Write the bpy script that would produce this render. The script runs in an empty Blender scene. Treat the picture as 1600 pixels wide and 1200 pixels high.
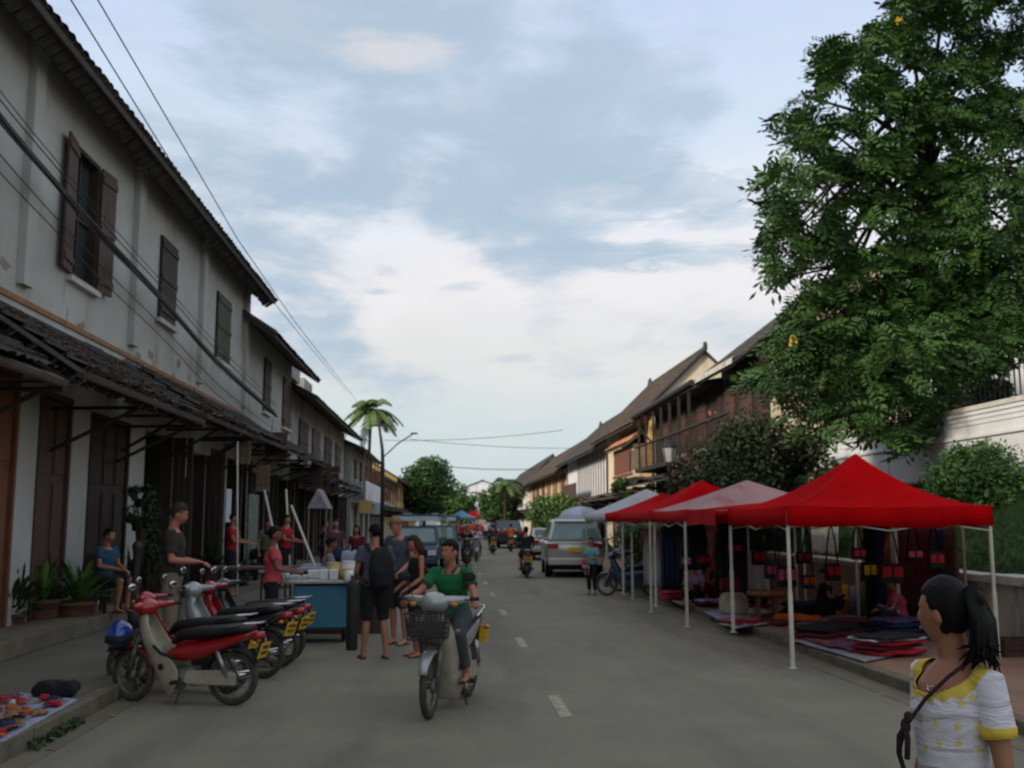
import bpy, bmesh, math, random
import numpy as np
from mathutils import Vector, Matrix, noise
random.seed(7); np.random.seed(7)
R = math.radians
sc = bpy.context.scene
COL = sc.collection

# ------------------------------------------------------------------ camera
F_PX = 1600.0
PITCH, YAW = R(7.58), R(3.58)
CAM = Vector((0, 0, 1.75))
FW = Vector((math.sin(YAW)*math.cos(PITCH), math.cos(YAW)*math.cos(PITCH), math.sin(PITCH)))
RT = Vector((math.cos(YAW), -math.sin(YAW), 0)); UP = RT.cross(FW)
cam = bpy.data.cameras.new('camera'); camo = bpy.data.objects.new('camera', cam); COL.objects.link(camo)
cam.sensor_width = 36; cam.lens = 36*F_PX/1600; cam.clip_start = .1; cam.clip_end = 3000
camo.location = CAM
camo.rotation_euler = FW.to_track_quat('-Z', 'Y').to_euler()
cam.dof.use_dof = True; cam.dof.focus_distance = 1.6; cam.dof.aperture_fstop = 10
sc.camera = camo
# ------------------------------------------------------------------ world
SUN_EL, SUN_DIR = R(22), Vector((-.82, -.57, 0)).normalized()
sundir = Vector((SUN_DIR.x*math.cos(SUN_EL), SUN_DIR.y*math.cos(SUN_EL), math.sin(SUN_EL)))
world = bpy.data.worlds.new('World'); sc.world = world; world.use_nodes = True
nt = world.node_tree; nt.nodes.clear()
def N(t, tree=None, **k):
    n = (tree or nt).nodes.new(t)
    for a, b in k.items(): setattr(n, a, b)
    return n
def lk(a, b, tree=None): (tree or nt).links.new(a, b)
def mth(op, a, b=None, tree=None, clamp=False):
    n = N('ShaderNodeMath', tree, operation=op, use_clamp=clamp)
    for i, v in enumerate((a, b)):
        if v is None: continue
        if isinstance(v, (int, float)): n.inputs[i].default_value = v
        else: lk(v, n.inputs[i], tree)
    return n.outputs[0]
def ramp(fac, stops, tree=None, interp='EASE'):
    n = N('ShaderNodeValToRGB', tree); cr = n.color_ramp; cr.interpolation = interp
    while len(cr.elements) < len(stops): cr.elements.new(.5)
    for e, (p, c) in zip(cr.elements, stops):
        e.position = p; e.color = (*c, 1) if len(c) == 3 else c
    lk(fac, n.inputs[0], tree); return n.outputs[0]
def mixc(f, a, b, tree=None):
    n = N('ShaderNodeMix', tree, data_type='RGBA')
    for i, v in ((0, f), (6, a), (7, b)):
        if isinstance(v, (int, float)): n.inputs[i].default_value = v
        elif isinstance(v, tuple): n.inputs[i].default_value = (*v[:3], 1)
        else: lk(v, n.inputs[i], tree)
    return n.outputs[2]
sky = N('ShaderNodeTexSky', sky_type='NISHITA', sun_disc=False, sun_elevation=SUN_EL, sun_rotation=math.atan2(SUN_DIR.x, SUN_DIR.y), air_density=1.3, dust_density=2.5)
tc = N('ShaderNodeTexCoord'); sep = N('ShaderNodeSeparateXYZ'); lk(tc.outputs['Generated'], sep.inputs[0])
zz = mth('MAXIMUM', sep.outputs[2], 0.0)
def noise_n(vec, scale, detail=6, rough=.55, dist=0, tree=None):
    n = N('ShaderNodeTexNoise', tree); n.inputs['Scale'].default_value = scale; n.inputs['Detail'].default_value = detail
    n.inputs['Roughness'].default_value = rough; n.inputs['Distortion'].default_value = dist
    lk(vec, n.inputs['Vector'], tree); return n.outputs['Fac']
# cloud-plane coordinates
den = mth('ADD', zz, .12)
cp = N('ShaderNodeCombineXYZ'); lk(mth('DIVIDE', sep.outputs[0], den), cp.inputs[0]); lk(mth('DIVIDE', sep.outputs[1], den), cp.inputs[1])
n1 = noise_n(cp.outputs[0], .9, 7, .55, .3); n2 = noise_n(cp.outputs[0], 2.6, 8, .6, .4)
mp = N('ShaderNodeMapping'); mp.inputs['Scale'].default_value = (3, 3, 10); lk(tc.outputs['Generated'], mp.inputs[0])
n3 = noise_n(mp.outputs[0], 1.6, 7, .6, .6)
B = 10.0
mp4 = N('ShaderNodeMapping'); mp4.inputs['Scale'].default_value = (3, 3, 14); lk(tc.outputs['Generated'], mp4.inputs[0]); n4 = noise_n(mp4.outputs[0], 5, 7, .65, 1.2)
def c10(r, g, b): return (r*B/12, g*B/12, b*B/12)   # colour ramps hold at most 1: scaled again below
elev = mth('ADD', zz, mth('MULTIPLY', mth('SUBTRACT', n3, .5), .10))
base = ramp(elev, [(0, (.50, .60, .62)), (.09, (.57, .65, .67)), (.16, (.70, .70, .70)), (.235, (.79, .77, .785)), (.30, (.74, .77, .83)), (.37, (.60, .70, .84)), (.48, (.54, .64, .84)), (.65, (.58, .63, .72)), (1, (.58, .60, .62))])
mp5 = N('ShaderNodeMapping'); mp5.inputs['Scale'].default_value = (3.2, 3.2, 5.5); mp5.inputs['Location'].default_value = (1.3, .4, .2); lk(tc.outputs['Generated'], mp5.inputs[0]); n5 = noise_n(mp5.outputs[0], 1.5, 5, .5, .3)
def blob(px, py, rx, ry, k=.35, nz=None):
    d = (FW*F_PX + RT*(px-800) + UP*(600-py)).normalized()
    # angular distance measured along local right / up of that direction
    r = d.cross(Vector((0, 0, 1))).normalized(); u = r.cross(d)
    a = N('ShaderNodeVectorMath', operation='DOT_PRODUCT'); lk(tc.outputs['Generated'], a.inputs[0]); a.inputs[1].default_value = r
    b = N('ShaderNodeVectorMath', operation='DOT_PRODUCT'); lk(tc.outputs['Generated'], b.inputs[0]); b.inputs[1].default_value = u
    f = N('ShaderNodeVectorMath', operation='DOT_PRODUCT'); lk(tc.outputs['Generated'], f.inputs[0]); f.inputs[1].default_value = d
    A = mth('DIVIDE', a.outputs['Value'], rx/F_PX); Bv = mth('DIVIDE', b.outputs['Value'], ry/F_PX)
    q = mth('SQRT', mth('ADD', mth('MULTIPLY', A, A), mth('MULTIPLY', Bv, Bv)))
    q = mth('ADD', q, mth('MULTIPLY', mth('ADD', mth('MULTIPLY', mth('SUBTRACT', n5, .5), 1.5 if rx > 150 else .5), mth('ADD', mth('MULTIPLY', mth('SUBTRACT', n3, .5), .7 if rx > 150 else 1.0), mth('MULTIPLY', mth('SUBTRACT', n4, .5), .15 if rx > 150 else .6))), 6.0*k))
    m = N('ShaderNodeMapRange', interpolation_type='SMOOTHSTEP'); lk(q, m.inputs[0])
    for i, v in ((1, 1.55 if rx > 150 else 1.35), (2, .12 if rx > 150 else .35), (3, 0), (4, 1)): m.inputs[i].default_value = v
    return mth('MULTIPLY', m.outputs[0], mth('GREATER_THAN', f.outputs['Value'], 0))
grey = (.385, .495, .615)
# general cloud mass everywhere (also outside the frame)
gm = N('ShaderNodeMapRange', interpolation_type='SMOOTHSTEP'); lk(n1, gm.inputs[0]); gm.inputs[1].default_value = .48; gm.inputs[2].default_value = .72
gate = N('ShaderNodeMapRange'); lk(zz, gate.inputs[0]); gate.inputs[1].default_value = .25; gate.inputs[2].default_value = .42
col = mixc(mth('MULTIPLY', mth('MULTIPLY', gm.outputs[0], gate.outputs[0]), .55), base, (.66, .70, .78))
for (px, py, rx, ry, k, s) in ((250, 150, 280, 210, .7, .6), (540, 170, 500, 225, .8, .74), (690, 300, 270, 85, .5, .8), (420, 60, 260, 70, .9, .4), (620, 210, 200, 70, .8, .35), (300, 390, 210, 50, .8, .45), (470, 385, 230, 75, .8, .5), (940, 402, 150, 26, .5, .85), (1090, 400, 120, 24, .7, .55), (1060, 300, 130, 34, .9, .5),
                              (720, 448, 50, 9, .6, .5), (610, 420, 40, 22, .9, .45), (480, 505, 90, 12, .8, .5), (800, 560, 40, 8, .5, .4), (590, 455, 34, 7, .6, .5), (1120, 345, 90, 18, .9, .4)):
    col = mixc(mth('MULTIPLY', blob(px, py, rx, ry, k), s), col, grey)
lt = N('ShaderNodeMapRange', interpolation_type='SMOOTHSTEP'); lk(n2, lt.inputs[0]); lt.inputs[1].default_value = .50; lt.inputs[2].default_value = .70
col = mixc(mth('MULTIPLY', lt.outputs[0], .34), col, (.68, .69, .74))
col = mixc(mth('MULTIPLY', blob(625, 85, 80, 26, .4), .6), col, (.76, .71, .70))
sc10 = N('ShaderNodeVectorMath', operation='SCALE'); lk(col, sc10.inputs[0]); sc10.inputs['Scale'].default_value = 10.9
final = mixc(.10, sc10.outputs[0], sky.outputs[0])
bg = N('ShaderNodeBackground'); bg.inputs['Strength'].default_value = .1; lk(final, bg.inputs['Color'])
wo = N('ShaderNodeOutputWorld'); lk(bg.outputs[0], wo.inputs['Surface'])
# ------------------------------------------------------------------ sun
sl = bpy.data.lights.new('sun', 'SUN'); so = bpy.data.objects.new('sun', sl); COL.objects.link(so)
sl.energy = 3.5; sl.angle = R(10); sl.color = (1, .89, .74)
so.rotation_euler = sundir.to_track_quat('Z', 'Y').to_euler(); so.location = (-20, -8, 30)
sc.view_settings.view_transform = 'Standard'; sc.view_settings.look = 'None'; sc.view_settings.exposure = .12; sc.view_settings.gamma = 1; sc.view_settings.use_curve_mapping = False
sc.render.engine = 'CYCLES'; sc.cycles.use_denoising = True; sc.cycles.max_bounces = 6; sc.cycles.diffuse_bounces = 3
sc.cycles.glossy_bounces = 3; sc.cycles.transparent_max_bounces = 6; sc.cycles.caustics_reflective = False; sc.cycles.caustics_refractive = False; sc.cycles.sample_clamp_indirect = 4

# ------------------------------------------------------------------ where a pixel's ray meets a world plane
def ray(px, py): return FW*F_PX + RT*(px-800) + UP*(600-py)
def G(px, py, z=0.0):
    d = ray(px, py); return CAM + d*((z-CAM.z)/d.z)
def AY(px, py, Y):
    d = ray(px, py); return CAM + d*(Y/d.y)
def AX(px, py, X):
    d = ray(px, py); return CAM + d*(X/d.x)

# ------------------------------------------------------------------ materials
def mat(name, c, c2=None, scale=4, rough=.8, bump=.15, metal=0, detail=6, stretch=(1, 1, 1), coat=0, spec=.4, rnd=0, lo=.35, hi=.65, c3=None, s3=1.2, t3=.58, st3=(1, 1, 1), bscale=None, emit=0, trans=0):
    m = bpy.data.materials.new(name); m.use_nodes = True; t = m.node_tree; b = t.nodes['Principled BSDF']
    tcn = N('ShaderNodeTexCoord', t); mpn = N('ShaderNodeMapping', t); mpn.inputs['Scale'].default_value = stretch
    lk(tcn.outputs['Object'], mpn.inputs[0], t)
    fac = noise_n(mpn.outputs[0], scale, detail, .6, 0, t)
    c2 = c2 or tuple(x*.78 for x in c)
    out = ramp(fac, [(lo, c2), (hi, c)], t, 'LINEAR')
    if c3:
        mp3 = N('ShaderNodeMapping', t); mp3.inputs['Scale'].default_value = st3; mp3.inputs['Location'].default_value = (3.3, 1.7, 8.1); lk(tcn.outputs['Object'], mp3.inputs[0], t)
        f3 = noise_n(mp3.outputs[0], s3, 8, .65, .2, t)
        mr = N('ShaderNodeMapRange', t); lk(f3, mr.inputs[0], t); mr.inputs[1].default_value = t3; mr.inputs[2].default_value = t3+.14
        out = mixc(mr.outputs[0], out, c3, t)
    if rnd:
        oi = N('ShaderNodeObjectInfo', t); hs = N('ShaderNodeHueSaturation', t); lk(out, hs.inputs['Color'], t)
        lk(mth('ADD', mth('MULTIPLY', oi.outputs['Random'], rnd), 1-rnd/2, t), hs.inputs['Value'], t); out = hs.outputs[0]
    lk(out, b.inputs['Base Color'], t)
    b.inputs['Roughness'].default_value = rough; b.inputs['Metallic'].default_value = metal
    b.inputs['Specular IOR Level'].default_value = spec; b.inputs['Coat Weight'].default_value = coat
    if trans: b.inputs['Transmission Weight'].default_value = trans
    if emit: b.inputs['Emission Color'].default_value = (*c, 1); b.inputs['Emission Strength'].default_value = emit
    if bump:
        bp = N('ShaderNodeBump', t); bp.inputs['Strength'].default_value = bump; bp.inputs['Distance'].default_value = .02
        bf = noise_n(mpn.outputs[0], bscale or scale*6, 4, .6, 0, t); lk(bf, bp.inputs['Height'], t); lk(bp.outputs[0], b.inputs['Normal'], t)
    return m
M = {}
def mm(key, *a, **k):
    if key not in M: M[key] = mat(key, *a, **k)
    return M[key]
mm('asphalt', (.25, .232, .18), (.195, .183, .145), 1.1, .95, .4, bscale=90, c3=(.165, .155, .125), s3=.55, t3=.50, spec=.2, st3=(1.2, .16, 1), lo=.3, hi=.7)
mm('paving', (.145, .132, .105), (.10, .092, .075), 1.2, .92, .3, bscale=40, c3=(.09, .085, .075), s3=.8)
mm('brick_paving', (.30, .175, .12), (.22, .13, .09), 1.6, .92, .3, bscale=30, c3=(.24, .19, .14), s3=.7)
mm('kerb', (.18, .155, .11), (.11, .095, .065), 3, .95, .5, c3=(.06, .07, .03), s3=2)
mm('line_paint', (.44, .40, .29), (.27, .24, .175), 9, .9, .2, lo=.42, hi=.56)
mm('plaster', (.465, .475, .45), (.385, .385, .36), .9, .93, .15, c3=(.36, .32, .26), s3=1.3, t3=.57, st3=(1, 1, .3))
mm('plaster_grey', (.36, .36, .34), (.27, .265, .245), 1.1, .93, .2, c3=(.14, .13, .11), s3=1.0, t3=.53, st3=(1, 1, .3))
mm('plaster_cream', (.72, .62, .45), (.58, .49, .34), .9, .92, .15, c3=(.25, .20, .13), s3=1.0, t3=.58, st3=(1, 1, .3))
mm('plaster_yellow', (.62, .42, .14), (.52, .34, .11), 1.1, .92, .15, c3=(.3, .22, .12), s3=1.2, t3=.6, st3=(1, 1, .3))
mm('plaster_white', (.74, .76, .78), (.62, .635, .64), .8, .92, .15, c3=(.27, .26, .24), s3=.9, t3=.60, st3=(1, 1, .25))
mm('gutter_dirt', (.19, .165, .12), (.14, .12, .088), 1.5, .95, .3, bscale=50)
mm('wood_dark', (.045, .030, .022), (.025, .017, .013), 6, .75, .3, stretch=(3, 3, .5))
mm('wood_brown', (.095, .052, .038), (.055, .031, .023), 6, .7, .3, stretch=(3, 3, .5))
mm('wood_red', (.21, .075, .035), (.13, .048, .024), 6, .65, .3, stretch=(3, 3, .5))
mm('wood_orange', (.36, .17, .07), (.22, .10, .045), 6, .65, .3, stretch=(3, 3, .5))
mm('wood_green', (.035, .065, .03), (.02, .04, .02), 6, .7, .3, stretch=(3, 3, .5))
mm('wood_pale', (.27, .20, .12), (.17, .12, .075), 6, .7, .3, stretch=(3, 3, .5))
mm('tile_dark', (.055, .052, .050), (.030, .030, .030), 5, .85, .4, rnd=.5, c3=(.10, .075, .055), s3=4, t3=.55)
mm('tile_brown', (.075, .058, .047), (.042, .035, .030), 4, .9, .4, rnd=.4, c3=(.16, .09, .05), s3=2.2, t3=.55)
mm('tile_orange', (.42, .18, .08), (.26, .11, .06), 4, .85, .4, rnd=.3)
mm('tile_awning', (.045, .041, .036), (.022, .021, .020), 4, .9, .5, rnd=.7, c3=(.13, .075, .045), s3=1.3, t3=.57)
mm('soffit', (.12, .112, .10), (.08, .075, .068), 4, .85, .2)
mm('rust', (.34, .18, .08), (.20, .11, .06), 3, .9, .4)
mm('dark', (.018, .018, .018), (.010, .010, .010), 6, .7, .1)
mm('black_cloth', (.016, .016, .018), (.009, .009, .010), 12, .95, .3)
mm('rubber', (.022, .021, .020), (.012, .012, .012), 12, .85, .2)
mm('tyre', (.075, .066, .050), (.035, .032, .026), 9, .9, .3)
mm('cable', (.015, .015, .017), None, 6, .6, 0)
mm('steel', (.45, .45, .45), (.33, .32, .30), 12, .35, .1, metal=.9)
mm('rim_dull', (.26, .245, .21), (.13, .12, .10), 14, .5, .2, metal=.6)
mm('strap_purple', (.045, .018, .030), (.025, .012, .018), 30, .9, .4)
mm('chrome', (.6, .6, .6), (.6, .6, .6), 6, .12, 0, metal=1)
mm('iron', (.05, .05, .05), (.03, .03, .03), 9, .6, .2, metal=.4)
mm('white_pole', (.62, .60, .52), (.5, .48, .40), 7, .5, .1)
mm('glass_dark', (.05, .07, .075), (.035, .05, .055), 2, .08, 0, spec=.8)
mm('glass_teal', (.16, .28, .27), (.10, .20, .20), 1.2, .1, 0, spec=.8)
mm('mirror', (.75, .8, .85), None, 3, .05, 0, metal=1)
mm('silver_paint', (.50, .48, .43), (.44, .42, .38), 3, .28, .02, metal=.35, coat=.6)
mm('bike_silver', (.40, .41, .41), (.32, .33, .33), 5, .3, .03, metal=.3, coat=.4)
mm('cream_plastic', (.40, .37, .29), (.30, .27, .20), 6, .5, .08, c3=(.16, .13, .09), s3=4, t3=.62)
mm('red_paint', (.36, .012, .012), (.25, .010, .010), 4, .22, .02, coat=.6)
mm('red_light', (.40, .02, .02), (.3, .01, .01), 5, .15, 0, coat=.6)
mm('orange_light', (.6, .22, .03), None, 5, .15, 0)
mm('blue_helmet', (.015, .055, .33), (.012, .04, .24), 5, .14, .01, coat=.8)
mm('blue_paint', (.022, .065, .12), (.016, .05, .095), 2, .35, .05, coat=.3, c3=(.06, .09, .12), s3=2)
mm('blue_panel', (.045, .20, .30), (.035, .155, .24), 2, .45, .05, c3=(.10, .17, .20), s3=3, t3=.6)
mm('grey_car', (.055, .06, .066), (.045, .05, .055), 3, .25, .02, metal=.4, coat=.5)
mm('plate_yellow', (.72, .42, .035), (.55, .30, .02), 40, .5, 0, lo=.40, hi=.46, stretch=(1, 1, 1))
mm('seat_black', (.016, .016, .016), (.010, .010, .010), 15, .45, .2)
mm('engine', (.20, .19, .17), (.09, .085, .08), 14, .5, .4, metal=.6)
mm('tent_red', (.68, .003, .006), (.55, .002, .005), 2.2, .9, .35, bscale=4, spec=.08)
mm('tent_red_pale', (.72, .03, .034), (.60, .02, .026), 2.2, .9, .3, bscale=4, spec=.1)
mm('tent_pink', (.58, .38, .38), (.50, .30, .31), 1.6, .8, .2, bscale=5, c3=(.46, .16, .17), s3=1.5, t3=.56)
mm('tent_white', (.66, .66, .68), (.56, .56, .59), 1.6, .8, .2, bscale=5)
def translucent(k, c):
    t = M[k].node_tree; b = t.nodes['Principled BSDF']; o = t.nodes['Material Output']; tr = N('ShaderNodeBsdfTranslucent', t); tr.inputs['Color'].default_value = (*c, 1)
    mx = N('ShaderNodeMixShader', t); mx.inputs[0].default_value = .38; lk(b.outputs[0], mx.inputs[1], t); lk(tr.outputs[0], mx.inputs[2], t); lk(mx.outputs[0], o.inputs['Surface'], t)
for k_, c_ in (('tent_red', (.62, .03, .03)), ('tent_red_pale', (.7, .10, .09)), ('tent_pink', (.75, .5, .48)), ('tent_white', (.8, .8, .8))): translucent(k_, c_)
mm('umbrella_cloth', (.50, .55, .68), (.42, .48, .60), 1.6, .8, .1)
mm('grass', (.024, .060, .009), (.014, .038, .006), 2, .9, .6, bscale=60)
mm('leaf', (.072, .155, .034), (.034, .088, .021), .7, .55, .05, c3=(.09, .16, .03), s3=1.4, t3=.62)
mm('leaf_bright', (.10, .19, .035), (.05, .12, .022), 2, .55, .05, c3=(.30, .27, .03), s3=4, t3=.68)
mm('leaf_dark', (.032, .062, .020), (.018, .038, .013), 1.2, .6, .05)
mm('leaf_mid', (.050, .110, .024), (.028, .068, .016), .6, .6, .05)
mm('leaf_palm', (.13, .19, .055), (.08, .13, .035), 1.0, .5, .05)
mm('yellow_leaf', (.55, .36, .03), None, 3, .6, 0)
mm('flower_red', (.45, .06, .03), (.3, .04, .03), 3, .6, 0)
mm('flower_pink', (.6, .22, .28), (.45, .10, .16), 3, .6, 0)
mm('bark', (.055, .045, .036), (.03, .025, .02), 5, .95, .6, stretch=(2, 2, .5))
mm('terracotta', (.14, .065, .040), (.09, .045, .03), 5, .85, .3)
mm('low_wall', (.52, .51, .46), (.38, .37, .32), 1.5, .95, .35, c3=(.17, .16, .13), s3=1.6, t3=.55, st3=(1, 1, .4))
mm('coping', (.60, .59, .54), (.44, .43, .39), 3, .95, .4, c3=(.16, .15, .12), s3=2)
mm('skin', (.37, .165, .095), (.31, .135, .078), 5, .55, .05)
mm('skin_dark', (.20, .085, .052), (.17, .072, .043), 5, .55, .05)
mm('skin_pale', (.46, .215, .15), (.40, .18, .125), 5, .55, .05)
mm('skin_sun', (.44, .17, .105), (.38, .14, .085), 5, .55, .05)
mm('hair_black', (.006, .0055, .0055), (.003, .003, .003), 30, .6, .5, spec=.18, stretch=(1, 1, .15), bscale=120)
mm('hair_brown', (.045, .026, .017), (.025, .016, .011), 30, .6, .4, spec=.18, stretch=(1, 1, .2), bscale=90)
mm('hair_ginger', (.26, .12, .055), (.17, .075, .035), 30, .5, .4, stretch=(1, 1, .2), bscale=90)
mm('eye_dark', (.012, .010, .010), None, 5, .2, 0)
mm('eye_white', (.6, .58, .55), None, 5, .3, 0)
mm('lips', (.30, .10, .08), None, 8, .5, 0)
def cloth(key, c, **k): return mm(key, c, tuple(x*.68 for x in c), 7, .95, .8, bscale=11, **k)
for k_, c_ in dict(shirt_green=(.012, .16, .055), shirt_brown=(.040, .034, .026), khaki=(.24, .20, .145), coral=(.62, .085, .095), violet_grey=(.105, .10, .15), slate=(.075, .095, .13), shorts_black=(.014, .014, .016), shorts_dark=(.035, .037, .04),
                   grey_tee=(.25, .25, .30), shirt_blue=(.03, .09, .17), red_cloth=(.42, .015, .03), pink_cloth=(.60, .10, .20), pink_pale=(.55, .25, .32), turquoise=(.16, .42, .44), trousers_grey=(.06, .065, .075), lavender=(.34, .25, .42), mauve=(.10, .045, .055), white_cloth=(.60, .60, .62),
                   orange_cloth=(.62, .15, .02), maroon=(.12, .012, .025), green_dull=(.11, .16, .08), navy=(.02, .03, .09), sack=(.50, .46, .36), mat_grey=(.30, .29, .32), mat_blue=(.33, .36, .46), brown_cloth=(.09, .04, .022), yellow_cloth=(.72, .52, .05), purple=(.42, .20, .46), card=(.33, .25, .15)).items(): cloth(k_, c_)
mm('woven', (.42, .09, .05), (.025, .03, .09), 7, .95, .3, stretch=(1, 4, 4), c3=(.34, .25, .16), s3=6, t3=.56)
mm('woven_blue', (.06, .09, .26), (.09, .02, .05), 9, .95, .3, stretch=(1, 4, 4), c3=(.42, .12, .07), s3=7, t3=.55)
mm('wicker', (.28, .16, .07), (.16, .09, .04), 18, .85, .5)
mm('foam_white', (.75, .75, .74), (.68, .68, .67), 6, .6, .05)
mm('plastic_yellow', (.62, .47, .18), (.52, .38, .13), 6, .5, .05)
mm('paper', (.62, .66, .74), (.5, .54, .62), 5, .8, .05)
mm('poster', (.16, .22, .19), (.06, .09, .08), 4, .5, 0, c3=(.38, .42, .38), s3=5, t3=.58)
mm('bulb', (1, .80, .55), None, 5, .3, 0, emit=4)
mm('lamp_glass', (.72, .72, .70), (.62, .62, .60), 4, .3, 0)

# ------------------------------------------------------------------ mesh builder
def origin(o):
    v = Vector((0, 0, 0))
    while o is not None: v = v + o.location; o = o.parent
    return v
class MB:
    def __init__(s, X=None): s.v = []; s.f = []; s.X = X or Matrix()
    def add(s, vs, fs, X=None):
        n = len(s.v); T = s.X @ X if X is not None else s.X
        s.v += [T @ Vector(p) for p in vs]; s.f += [tuple(i+n for i in f) for f in fs]; return s
    def box(s, c, d, X=None, rz=0, rx=0, ry=0, tp=1.0):
        x, y, z = d[0]/2, d[1]/2, d[2]/2
        Mx = Matrix.Translation(c) @ Matrix.Rotation(rz, 4, 'Z') @ Matrix.Rotation(ry, 4, 'Y') @ Matrix.Rotation(rx, 4, 'X')
        if X is not None: Mx = X @ Mx
        return s.add([(-x, -y, -z), (x, -y, -z), (x, y, -z), (-x, y, -z), (-x*tp, -y*tp, z), (x*tp, -y*tp, z), (x*tp, y*tp, z), (-x*tp, y*tp, z)],
                     [(0, 3, 2, 1), (4, 5, 6, 7), (0, 1, 5, 4), (1, 2, 6, 5), (2, 3, 7, 6), (3, 0, 4, 7)], Mx)
    def b2(s, x0, x1, y0, y1, z0, z1): return s.box(((x0+x1)/2, (y0+y1)/2, (z0+z1)/2), (abs(x1-x0), abs(y1-y0), abs(z1-z0)))
    def tube(s, pts, rad, n=8, side=None, cap=True):
        pts = [Vector(p) for p in pts]; k = len(pts)
        if isinstance(rad, (int, float)): rad = [rad]*k
        rings = []; sv = Vector(side) if side is not None else None
        for i, p in enumerate(pts):
            t = (pts[min(i+1, k-1)] - pts[max(i-1, 0)]).normalized()
            if side is not None:
                a = (sv - t*sv.dot(t)).normalized()
            else:
                if sv is None: sv = Vector((1, 0, 0)) if abs(t.x) < .9 else Vector((0, 1, 0))
                a = (sv - t*sv.dot(t)).normalized(); sv = a
            b = t.cross(a); r = rad[i]; ra, rb = (r, r) if isinstance(r, (int, float)) else r
            rings.append([p + a*(ra*math.cos(2*math.pi*j/n)) + b*(rb*math.sin(2*math.pi*j/n)) for j in range(n)])
        return s.loft(rings, cap)
    def loft(s, rings, cap=True, closed=True):
        n = len(rings[0]); vs = [p for r in rings for p in r]; fs = []
        for i in range(len(rings)-1):
            for j in range(n if closed else n-1):
                j2 = (j+1) % n; fs.append((i*n+j, i*n+j2, (i+1)*n+j2, (i+1)*n+j))
        if cap and closed: fs += [tuple(range(n-1, -1, -1)), tuple(range((len(rings)-1)*n, len(rings)*n))]
        return s.add(vs, fs)
    def ell(s, c, r, nu=12, nv=8, X=None):
        if isinstance(r, (int, float)): r = (r, r, r)
        vs = [(0, 0, -r[2])]; fs = []
        for i in range(1, nv):
            a = -math.pi/2 + math.pi*i/nv
            for j in range(nu):
                b = 2*math.pi*j/nu; vs.append((r[0]*math.cos(a)*math.cos(b), r[1]*math.cos(a)*math.sin(b), r[2]*math.sin(a)))
        vs.append((0, 0, r[2])); L = len(vs)-1
        for j in range(nu):
            j2 = (j+1) % nu; fs.append((0, 1+j2, 1+j)); fs.append((L, L-nu+j, L-nu+j2))
            for i in range(nv-2): a = 1+i*nu; fs.append((a+j, a+j2, a+nu+j2, a+nu+j))
        Mx = Matrix.Translation(c)
        return s.add(vs, fs, Mx if X is None else X @ Mx)
    def torus(s, c, R1, r, axis='X', nu=28, nv=8, ry=1.0):
        vs, fs = [], []
        for i in range(nu):
            a = 2*math.pi*i/nu
            for j in range(nv):
                b = 2*math.pi*j/nv; q = R1+r*math.cos(b); w = r*ry*math.sin(b)
                vs.append((w, q*math.cos(a), q*math.sin(a)) if axis == 'X' else ((q*math.cos(a), q*math.sin(a), w) if axis == 'Z' else (q*math.cos(a), w, q*math.sin(a))))
        for i in range(nu):
            for j in range(nv):
                i2, j2 = (i+1) % nu, (j+1) % nv; fs.append((i*nv+j, i2*nv+j, i2*nv+j2, i*nv+j2))
        return s.add(vs, fs, Matrix.Translation(c))
    def prism(s, poly, x0, x1, X=None):   # polygon in (y, z), extruded along x
        n = len(poly); vs = [(x0, a, b) for a, b in poly] + [(x1, a, b) for a, b in poly]
        fs = [tuple(range(n)), tuple(range(2*n-1, n-1, -1))] + [(i, n+i, n+(i+1) % n, (i+1) % n) for i in range(n)]
        return s.add(vs, fs, X)
    def lathe(s, c, prof, n=16): return s.loft([[Vector((c[0]+r*math.cos(2*math.pi*j/n), c[1]+r*math.sin(2*math.pi*j/n), c[2]+z)) for j in range(n)] for r, z in prof])
    def build(s, name, m, parent=None, smooth=False, bevel=0, world=False, fix=False):
        me = bpy.data.meshes.new(name); off = origin(parent) if (world and parent is not None) else Vector((0, 0, 0))
        me.from_pydata([tuple(p-off) for p in s.v], [], s.f); 
        bm = bmesh.new(); bm.from_mesh(me); bmesh.ops.recalc_face_normals(bm, faces=bm.faces); bm.to_mesh(me); bm.free()
        if smooth:
            me.shade_smooth() if hasattr(me, 'shade_smooth') else None
        o = bpy.data.objects.new(name, me); COL.objects.link(o)
        if m is not None: me.materials.append(M[m] if isinstance(m, str) else m)
        if parent is not None: o.parent = parent
        if bevel:
            bv = o.modifiers.new('b', 'BEVEL'); bv.width = bevel; bv.segments = 2; bv.limit_method = 'ANGLE'; bv.angle_limit = R(40)
        return o
def tag(o, label=None, cat=None, group=None, kind=None):
    if label: o['label'] = label
    if cat: o['category'] = cat
    if group: o['group'] = group
    if kind: o['kind'] = kind
    return o
def thing(name, label, cat, loc=(0, 0, 0), rz=0, group=None):
    o = bpy.data.objects.new(name, None); COL.objects.link(o); o.empty_display_size = .2
    o.location = loc; o.rotation_euler = (0, 0, rz); return tag(o, label, cat, group)
def copy_tree(o, parent=None):
    c = o.copy(); COL.objects.link(c); c.parent = parent
    for ch in list(o.children): copy_tree(ch, c)
    return c
def dup(o, loc, rz, label, group=None, scale=None, cat=None):
    c = copy_tree(o); c.location = loc; c.rotation_euler = (0, 0, rz); c['label'] = label
    if group: c['group'] = group
    if cat: c['category'] = cat
    if scale: c.scale = (scale,)*3
    return c
def remesh(o, vox, it=3):
    r = o.modifiers.new('r', 'REMESH'); r.mode = 'VOXEL'; r.voxel_size = vox; r.use_smooth_shade = True
    if it: sm = o.modifiers.new('s', 'SMOOTH'); sm.factor = .5; sm.iterations = it
    return o
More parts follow.
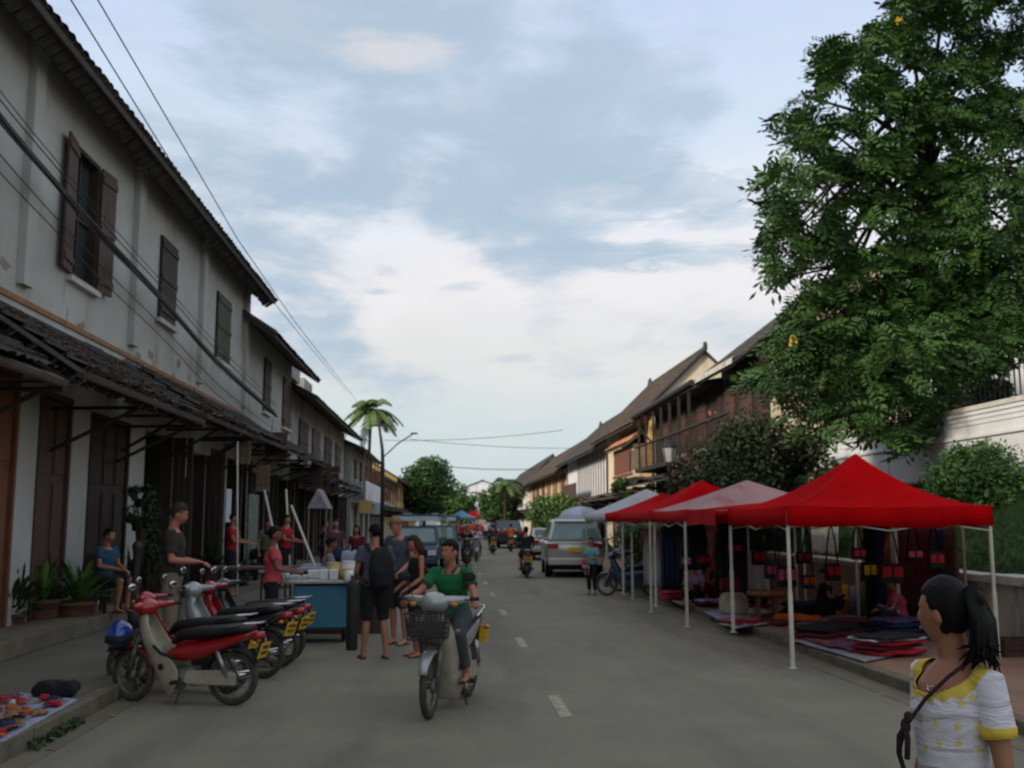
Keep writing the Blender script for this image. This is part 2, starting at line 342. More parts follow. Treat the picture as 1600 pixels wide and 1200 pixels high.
def rawmesh(name, V, Fq, m, parent=None, smooth=False):
    V = np.asarray(V, dtype=np.float32).reshape(-1, 3); Fq = np.asarray(Fq, dtype=np.int32)
    me = bpy.data.meshes.new(name); k = Fq.shape[1]
    me.vertices.add(len(V)); me.vertices.foreach_set('co', V.ravel())
    me.loops.add(Fq.size); me.loops.foreach_set('vertex_index', Fq.ravel())
    me.polygons.add(len(Fq)); me.polygons.foreach_set('loop_start', np.arange(0, Fq.size, k, dtype=np.int32))
    me.update(calc_edges=True); me.validate()
    me.materials.append(M[m]); o = bpy.data.objects.new(name, me); COL.objects.link(o)
    if parent is not None: o.parent = parent
    if smooth: me.shade_smooth()
    return o

# ------------------------------------------------------------------ foliage
def rotmats(n, rng):
    q = rng.normal(size=(n, 4)); q /= np.linalg.norm(q, axis=1)[:, None]; w, x, y, z = q.T
    return np.stack([1-2*(y*y+z*z), 2*(x*y-z*w), 2*(x*z+y*w), 2*(x*y+z*w), 1-2*(x*x+z*z), 2*(y*z-x*w), 2*(x*z-y*w), 2*(y*z+x*w), 1-2*(x*x+y*y)], 1).reshape(n, 3, 3)
def leaves(name, pts, size, m, parent=None, rng=None, flat=.0, asp=.45):
    """one leaf quad (a folded diamond) per point"""
    rng = rng or np.random.default_rng(3); pts = np.asarray(pts); n = len(pts)
    L = np.array([(-1, 0, 0), (0, -asp, .12), (1, 0, -.15), (0, asp, .12)])
    Rm = rotmats(n, rng)
    if flat: Rm[:, 2, :] *= (1-flat)
    s = size*rng.uniform(.6, 1.3, (n, 1, 1))
    V = np.einsum('nij,kj->nki', Rm, L)*s*.5 + pts[:, None, :]
    return rawmesh(name, V, np.arange(n*4).reshape(n, 4), m, parent)
def sprays(name, pts, dirs, length, m, parent=None, rng=None, pairs=4, lw=.42):
    """pinnate leaf sprays: leaflets in pairs along a drooping rachis"""
    rng = rng or np.random.default_rng(3); P = np.asarray(pts); D = np.asarray(dirs, float); n = len(P)
    D /= np.linalg.norm(D, axis=1)[:, None]
    Z = np.array([0, 0, 1.]); S = np.cross(D, Z); S /= (np.linalg.norm(S, axis=1)[:, None]+1e-6); Uv = np.cross(S, D)
    roll = rng.uniform(-.9, .9, n)[:, None]; S2 = S*np.cos(roll)+Uv*np.sin(roll); U2 = -S*np.sin(roll)+Uv*np.cos(roll)
    Ln = length*rng.uniform(.7, 1.25, (n, 1)); allV = []
    for k in range(pairs+1):
        t = (k+.6)/(pairs+.6); c = P + D*Ln*t - Z*(Ln*t*t*.38)
        for sgn in ((-1, 1) if k < pairs else (0,)):
            ax = S2*sgn*.85 + D*(.55 if sgn else 1.) - Z*.35*abs(sgn); ax /= np.linalg.norm(ax, axis=1)[:, None]
            ll = Ln*lw*rng.uniform(.8, 1.15, (n, 1)); wd = np.cross(ax, U2); wd /= (np.linalg.norm(wd, axis=1)[:, None]+1e-6)
            w = ll*.19
            allV.append(np.stack([c, c+ax*ll*.5+wd*w, c+ax*ll, c+ax*ll*.5-wd*w], 1))
    V = np.concatenate(allV, 0)
    return rawmesh(name, V, np.arange(len(V)*4).reshape(-1, 4), m, parent)
def shell_pts(c, r, n, rng, inner=.55):
    d = rng.normal(size=(n, 3)); d /= np.linalg.norm(d, axis=1)[:, None]
    q = rng.uniform(inner**3, 1, n)**(1/3); return np.asarray(c)+d*q[:, None]*np.asarray(r), d
def lump_crown(name, c, r, nl, npts, size, m, parent, seed=1, lump=.42, flat=.15):
    """uneven crown: many lumps spread over an ellipsoid"""
    rng = np.random.default_rng(seed); C, _ = shell_pts(c, np.asarray(r)*.78, nl, rng, .45); out = []
    for q in C:
        rr = min(r)*lump*rng.uniform(.6, 1.25); p, _ = shell_pts(q, (rr, rr, rr*.75), int(npts/nl*rng.uniform(.6, 1.4)), rng, .35); out.append(p)
    P = np.concatenate(out); P = P[P[:, 2] > c[2]-r[2]*1.1]
    return leaves(name, P, size, m, parent, rng, flat)
def tree(name, label, base, h, r, leafm, seed=1, leaf=.35, n=9000, nl=40, trunk_r=.2, crown_z=None, group=None):
    t = thing(name, label, 'tree', base, 0, group); rng = np.random.default_rng(seed)
    cz = crown_z if crown_z is not None else h*.62
    mb = MB(); mb.tube([(0, 0, -.2), (.05, .05, cz*.5), (0, 0, cz)], [trunk_r, trunk_r*.75, trunk_r*.45], 8)
    for i in range(7):
        a = i*2.4+seed; e = Vector((math.cos(a)*r[0]*.6, math.sin(a)*r[1]*.6, cz+rng.uniform(-.1, .3)*r[2])); b0 = Vector((0, 0, cz*rng.uniform(.45, .8)))
        mb.tube([b0, b0.lerp(e, .5)+Vector((0, 0, .1*h*.3)), e], [trunk_r*.4, trunk_r*.25, trunk_r*.1], 6)
    mb.build('trunk', 'bark', t, True)
    lump_crown('crown', (0, 0, cz), r, nl, n, leaf, leafm, t, seed)
    return t
def palm(name, label, base, h, fl, nf=16, seed=2, m='leaf_palm', lean=(.3, 0), leaflets=26):
    t = thing(name, label, 'palm tree', base); rng = random.Random(seed)
    top = Vector((lean[0], lean[1], h)); mb = MB(); mb.tube([(0, 0, -.2), (lean[0]*.2, 0, h*.4), (lean[0]*.7, lean[1]*.6, h*.8), top], [.2, .15, .13, .11], 8); mb.build('trunk', 'bark', t, True)
    for i in range(nf):
        a = i*2.399+rng.uniform(-.2, .2); el = rng.uniform(-.15, 1.15) if i % 3 else rng.uniform(-.5, .2)
        d = Vector((math.cos(a), math.sin(a), 0)); L = fl*rng.uniform(.85, 1.1); pts = []
        for k in range(9):
            s = k/8; pts.append(top + d*(L*s*math.cos(el)*(1-.12*s)) + Vector((0, 0, L*(s*math.sin(el) - .62*s*s))))
        mf = MB(); mf.tube(pts, [.03*(1-.8*k/8)+.006 for k in range(9)], 4)
        side = d.cross(Vector((0, 0, 1)))
        for k in range(leaflets):
            s = .12+.88*k/leaflets; q = s*8; i0 = min(int(q), 7); p = pts[i0].lerp(pts[i0+1], q-i0); tg = (pts[i0+1]-pts[i0]).normalized()
            ll = fl*.24*math.sin(math.pi*(.15+.8*s))**.6
            for sg in (-1, 1):
                e = p + side*sg*ll*.75 + tg*ll*.45 - Vector((0, 0, ll*rng.uniform(.25, .6))); w = tg*.05*fl/2.6
                mf.add([p-w, p+w, (p+e)/2+w*1.2, e, (p+e)/2-w*1.2], [(0, 1, 2, 3, 4)])
        mf.build('frond', m, t)
    mb = MB()
    for k in range(6): mb.ell((lean[0]+.16*math.cos(k), lean[1]+.16*math.sin(k*1.0), h-.15-.03*k), .1, 8, 6)
    mb.build('coconuts', 'wicker', t, True)['kind'] = 'stuff'
    return t

# ------------------------------------------------------------------ people
def head_grid(nu=40, nv=32):
    V, fs = [], []
    for i in range(nv+1):
        th = math.pi*i/nv; z = -math.cos(th); rr = math.sin(th)
        for j in range(nu):
            ph = 2*math.pi*j/nu; fx, fy = math.sin(ph), math.cos(ph)     # ph 0 = front (+Y)
            x, y, zz_ = .074*rr*fx, .094*rr*fy, .118*z
            if z < 0:
                t_ = -z; x *= 1-.30*t_**1.6
                if fy < 0: y *= 1-.55*t_**1.2
                else: y += .010*t_*rr
            else: x *= 1+.05*math.sin(math.pi*z)
            if fy > 0:
                def gs(px, pz, sx, sz): return math.exp(-((x-px)/sx)**2-((zz_-pz)/sz)**2)
                dy = .020*gs(0, -.028, .011, .016) + .009*gs(0, -.006, .009, .022) + .004*gs(0, .022, .045, .010) - .008*(gs(.030, .002, .016, .012)+gs(-.030, .002, .016, .012)) + .006*gs(0, -.060, .020, .006) + .005*gs(0, -.070, .018, .006) + .006*gs(0, -.098, .02, .013) + .003*(gs(.042, -.03, .02, .02)+gs(-.042, -.03, .02, .02)) - .003*gs(0, -.083, .02, .006)
                y += dy*fy
            V.append((x, y, zz_))
    for i in range(nv):
        for j in range(nu):
            j2 = (j+1) % nu; fs.append((i*nu+j, i*nu+j2, (i+1)*nu+j2, (i+1)*nu+j))
    return V, fs
HV, HF = head_grid()
STAND = dict(pelvis=(0, 0, .94), waist=(0, .01, 1.08), chest=(0, .01, 1.28), neck=(0, -.01, 1.46), head=(0, .02, 1.635),
             rs=(.175, -.005, 1.41), ls=(-.175, -.005, 1.41), re=(.225, -.03, 1.13), le=(-.225, -.03, 1.13), rw=(.235, .05, .89), lw=(-.235, .05, .89),
             rh=(.088, 0, .92), lh=(-.088, 0, .92), rk=(.095, .02, .50), lk=(-.095, .02, .50), ra=(.10, -.03, .075), la=(-.10, -.03, .075))
SIT = dict(STAND, pelvis=(0, -.02, .52), waist=(0, -.01, .66), chest=(0, .02, .86), neck=(0, .02, 1.04), head=(0, .06, 1.215), rs=(.175, .02, .99), ls=(-.175, .02, .99),
           re=(.23, .08, .74), le=(-.23, .08, .74), rw=(.12, .30, .64), lw=(-.12, .30, .64), rh=(.09, 0, .50), lh=(-.09, 0, .50), rk=(.13, .42, .50), lk=(-.13, .42, .50), ra=(.12, .36, .08), la=(-.12, .36, .08))
SQUAT = dict(SIT, pelvis=(0, -.02, .14), waist=(0, .02, .28), chest=(0, .07, .48), neck=(0, .10, .66), head=(0, .15, .83), rs=(.17, .09, .61), ls=(-.17, .09, .61), re=(.24, .20, .40), le=(-.24, .20, .40), rw=(.10, .40, .36), lw=(-.10, .40, .36),
             rh=(.09, 0, .14), lh=(-.09, 0, .14), rk=(.16, .36, .40), lk=(-.16, .36, .40), ra=(.12, .30, .06), la=(-.12, .30, .06))
RIDE = dict(STAND, pelvis=(0, -.18, .82), waist=(0, -.16, .96), chest=(0, -.09, 1.15), neck=(0, -.06, 1.33), head=(0, -.02, 1.50), rs=(.175, -.07, 1.28), ls=(-.175, -.07, 1.28),
            re=(.27, .07, 1.06), le=(-.27, .07, 1.06), rw=(.27, .30, 1.0), lw=(-.27, .30, 1.0), rh=(.10, -.14, .80), lh=(-.10, -.14, .80), rk=(.17, .24, .70), lk=(-.17, .24, .70), ra=(.18, .03, .30), la=(-.18, .03, .30))
def person(label, loc, rz, h, pose=STAND, top=('grey_tee', .45), bottom=('shorts_black', .6), skin='skin', hair='hair_black', hstyle='short', hyaw=0, hpitch=0, vox=.014, grip=False, foot='sandal', long_sleeve=False, female=False, group=None, tank=False, skirt=None, eyes=True, scale_x=1.0, neckdrop=0, name='person', tilt=None):
    K = h/1.75
    J = {k: Vector(v) for k, v in pose.items()}
    t = thing(name, label, 'person', loc, rz, group)
    sp = K
    X = Matrix.Scale(K, 4)
    side = (J['rs']-J['ls']).normalized(); hs = (J['rh']-J['lh']).normalized()
    up = (J['neck']-J['pelvis']).normalized()
    fem = .92 if female else 1.0
    w = fem*scale_x
    def torso(mb, e=0.0, z0=0, z1=9, neck=True, e2=None):
        P = [J['pelvis']-up*.09, J['pelvis'], J['pelvis'].lerp(J['waist'], .6), J['waist'], J['waist'].lerp(J['chest'], .55), J['chest'], J['chest'].lerp(J['neck'], .45), J['chest'].lerp(J['neck'], .75), J['neck']]
        hipw = .165 if not female else .172
        rd = [(.13, .10), (hipw, .115), (.150*w, .105), (.132*w, .095), (.145*w, .108), (.165*w, .118), (.168*w, .105), (.125*w, .08), (.058, .056)]
        sds = [hs, hs, hs, hs.lerp(side, .5)] + [side]*5
        rings = []
        n = 20
        for i, (p, (a, b), sd) in enumerate(zip(P, rd, sds)):
            if i < z0 or i > z1: continue
            tt = (P[min(i+1, 8)]-P[max(i-1, 0)]).normalized(); s_ = (sd-tt*sd.dot(tt)).normalized(); f_ = tt.cross(s_)
            ee = e+(e2 if (e2 is not None and i <= 3) else 0)
            rings.append([p + s_*((a+ee)*math.cos(2*math.pi*j/n)) + f_*((b+ee)*math.sin(2*math.pi*j/n)) for j in range(n)])
        mb.loft(rings)
        if female and z1 > 5:
            f = (J['neck']-J['pelvis']).cross(side).normalized()*-1
            for sg in (-1, 1): mb.ell(J['chest']+side*sg*.068+f*.075+up*-.005, (.058+e, .05+e, .055+e), 12, 8)
    b = MB(X); torso(b)
    f = up.cross(side).normalized()
    # neck and head
    hc = J['head']; b.tube([J['neck']-up*.07, J['neck'], hc-(hc-J['neck'])*.35, hc+Vector((0, -.01, 0))], [.075, .055, .050, .05], 14)
    HR = Matrix.Translation(hc) @ Matrix.Rotation(hyaw, 4, 'Z') @ Matrix.Rotation(hpitch, 4, 'X') @ Matrix.Scale(.95 if hstyle == 'pony' else 1.0, 4)
    b.add(HV, HF, HR)
    for sg in (-1, 1): b.ell((sg*.074, -.008, -.012), (.010, .020, .031), 10, 8, HR)
    for S in 'rl':
        sg = 1 if S == 'r' else -1
        s0, e0, w0 = J[S+'s'], J[S+'e'], J[S+'w']; a = 1.0 if not female else .85
        b.ell(s0, (.056*a, .056*a, .056*a)); inn = s0.lerp(J['neck'], .35)-up*.02
        b.tube([inn, s0, s0.lerp(e0, .4), e0], [.05*a, .052*a, .047*a, .037*a], 12); b.ell(e0, .038*a)
        b.tube([e0, e0.lerp(w0, .3), w0], [.037*a, .039*a, .026*a], 12)
        d = (w0-e0).normalized()
        hd = d
        if grip: hd = (d+Vector((0, .3, -.2))).normalized()
        lat = hd.cross(Vector((0, 0, 1)) if abs(hd.z) < .8 else Vector((0, 1, 0))).normalized()   # across the palm
        pn = lat.cross(hd)
        if pn.z > 0 and abs(hd.z) < .8: pn = -pn                                        # palm normal (down)
        pc = w0+hd*.045
        b.tube([w0-hd*.02, w0+hd*.02, w0+hd*.06, w0+hd*.085], [(.024, .020), (.034, .017), (.039, .015), (.034, .012)], 10, side=lat)
        for q in range(4):
            o_ = lat*(-.027+.018*q); L = (.075, .082, .076, .06)[q]; p0 = w0+hd*.078+o_
            cl = 1.0 if grip else .42
            p1 = p0+(hd*math.cos(cl*.9)+pn*math.sin(cl*.9))*L*.42; p2 = p1+(hd*math.cos(cl*2.1)+pn*math.sin(cl*2.1))*L*.34; p3 = p2+(hd*math.cos(cl*3.0)+pn*math.sin(cl*3.0))*L*.26
            b.tube([p0-hd*.02, p0, p1, p2, p3], [.0095, .0095, .009, .0085, .007], 7)
        tl = lat*(-sg if hd.z < -.5 else -sg); th0 = w0+hd*.025+tl*.026
        b.tube([th0, th0+hd*.028+tl*.016+pn*.008, th0+hd*.055+tl*.015+pn*.02, th0+hd*.07+tl*.006+pn*.028], [.012, .012, .010, .008], 7)
        h0, k0, a0 = J[S+'h'], J[S+'k'], J[S+'a']
        b.tube([h0+Vector((0, 0, .03)), h0.lerp(k0, .25), h0.lerp(k0, .7), k0], [.085, .083, .064, .052], 14); b.ell(k0, .053)
        cb = (k0.lerp(a0, .3))-Vector((0, .012, 0))
        b.tube([k0, cb, k0.lerp(a0, .75), a0], [.050, .055, .040, .035], 12)
        b.tube([a0+Vector((0, -.05, -.045)), a0+Vector((0, .02, -.03)), a0+Vector((sg*.01, .10, -.048)), a0+Vector((sg*.012, .175, -.055))], [(.033, .03), (.036, .036), (.042, .022), (.034, .014)], 10, side=(1, 0, 0))
    body = b.build('body', skin, t, True); remesh(body, vox*K, 2 if vox < .01 else 3)
    # hair
    hb = MB(X @ HR); rng = random.Random(len(label)*7+ord(label[0]))
    nu = 40; vs = []; keep = []
    for (x, y, z) in HV:
        r = math.hypot(x, y)+1e-6; fy = y/r
        line = (.058 if fy > .45 else (.058+(.45-fy)*-.09 if fy > -.2 else (-.055 if hstyle != 'short' else -.045))) if hstyle != 'pony' else (.060-.035*max(0, (.9-fy)) if fy > .62 else (.050-.09*(.62-fy) if fy > .1 else (.010 if fy > -.12 else -.075)))
        line += .010*noise.noise(Vector((x*60, y*60, 0)))
        k = 1.08+.04*noise.noise(Vector((x, y, z))*32)+(.04*min(1, max(0, z-.03)/.05)); dz = .006
        ins = z > line
        keep.append(ins); kk = k if ins else .97
        vs.append((x*kk, y*kk-(.004 if ins else 0), z*(k if z > 0 else 1)+(dz if ins else 0)))
    fs = [fc for fc in HF if sum(keep[i] for i in fc) >= 2]
    hb.add(vs, fs)
    if hstyle == 'short':
        ho = hb.build('hair', hair, t, True)
    else:
        ho = hb.build('hair', hair, t, True)
    so_ = ho.modifiers.new('s', 'SOLIDIFY'); so_.thickness = .012*K; so_.offset = -1
    if hstyle in ('pony', 'long', 'bun'):
        pb = MB(X @ HR)
        if hstyle == 'pony':
            pb.ell((0, -.03, .02), (.082, .088, .10), 20, 14); pb.ell((0, -.118, .055), .035, 12, 8)
            for q in range(120):
                a = rng.uniform(0, 6.28); rr = .045*rng.random()**.5; ox, oz = rr*math.cos(a), rr*math.sin(a); L = rng.uniform(.17, .27)
                pb.tube([(ox*.4, -.085, .064+oz*.4), (ox*1.1, -.122+abs(ox)*.2, .066+oz), (ox*1.5, -.140+oz*.5, -.01+oz*.6), (ox*1.6+rng.uniform(-.012, .012), -.138+oz*.7, -.02-L*.45), (ox*1.5+rng.uniform(-.04, .04), -.128+oz+rng.uniform(-.035, .03), .02-L*rng.uniform(.65, .9))], [.012, .015, .014, .009, .0015], 5)
        elif hstyle == 'long':
            for q in range(26):
                a = math.pi*.62+math.pi*.76*q/25; x, y = .078*math.cos(a*1.0+math.pi/2-math.pi/2), 0
                ang = -math.pi/2+(q/25-.5)*3.3; x, y = .076*math.cos(ang), .088*math.sin(ang)-.005
                L = rng.uniform(.20, .27); pb.tube([(x*.7, y*.8, .07), (x*1.05, y*1.08, 0), (x*1.1, y*1.12-.01, -.09), (x*1.05+rng.uniform(-.015, .015), y*1.15-.02, -L)], [.02, .022, .02, .006], 6)
        else: pb.ell((0, -.115, .03), (.045, .04, .045))
        pb.build('ponytail' if hstyle == 'pony' else 'long_hair' if hstyle == 'long' else 'hair_bun', hair, t, True)
    if eyes:
        for sg in (-1, 1):
            eb = MB(X @ HR); eb.ell((sg*.030, .0770, .001), (.0125, .006, .0058), 10, 8); ew = eb.build('eye', 'eye_white', t, True)
            eb = MB(X @ HR); eb.ell((sg*.029, .0815, .001), (.0058, .0028, .0056), 8, 6); eb.build('iris', 'eye_dark', ew, True)
            eb = MB(X @ HR); eb.tube([(sg*.014, .0915, .0195), (sg*.030, .089, .0235), (sg*.046, .079, .018)], [.0022, .003, .0018], 6); eb.build('eyebrow', hair, t, True)
        eb = MB(X @ HR); eb.tube([(-.021, .089, -.0665), (0, .0985, -.0645), (.021, .089, -.0665)], [(.003, .003), (.005, .0055), (.003, .003)], 8, side=(0, 0, 1)); eb.build('lips', 'lips', t, True)
    if hstyle == 'short' and vox < .015:
        tb_ = MB(X @ HR)
        for q in range(150):
            th = rng.uniform(-3.14, 3.14); el = rng.uniform(.15, 1.5); d = Vector((math.sin(th)*math.cos(el), math.cos(th)*math.cos(el), math.sin(el)))
            if d.y > .6 and d.z < .55: continue
            p_ = Vector((d.x*.084, d.y*.104, d.z*.132)); tg = Vector((rng.uniform(-.5, .5), -.3+rng.uniform(-.6, .6), -.5)).normalized()
            tb_.tube([p_*.93, p_*1.03+tg*.010, p_*1.02+tg*.028], [.008, .007, .001], 5)
        tb_.build('hair_tufts', hair, t, True)['kind'] = 'stuff'
    # top
    tb = MB(X); torso(tb, .013, 1 if bottom else 0, 7, e2=.006)
    f3 = top[1]
    if not tank:
        for S in 'rl':
            s0, e0, w0 = J[S+'s'], J[S+'e'], J[S+'w']; a = 1.0 if not female else .88
            inn = s0.lerp(J['neck'], .42)-up*.01
            if long_sleeve: tb.tube([inn, s0+up*.006, s0.lerp(e0, .5), e0, e0.lerp(w0, .5), w0], [.052*a, .066*a, .060*a, .052*a, .048*a, .042*a], 12)
            else: tb.tube([inn, s0+up*.006, s0.lerp(e0, f3*.6), s0.lerp(e0, f3)], [.052*a, .067*a, .068*a, .072*a], 14)
    else:
        for sg in (-1, 1): tb.tube([J['chest'].lerp(J['neck'], .5)+side*sg*.1*w+f*.08, J['neck'].lerp(J['rs' if sg > 0 else 'ls'], .5)+up*.01, J['chest'].lerp(J['neck'], .5)+side*sg*.09*w-f*.08], [.025, .018, .025], 8)
    tob = tb.build('shirt', top[0], t, True); remesh(tob, max(vox, .009)*K, 3)
    # bottom
    if bottom and skirt is None:
        bb = MB(X); torso(bb, .012, 0, 3); f4 = bottom[1]
        for S in 'rl':
            h0, k0, a0 = J[S+'h'], J[S+'k'], J[S+'a']; P = [h0+Vector((0, 0, .05)), h0.lerp(k0, .3)]; Rr = [.10, .102]
            if f4 <= 1: P += [h0.lerp(k0, f4*.9), h0.lerp(k0, f4)]; Rr += [.09, .092]
            else: P += [h0.lerp(k0, .8), k0, k0.lerp(a0, (f4-1)*.5), k0.lerp(a0, f4-1)]; Rr += [.084, .080, .070, .060]
            bb.tube(P, Rr, 14)
        bo = bb.build('shorts' if f4 <= 1 else 'trousers', bottom[0], t, True); remesh(bo, max(vox, .010)*K, 3)
    if skirt:
        bb = MB(X); kc = (J['rk']+J['lk'])/2; hw = (J['rk']-J['lk']).length/2; end = kc.lerp((J['ra']+J['la'])/2, skirt[1])
        bb.tube([J['waist'], J['pelvis'], J['pelvis'].lerp(kc, .5), kc, end], [(.145, .11), (.185, .14), (.18+hw*.3, .13), (.12+hw, .12), (.11+hw, .13)], 20, side=hs)
        bo = bb.build('skirt', skirt[0], t, True); remesh(bo, max(vox, .012)*K, 3)
    if foot:
        for S in 'rl':
            a0 = J[S+'a']; sg = 1 if S == 'r' else -1
            fb = MB(X)
            if foot == 'sandal':
                fb.tube([a0+Vector((0, -.075, -.072)), a0+Vector((sg*.008, .05, -.072)), a0+Vector((sg*.012, .19, -.072))], [(.036, .010), (.040, .010), (.040, .009)], 12, side=(1, 0, 0))
                fb.tube([a0+Vector((-.043, .07, -.065)), a0+Vector((0, .09, -.022)), a0+Vector((.046, .07, -.065))], .009, 6)
            else:
                fb.tube([a0+Vector((0, -.07, -.045)), a0+Vector((0, .0, -.03)), a0+Vector((sg*.01, .10, -.045)), a0+Vector((sg*.012, .20, -.055))], [(.040, .032), (.043, .045), (.047, .030), (.036, .018)], 12, side=(1, 0, 0))
            fb.build('sandal' if foot == 'sandal' else 'shoe', 'dark', t, True)
    t['K'] = K
    return t
def face(dx, dy): return math.atan2(-dx, dy)     # rotation that turns local +Y to (dx, dy)

# ================================================================== SETTING
KL, KR = -3.2, 4.70
mb = MB(); mb.add([(-400, -60, -.03), (400, -60, -.03), (400, 900, -.03), (-400, 900, -.03)], [(0, 1, 2, 3)]); tag(mb.build('ground', 'paving'), kind='structure')
def sheet(name, x0, x1, y0, y1, z, m, nx=1, ny=40):
    mb = MB(); vs = [(x0+(x1-x0)*i/nx, y0+(y1-y0)*(j/ny)**1.6, z) for j in range(ny+1) for i in range(nx+1)]
    fs = [(j*(nx+1)+i, j*(nx+1)+i+1, (j+1)*(nx+1)+i+1, (j+1)*(nx+1)+i) for j in range(ny) for i in range(nx)]
    return tag(mb.add(vs, fs).build(name, m), kind='structure')
sheet('road', KL-.05, KR+.05, -12, 420, 0.0, 'asphalt', 4)
def slab(name, x0, x1, y0, y1, z0, z1, m, bev=0): 
    mb = MB(); mb.b2(x0, x1, y0, y1, z0, z1); return tag(mb.build(name, m, bevel=bev), kind='structure')
slab('pavement', -6.3, KL-.155, -12, 420, -.3, .147, 'paving')
slab('pavement', KR+.155, 9.3, -12, 420, -.3, .117, 'brick_paving')
def kerb(x0, x1, z, seed):
    rng = random.Random(seed); root = None; y = -6.0; k = 0
    base = MB(); base.box((0, 0, 0), (x1-x0, .985, z+.1)); root_o = tag(bpy.data.objects.new('kerb', None), kind='structure'); COL.objects.link(root_o); root_o.location = ((x0+x1)/2, 0, 0)
    st = base.build('kerb_stone', 'kerb', root_o, bevel=.012); st.location = (0, y, (z-.1)/2)
    while y < 60:
        y += 1.0; c = st.copy(); COL.objects.link(c); c.parent = root_o; c.location = (rng.uniform(-.008, .008), y, (z-.1)/2+rng.uniform(-.006, .006)); c.rotation_euler = (0, 0, rng.uniform(-.006, .006))
    mb = MB(); mb.b2(-(x1-x0)/2, (x1-x0)/2, y+.52, 420, -.1, z); mb.build('kerb_run', 'kerb', root_o)
kerb(KL-.15, KL, .15, 3); kerb(KR, KR+.15, .12, 4)
# dust and litter strip in the gutters
sheet('gutter_dirt', KR-.30, KR+.01, -12, 300, .004, 'gutter_dirt'); sheet('gutter_dirt', KL-.01, KL+.22, -12, 300, .004, 'gutter_dirt')
M['line_paint'].node_tree.nodes['Principled BSDF'].inputs['Specular IOR Level'].default_value = .2
dash0 = None
for py in (1103, 1004, 957, 929, 911, 897, 886, 878, 871, 865, 860):
    px = 812+(py-1005)/1.66
    p = G(px, py); L = 1.15
    if dash0 is None:
        mb = MB(); mb.add([(-.06, -L/2, 0), (.06, -L/2, 0), (.055, L/2, 0), (-.06, L/2, 0)], [(0, 1, 2, 3)]); dash0 = tag(mb.build('road_marking', 'line_paint'), kind='structure'); d = dash0
    else: d = dash0.copy(); COL.objects.link(d)
    d.location = (1.08, p.y, .004)

# mended patches and stains in the road surface
def patch(x, y, rx, ry, m, seed, name='road_patch', z=.002):
    rg = random.Random(seed); P = []
    for k in range(22):
        a = 2*math.pi*k/22; q = 1+.75*noise.noise(Vector((math.cos(a)*1.8, math.sin(a)*1.8, seed*3.7)))+rg.uniform(-.08, .08)
        cc, ss = math.cos(a), math.sin(a); P.append((x+rx*q*math.copysign(abs(cc)**.7, cc), y+ry*q*math.copysign(abs(ss)**.7, ss), z))
    mb = MB(); mb.add(P, [tuple(range(22))]); tag(mb.build(name, m), kind='structure')
mm('patch_dark', (.228, .205, .163), (.19, .172, .138), 2, .95, .4, bscale=80, spec=.2)
mm('patch_light', (.272, .244, .193), (.222, .2, .16), 2, .95, .4, bscale=80, spec=.2)
mm('oil_stain', (.175, .16, .13), (.21, .19, .15), 3, .8, .2, spec=.3)
# ------------------------------------------------------------------ roofs, walls
def tile_roof(name, x_e, z_e, x_r, z_r, y0, y1, m, parent, pitch=.26, course=.34, thick=.07, kind='stuff'):
    """corrugated clay tiles in courses, from eave (x_e, z_e) up to ridge (x_r, z_r), running along y"""
    L = math.hypot(x_r-x_e, z_r-z_e); nc = max(2, int(L/course)); ny = max(2, int((y1-y0)/pitch)); ux, uz = (x_r-x_e)/L, (z_r-z_e)/L
    nx_, nz_ = -uz*(1 if ux > 0 else -1), abs(ux)
    o = origin(parent); V = []; q = 4
    ys = np.linspace(y0, y1, ny*q+1); rng = np.random.default_rng(int(abs(y0*13+x_e*7)) % 1000)
    wav = .035*np.abs(np.sin(np.pi*(ys-y0)/pitch)); rows = []
    for c in range(nc):
        jit = np.repeat(rng.uniform(-.012, .012, ny+1), q)[:len(ys)]
        for s, hh in ((c/nc, .045), ((c+1)/nc, .0)):
            h = hh+wav+jit
            rows.append(np.stack([x_e+ux*L*s+nx_*h-o.x, ys-o.y, z_e+uz*L*s+nz_*h-o.z], 1))
    if name == 'awning':
        sag = np.array([.09*noise.noise(Vector((0, y*.55, z_e)))+.05*noise.noise(Vector((3, y*1.9, z_e))) for y in ys]); rag = np.repeat(rng.uniform(-.16, .08, ny+1), q)[:len(ys)]
        for k, r_ in enumerate(rows):
            r_[:, 2] += sag*(1-k/len(rows))
            if k < 2: r_[:, 0] += -ux*(rag if k == 0 else rag*.3)*-1*-1; r_[:, 2] += uz*rag*-.4
    V = np.concatenate(rows); n = len(ys); Fq = [(r*n+i, r*n+i+1, (r+1)*n+i+1, (r+1)*n+i) for r in range(len(rows)-1) for i in range(n-1)]
    r = rawmesh(name, V, Fq, m, parent); 
    if kind: r['kind'] = kind
    mb = MB(); a = Vector((x_e, 0, z_e)); b = Vector((x_r, 0, z_r)); nn = Vector((nx_, 0, nz_)); t0 = -.02; t1 = -.02-thick
    pts = [a+nn*t0, b+nn*t0, b+nn*t1, a+nn*t1]
    mb.add([(p.x, y0, p.z) for p in pts]+[(p.x, y1, p.z) for p in pts], [(0, 1, 2, 3), (7, 6, 5, 4), (0, 4, 5, 1), (1, 5, 6, 2), (2, 6, 7, 3), (3, 7, 4, 0)]); mb.build('roof_deck', 'soffit', parent, world=True)
    return r
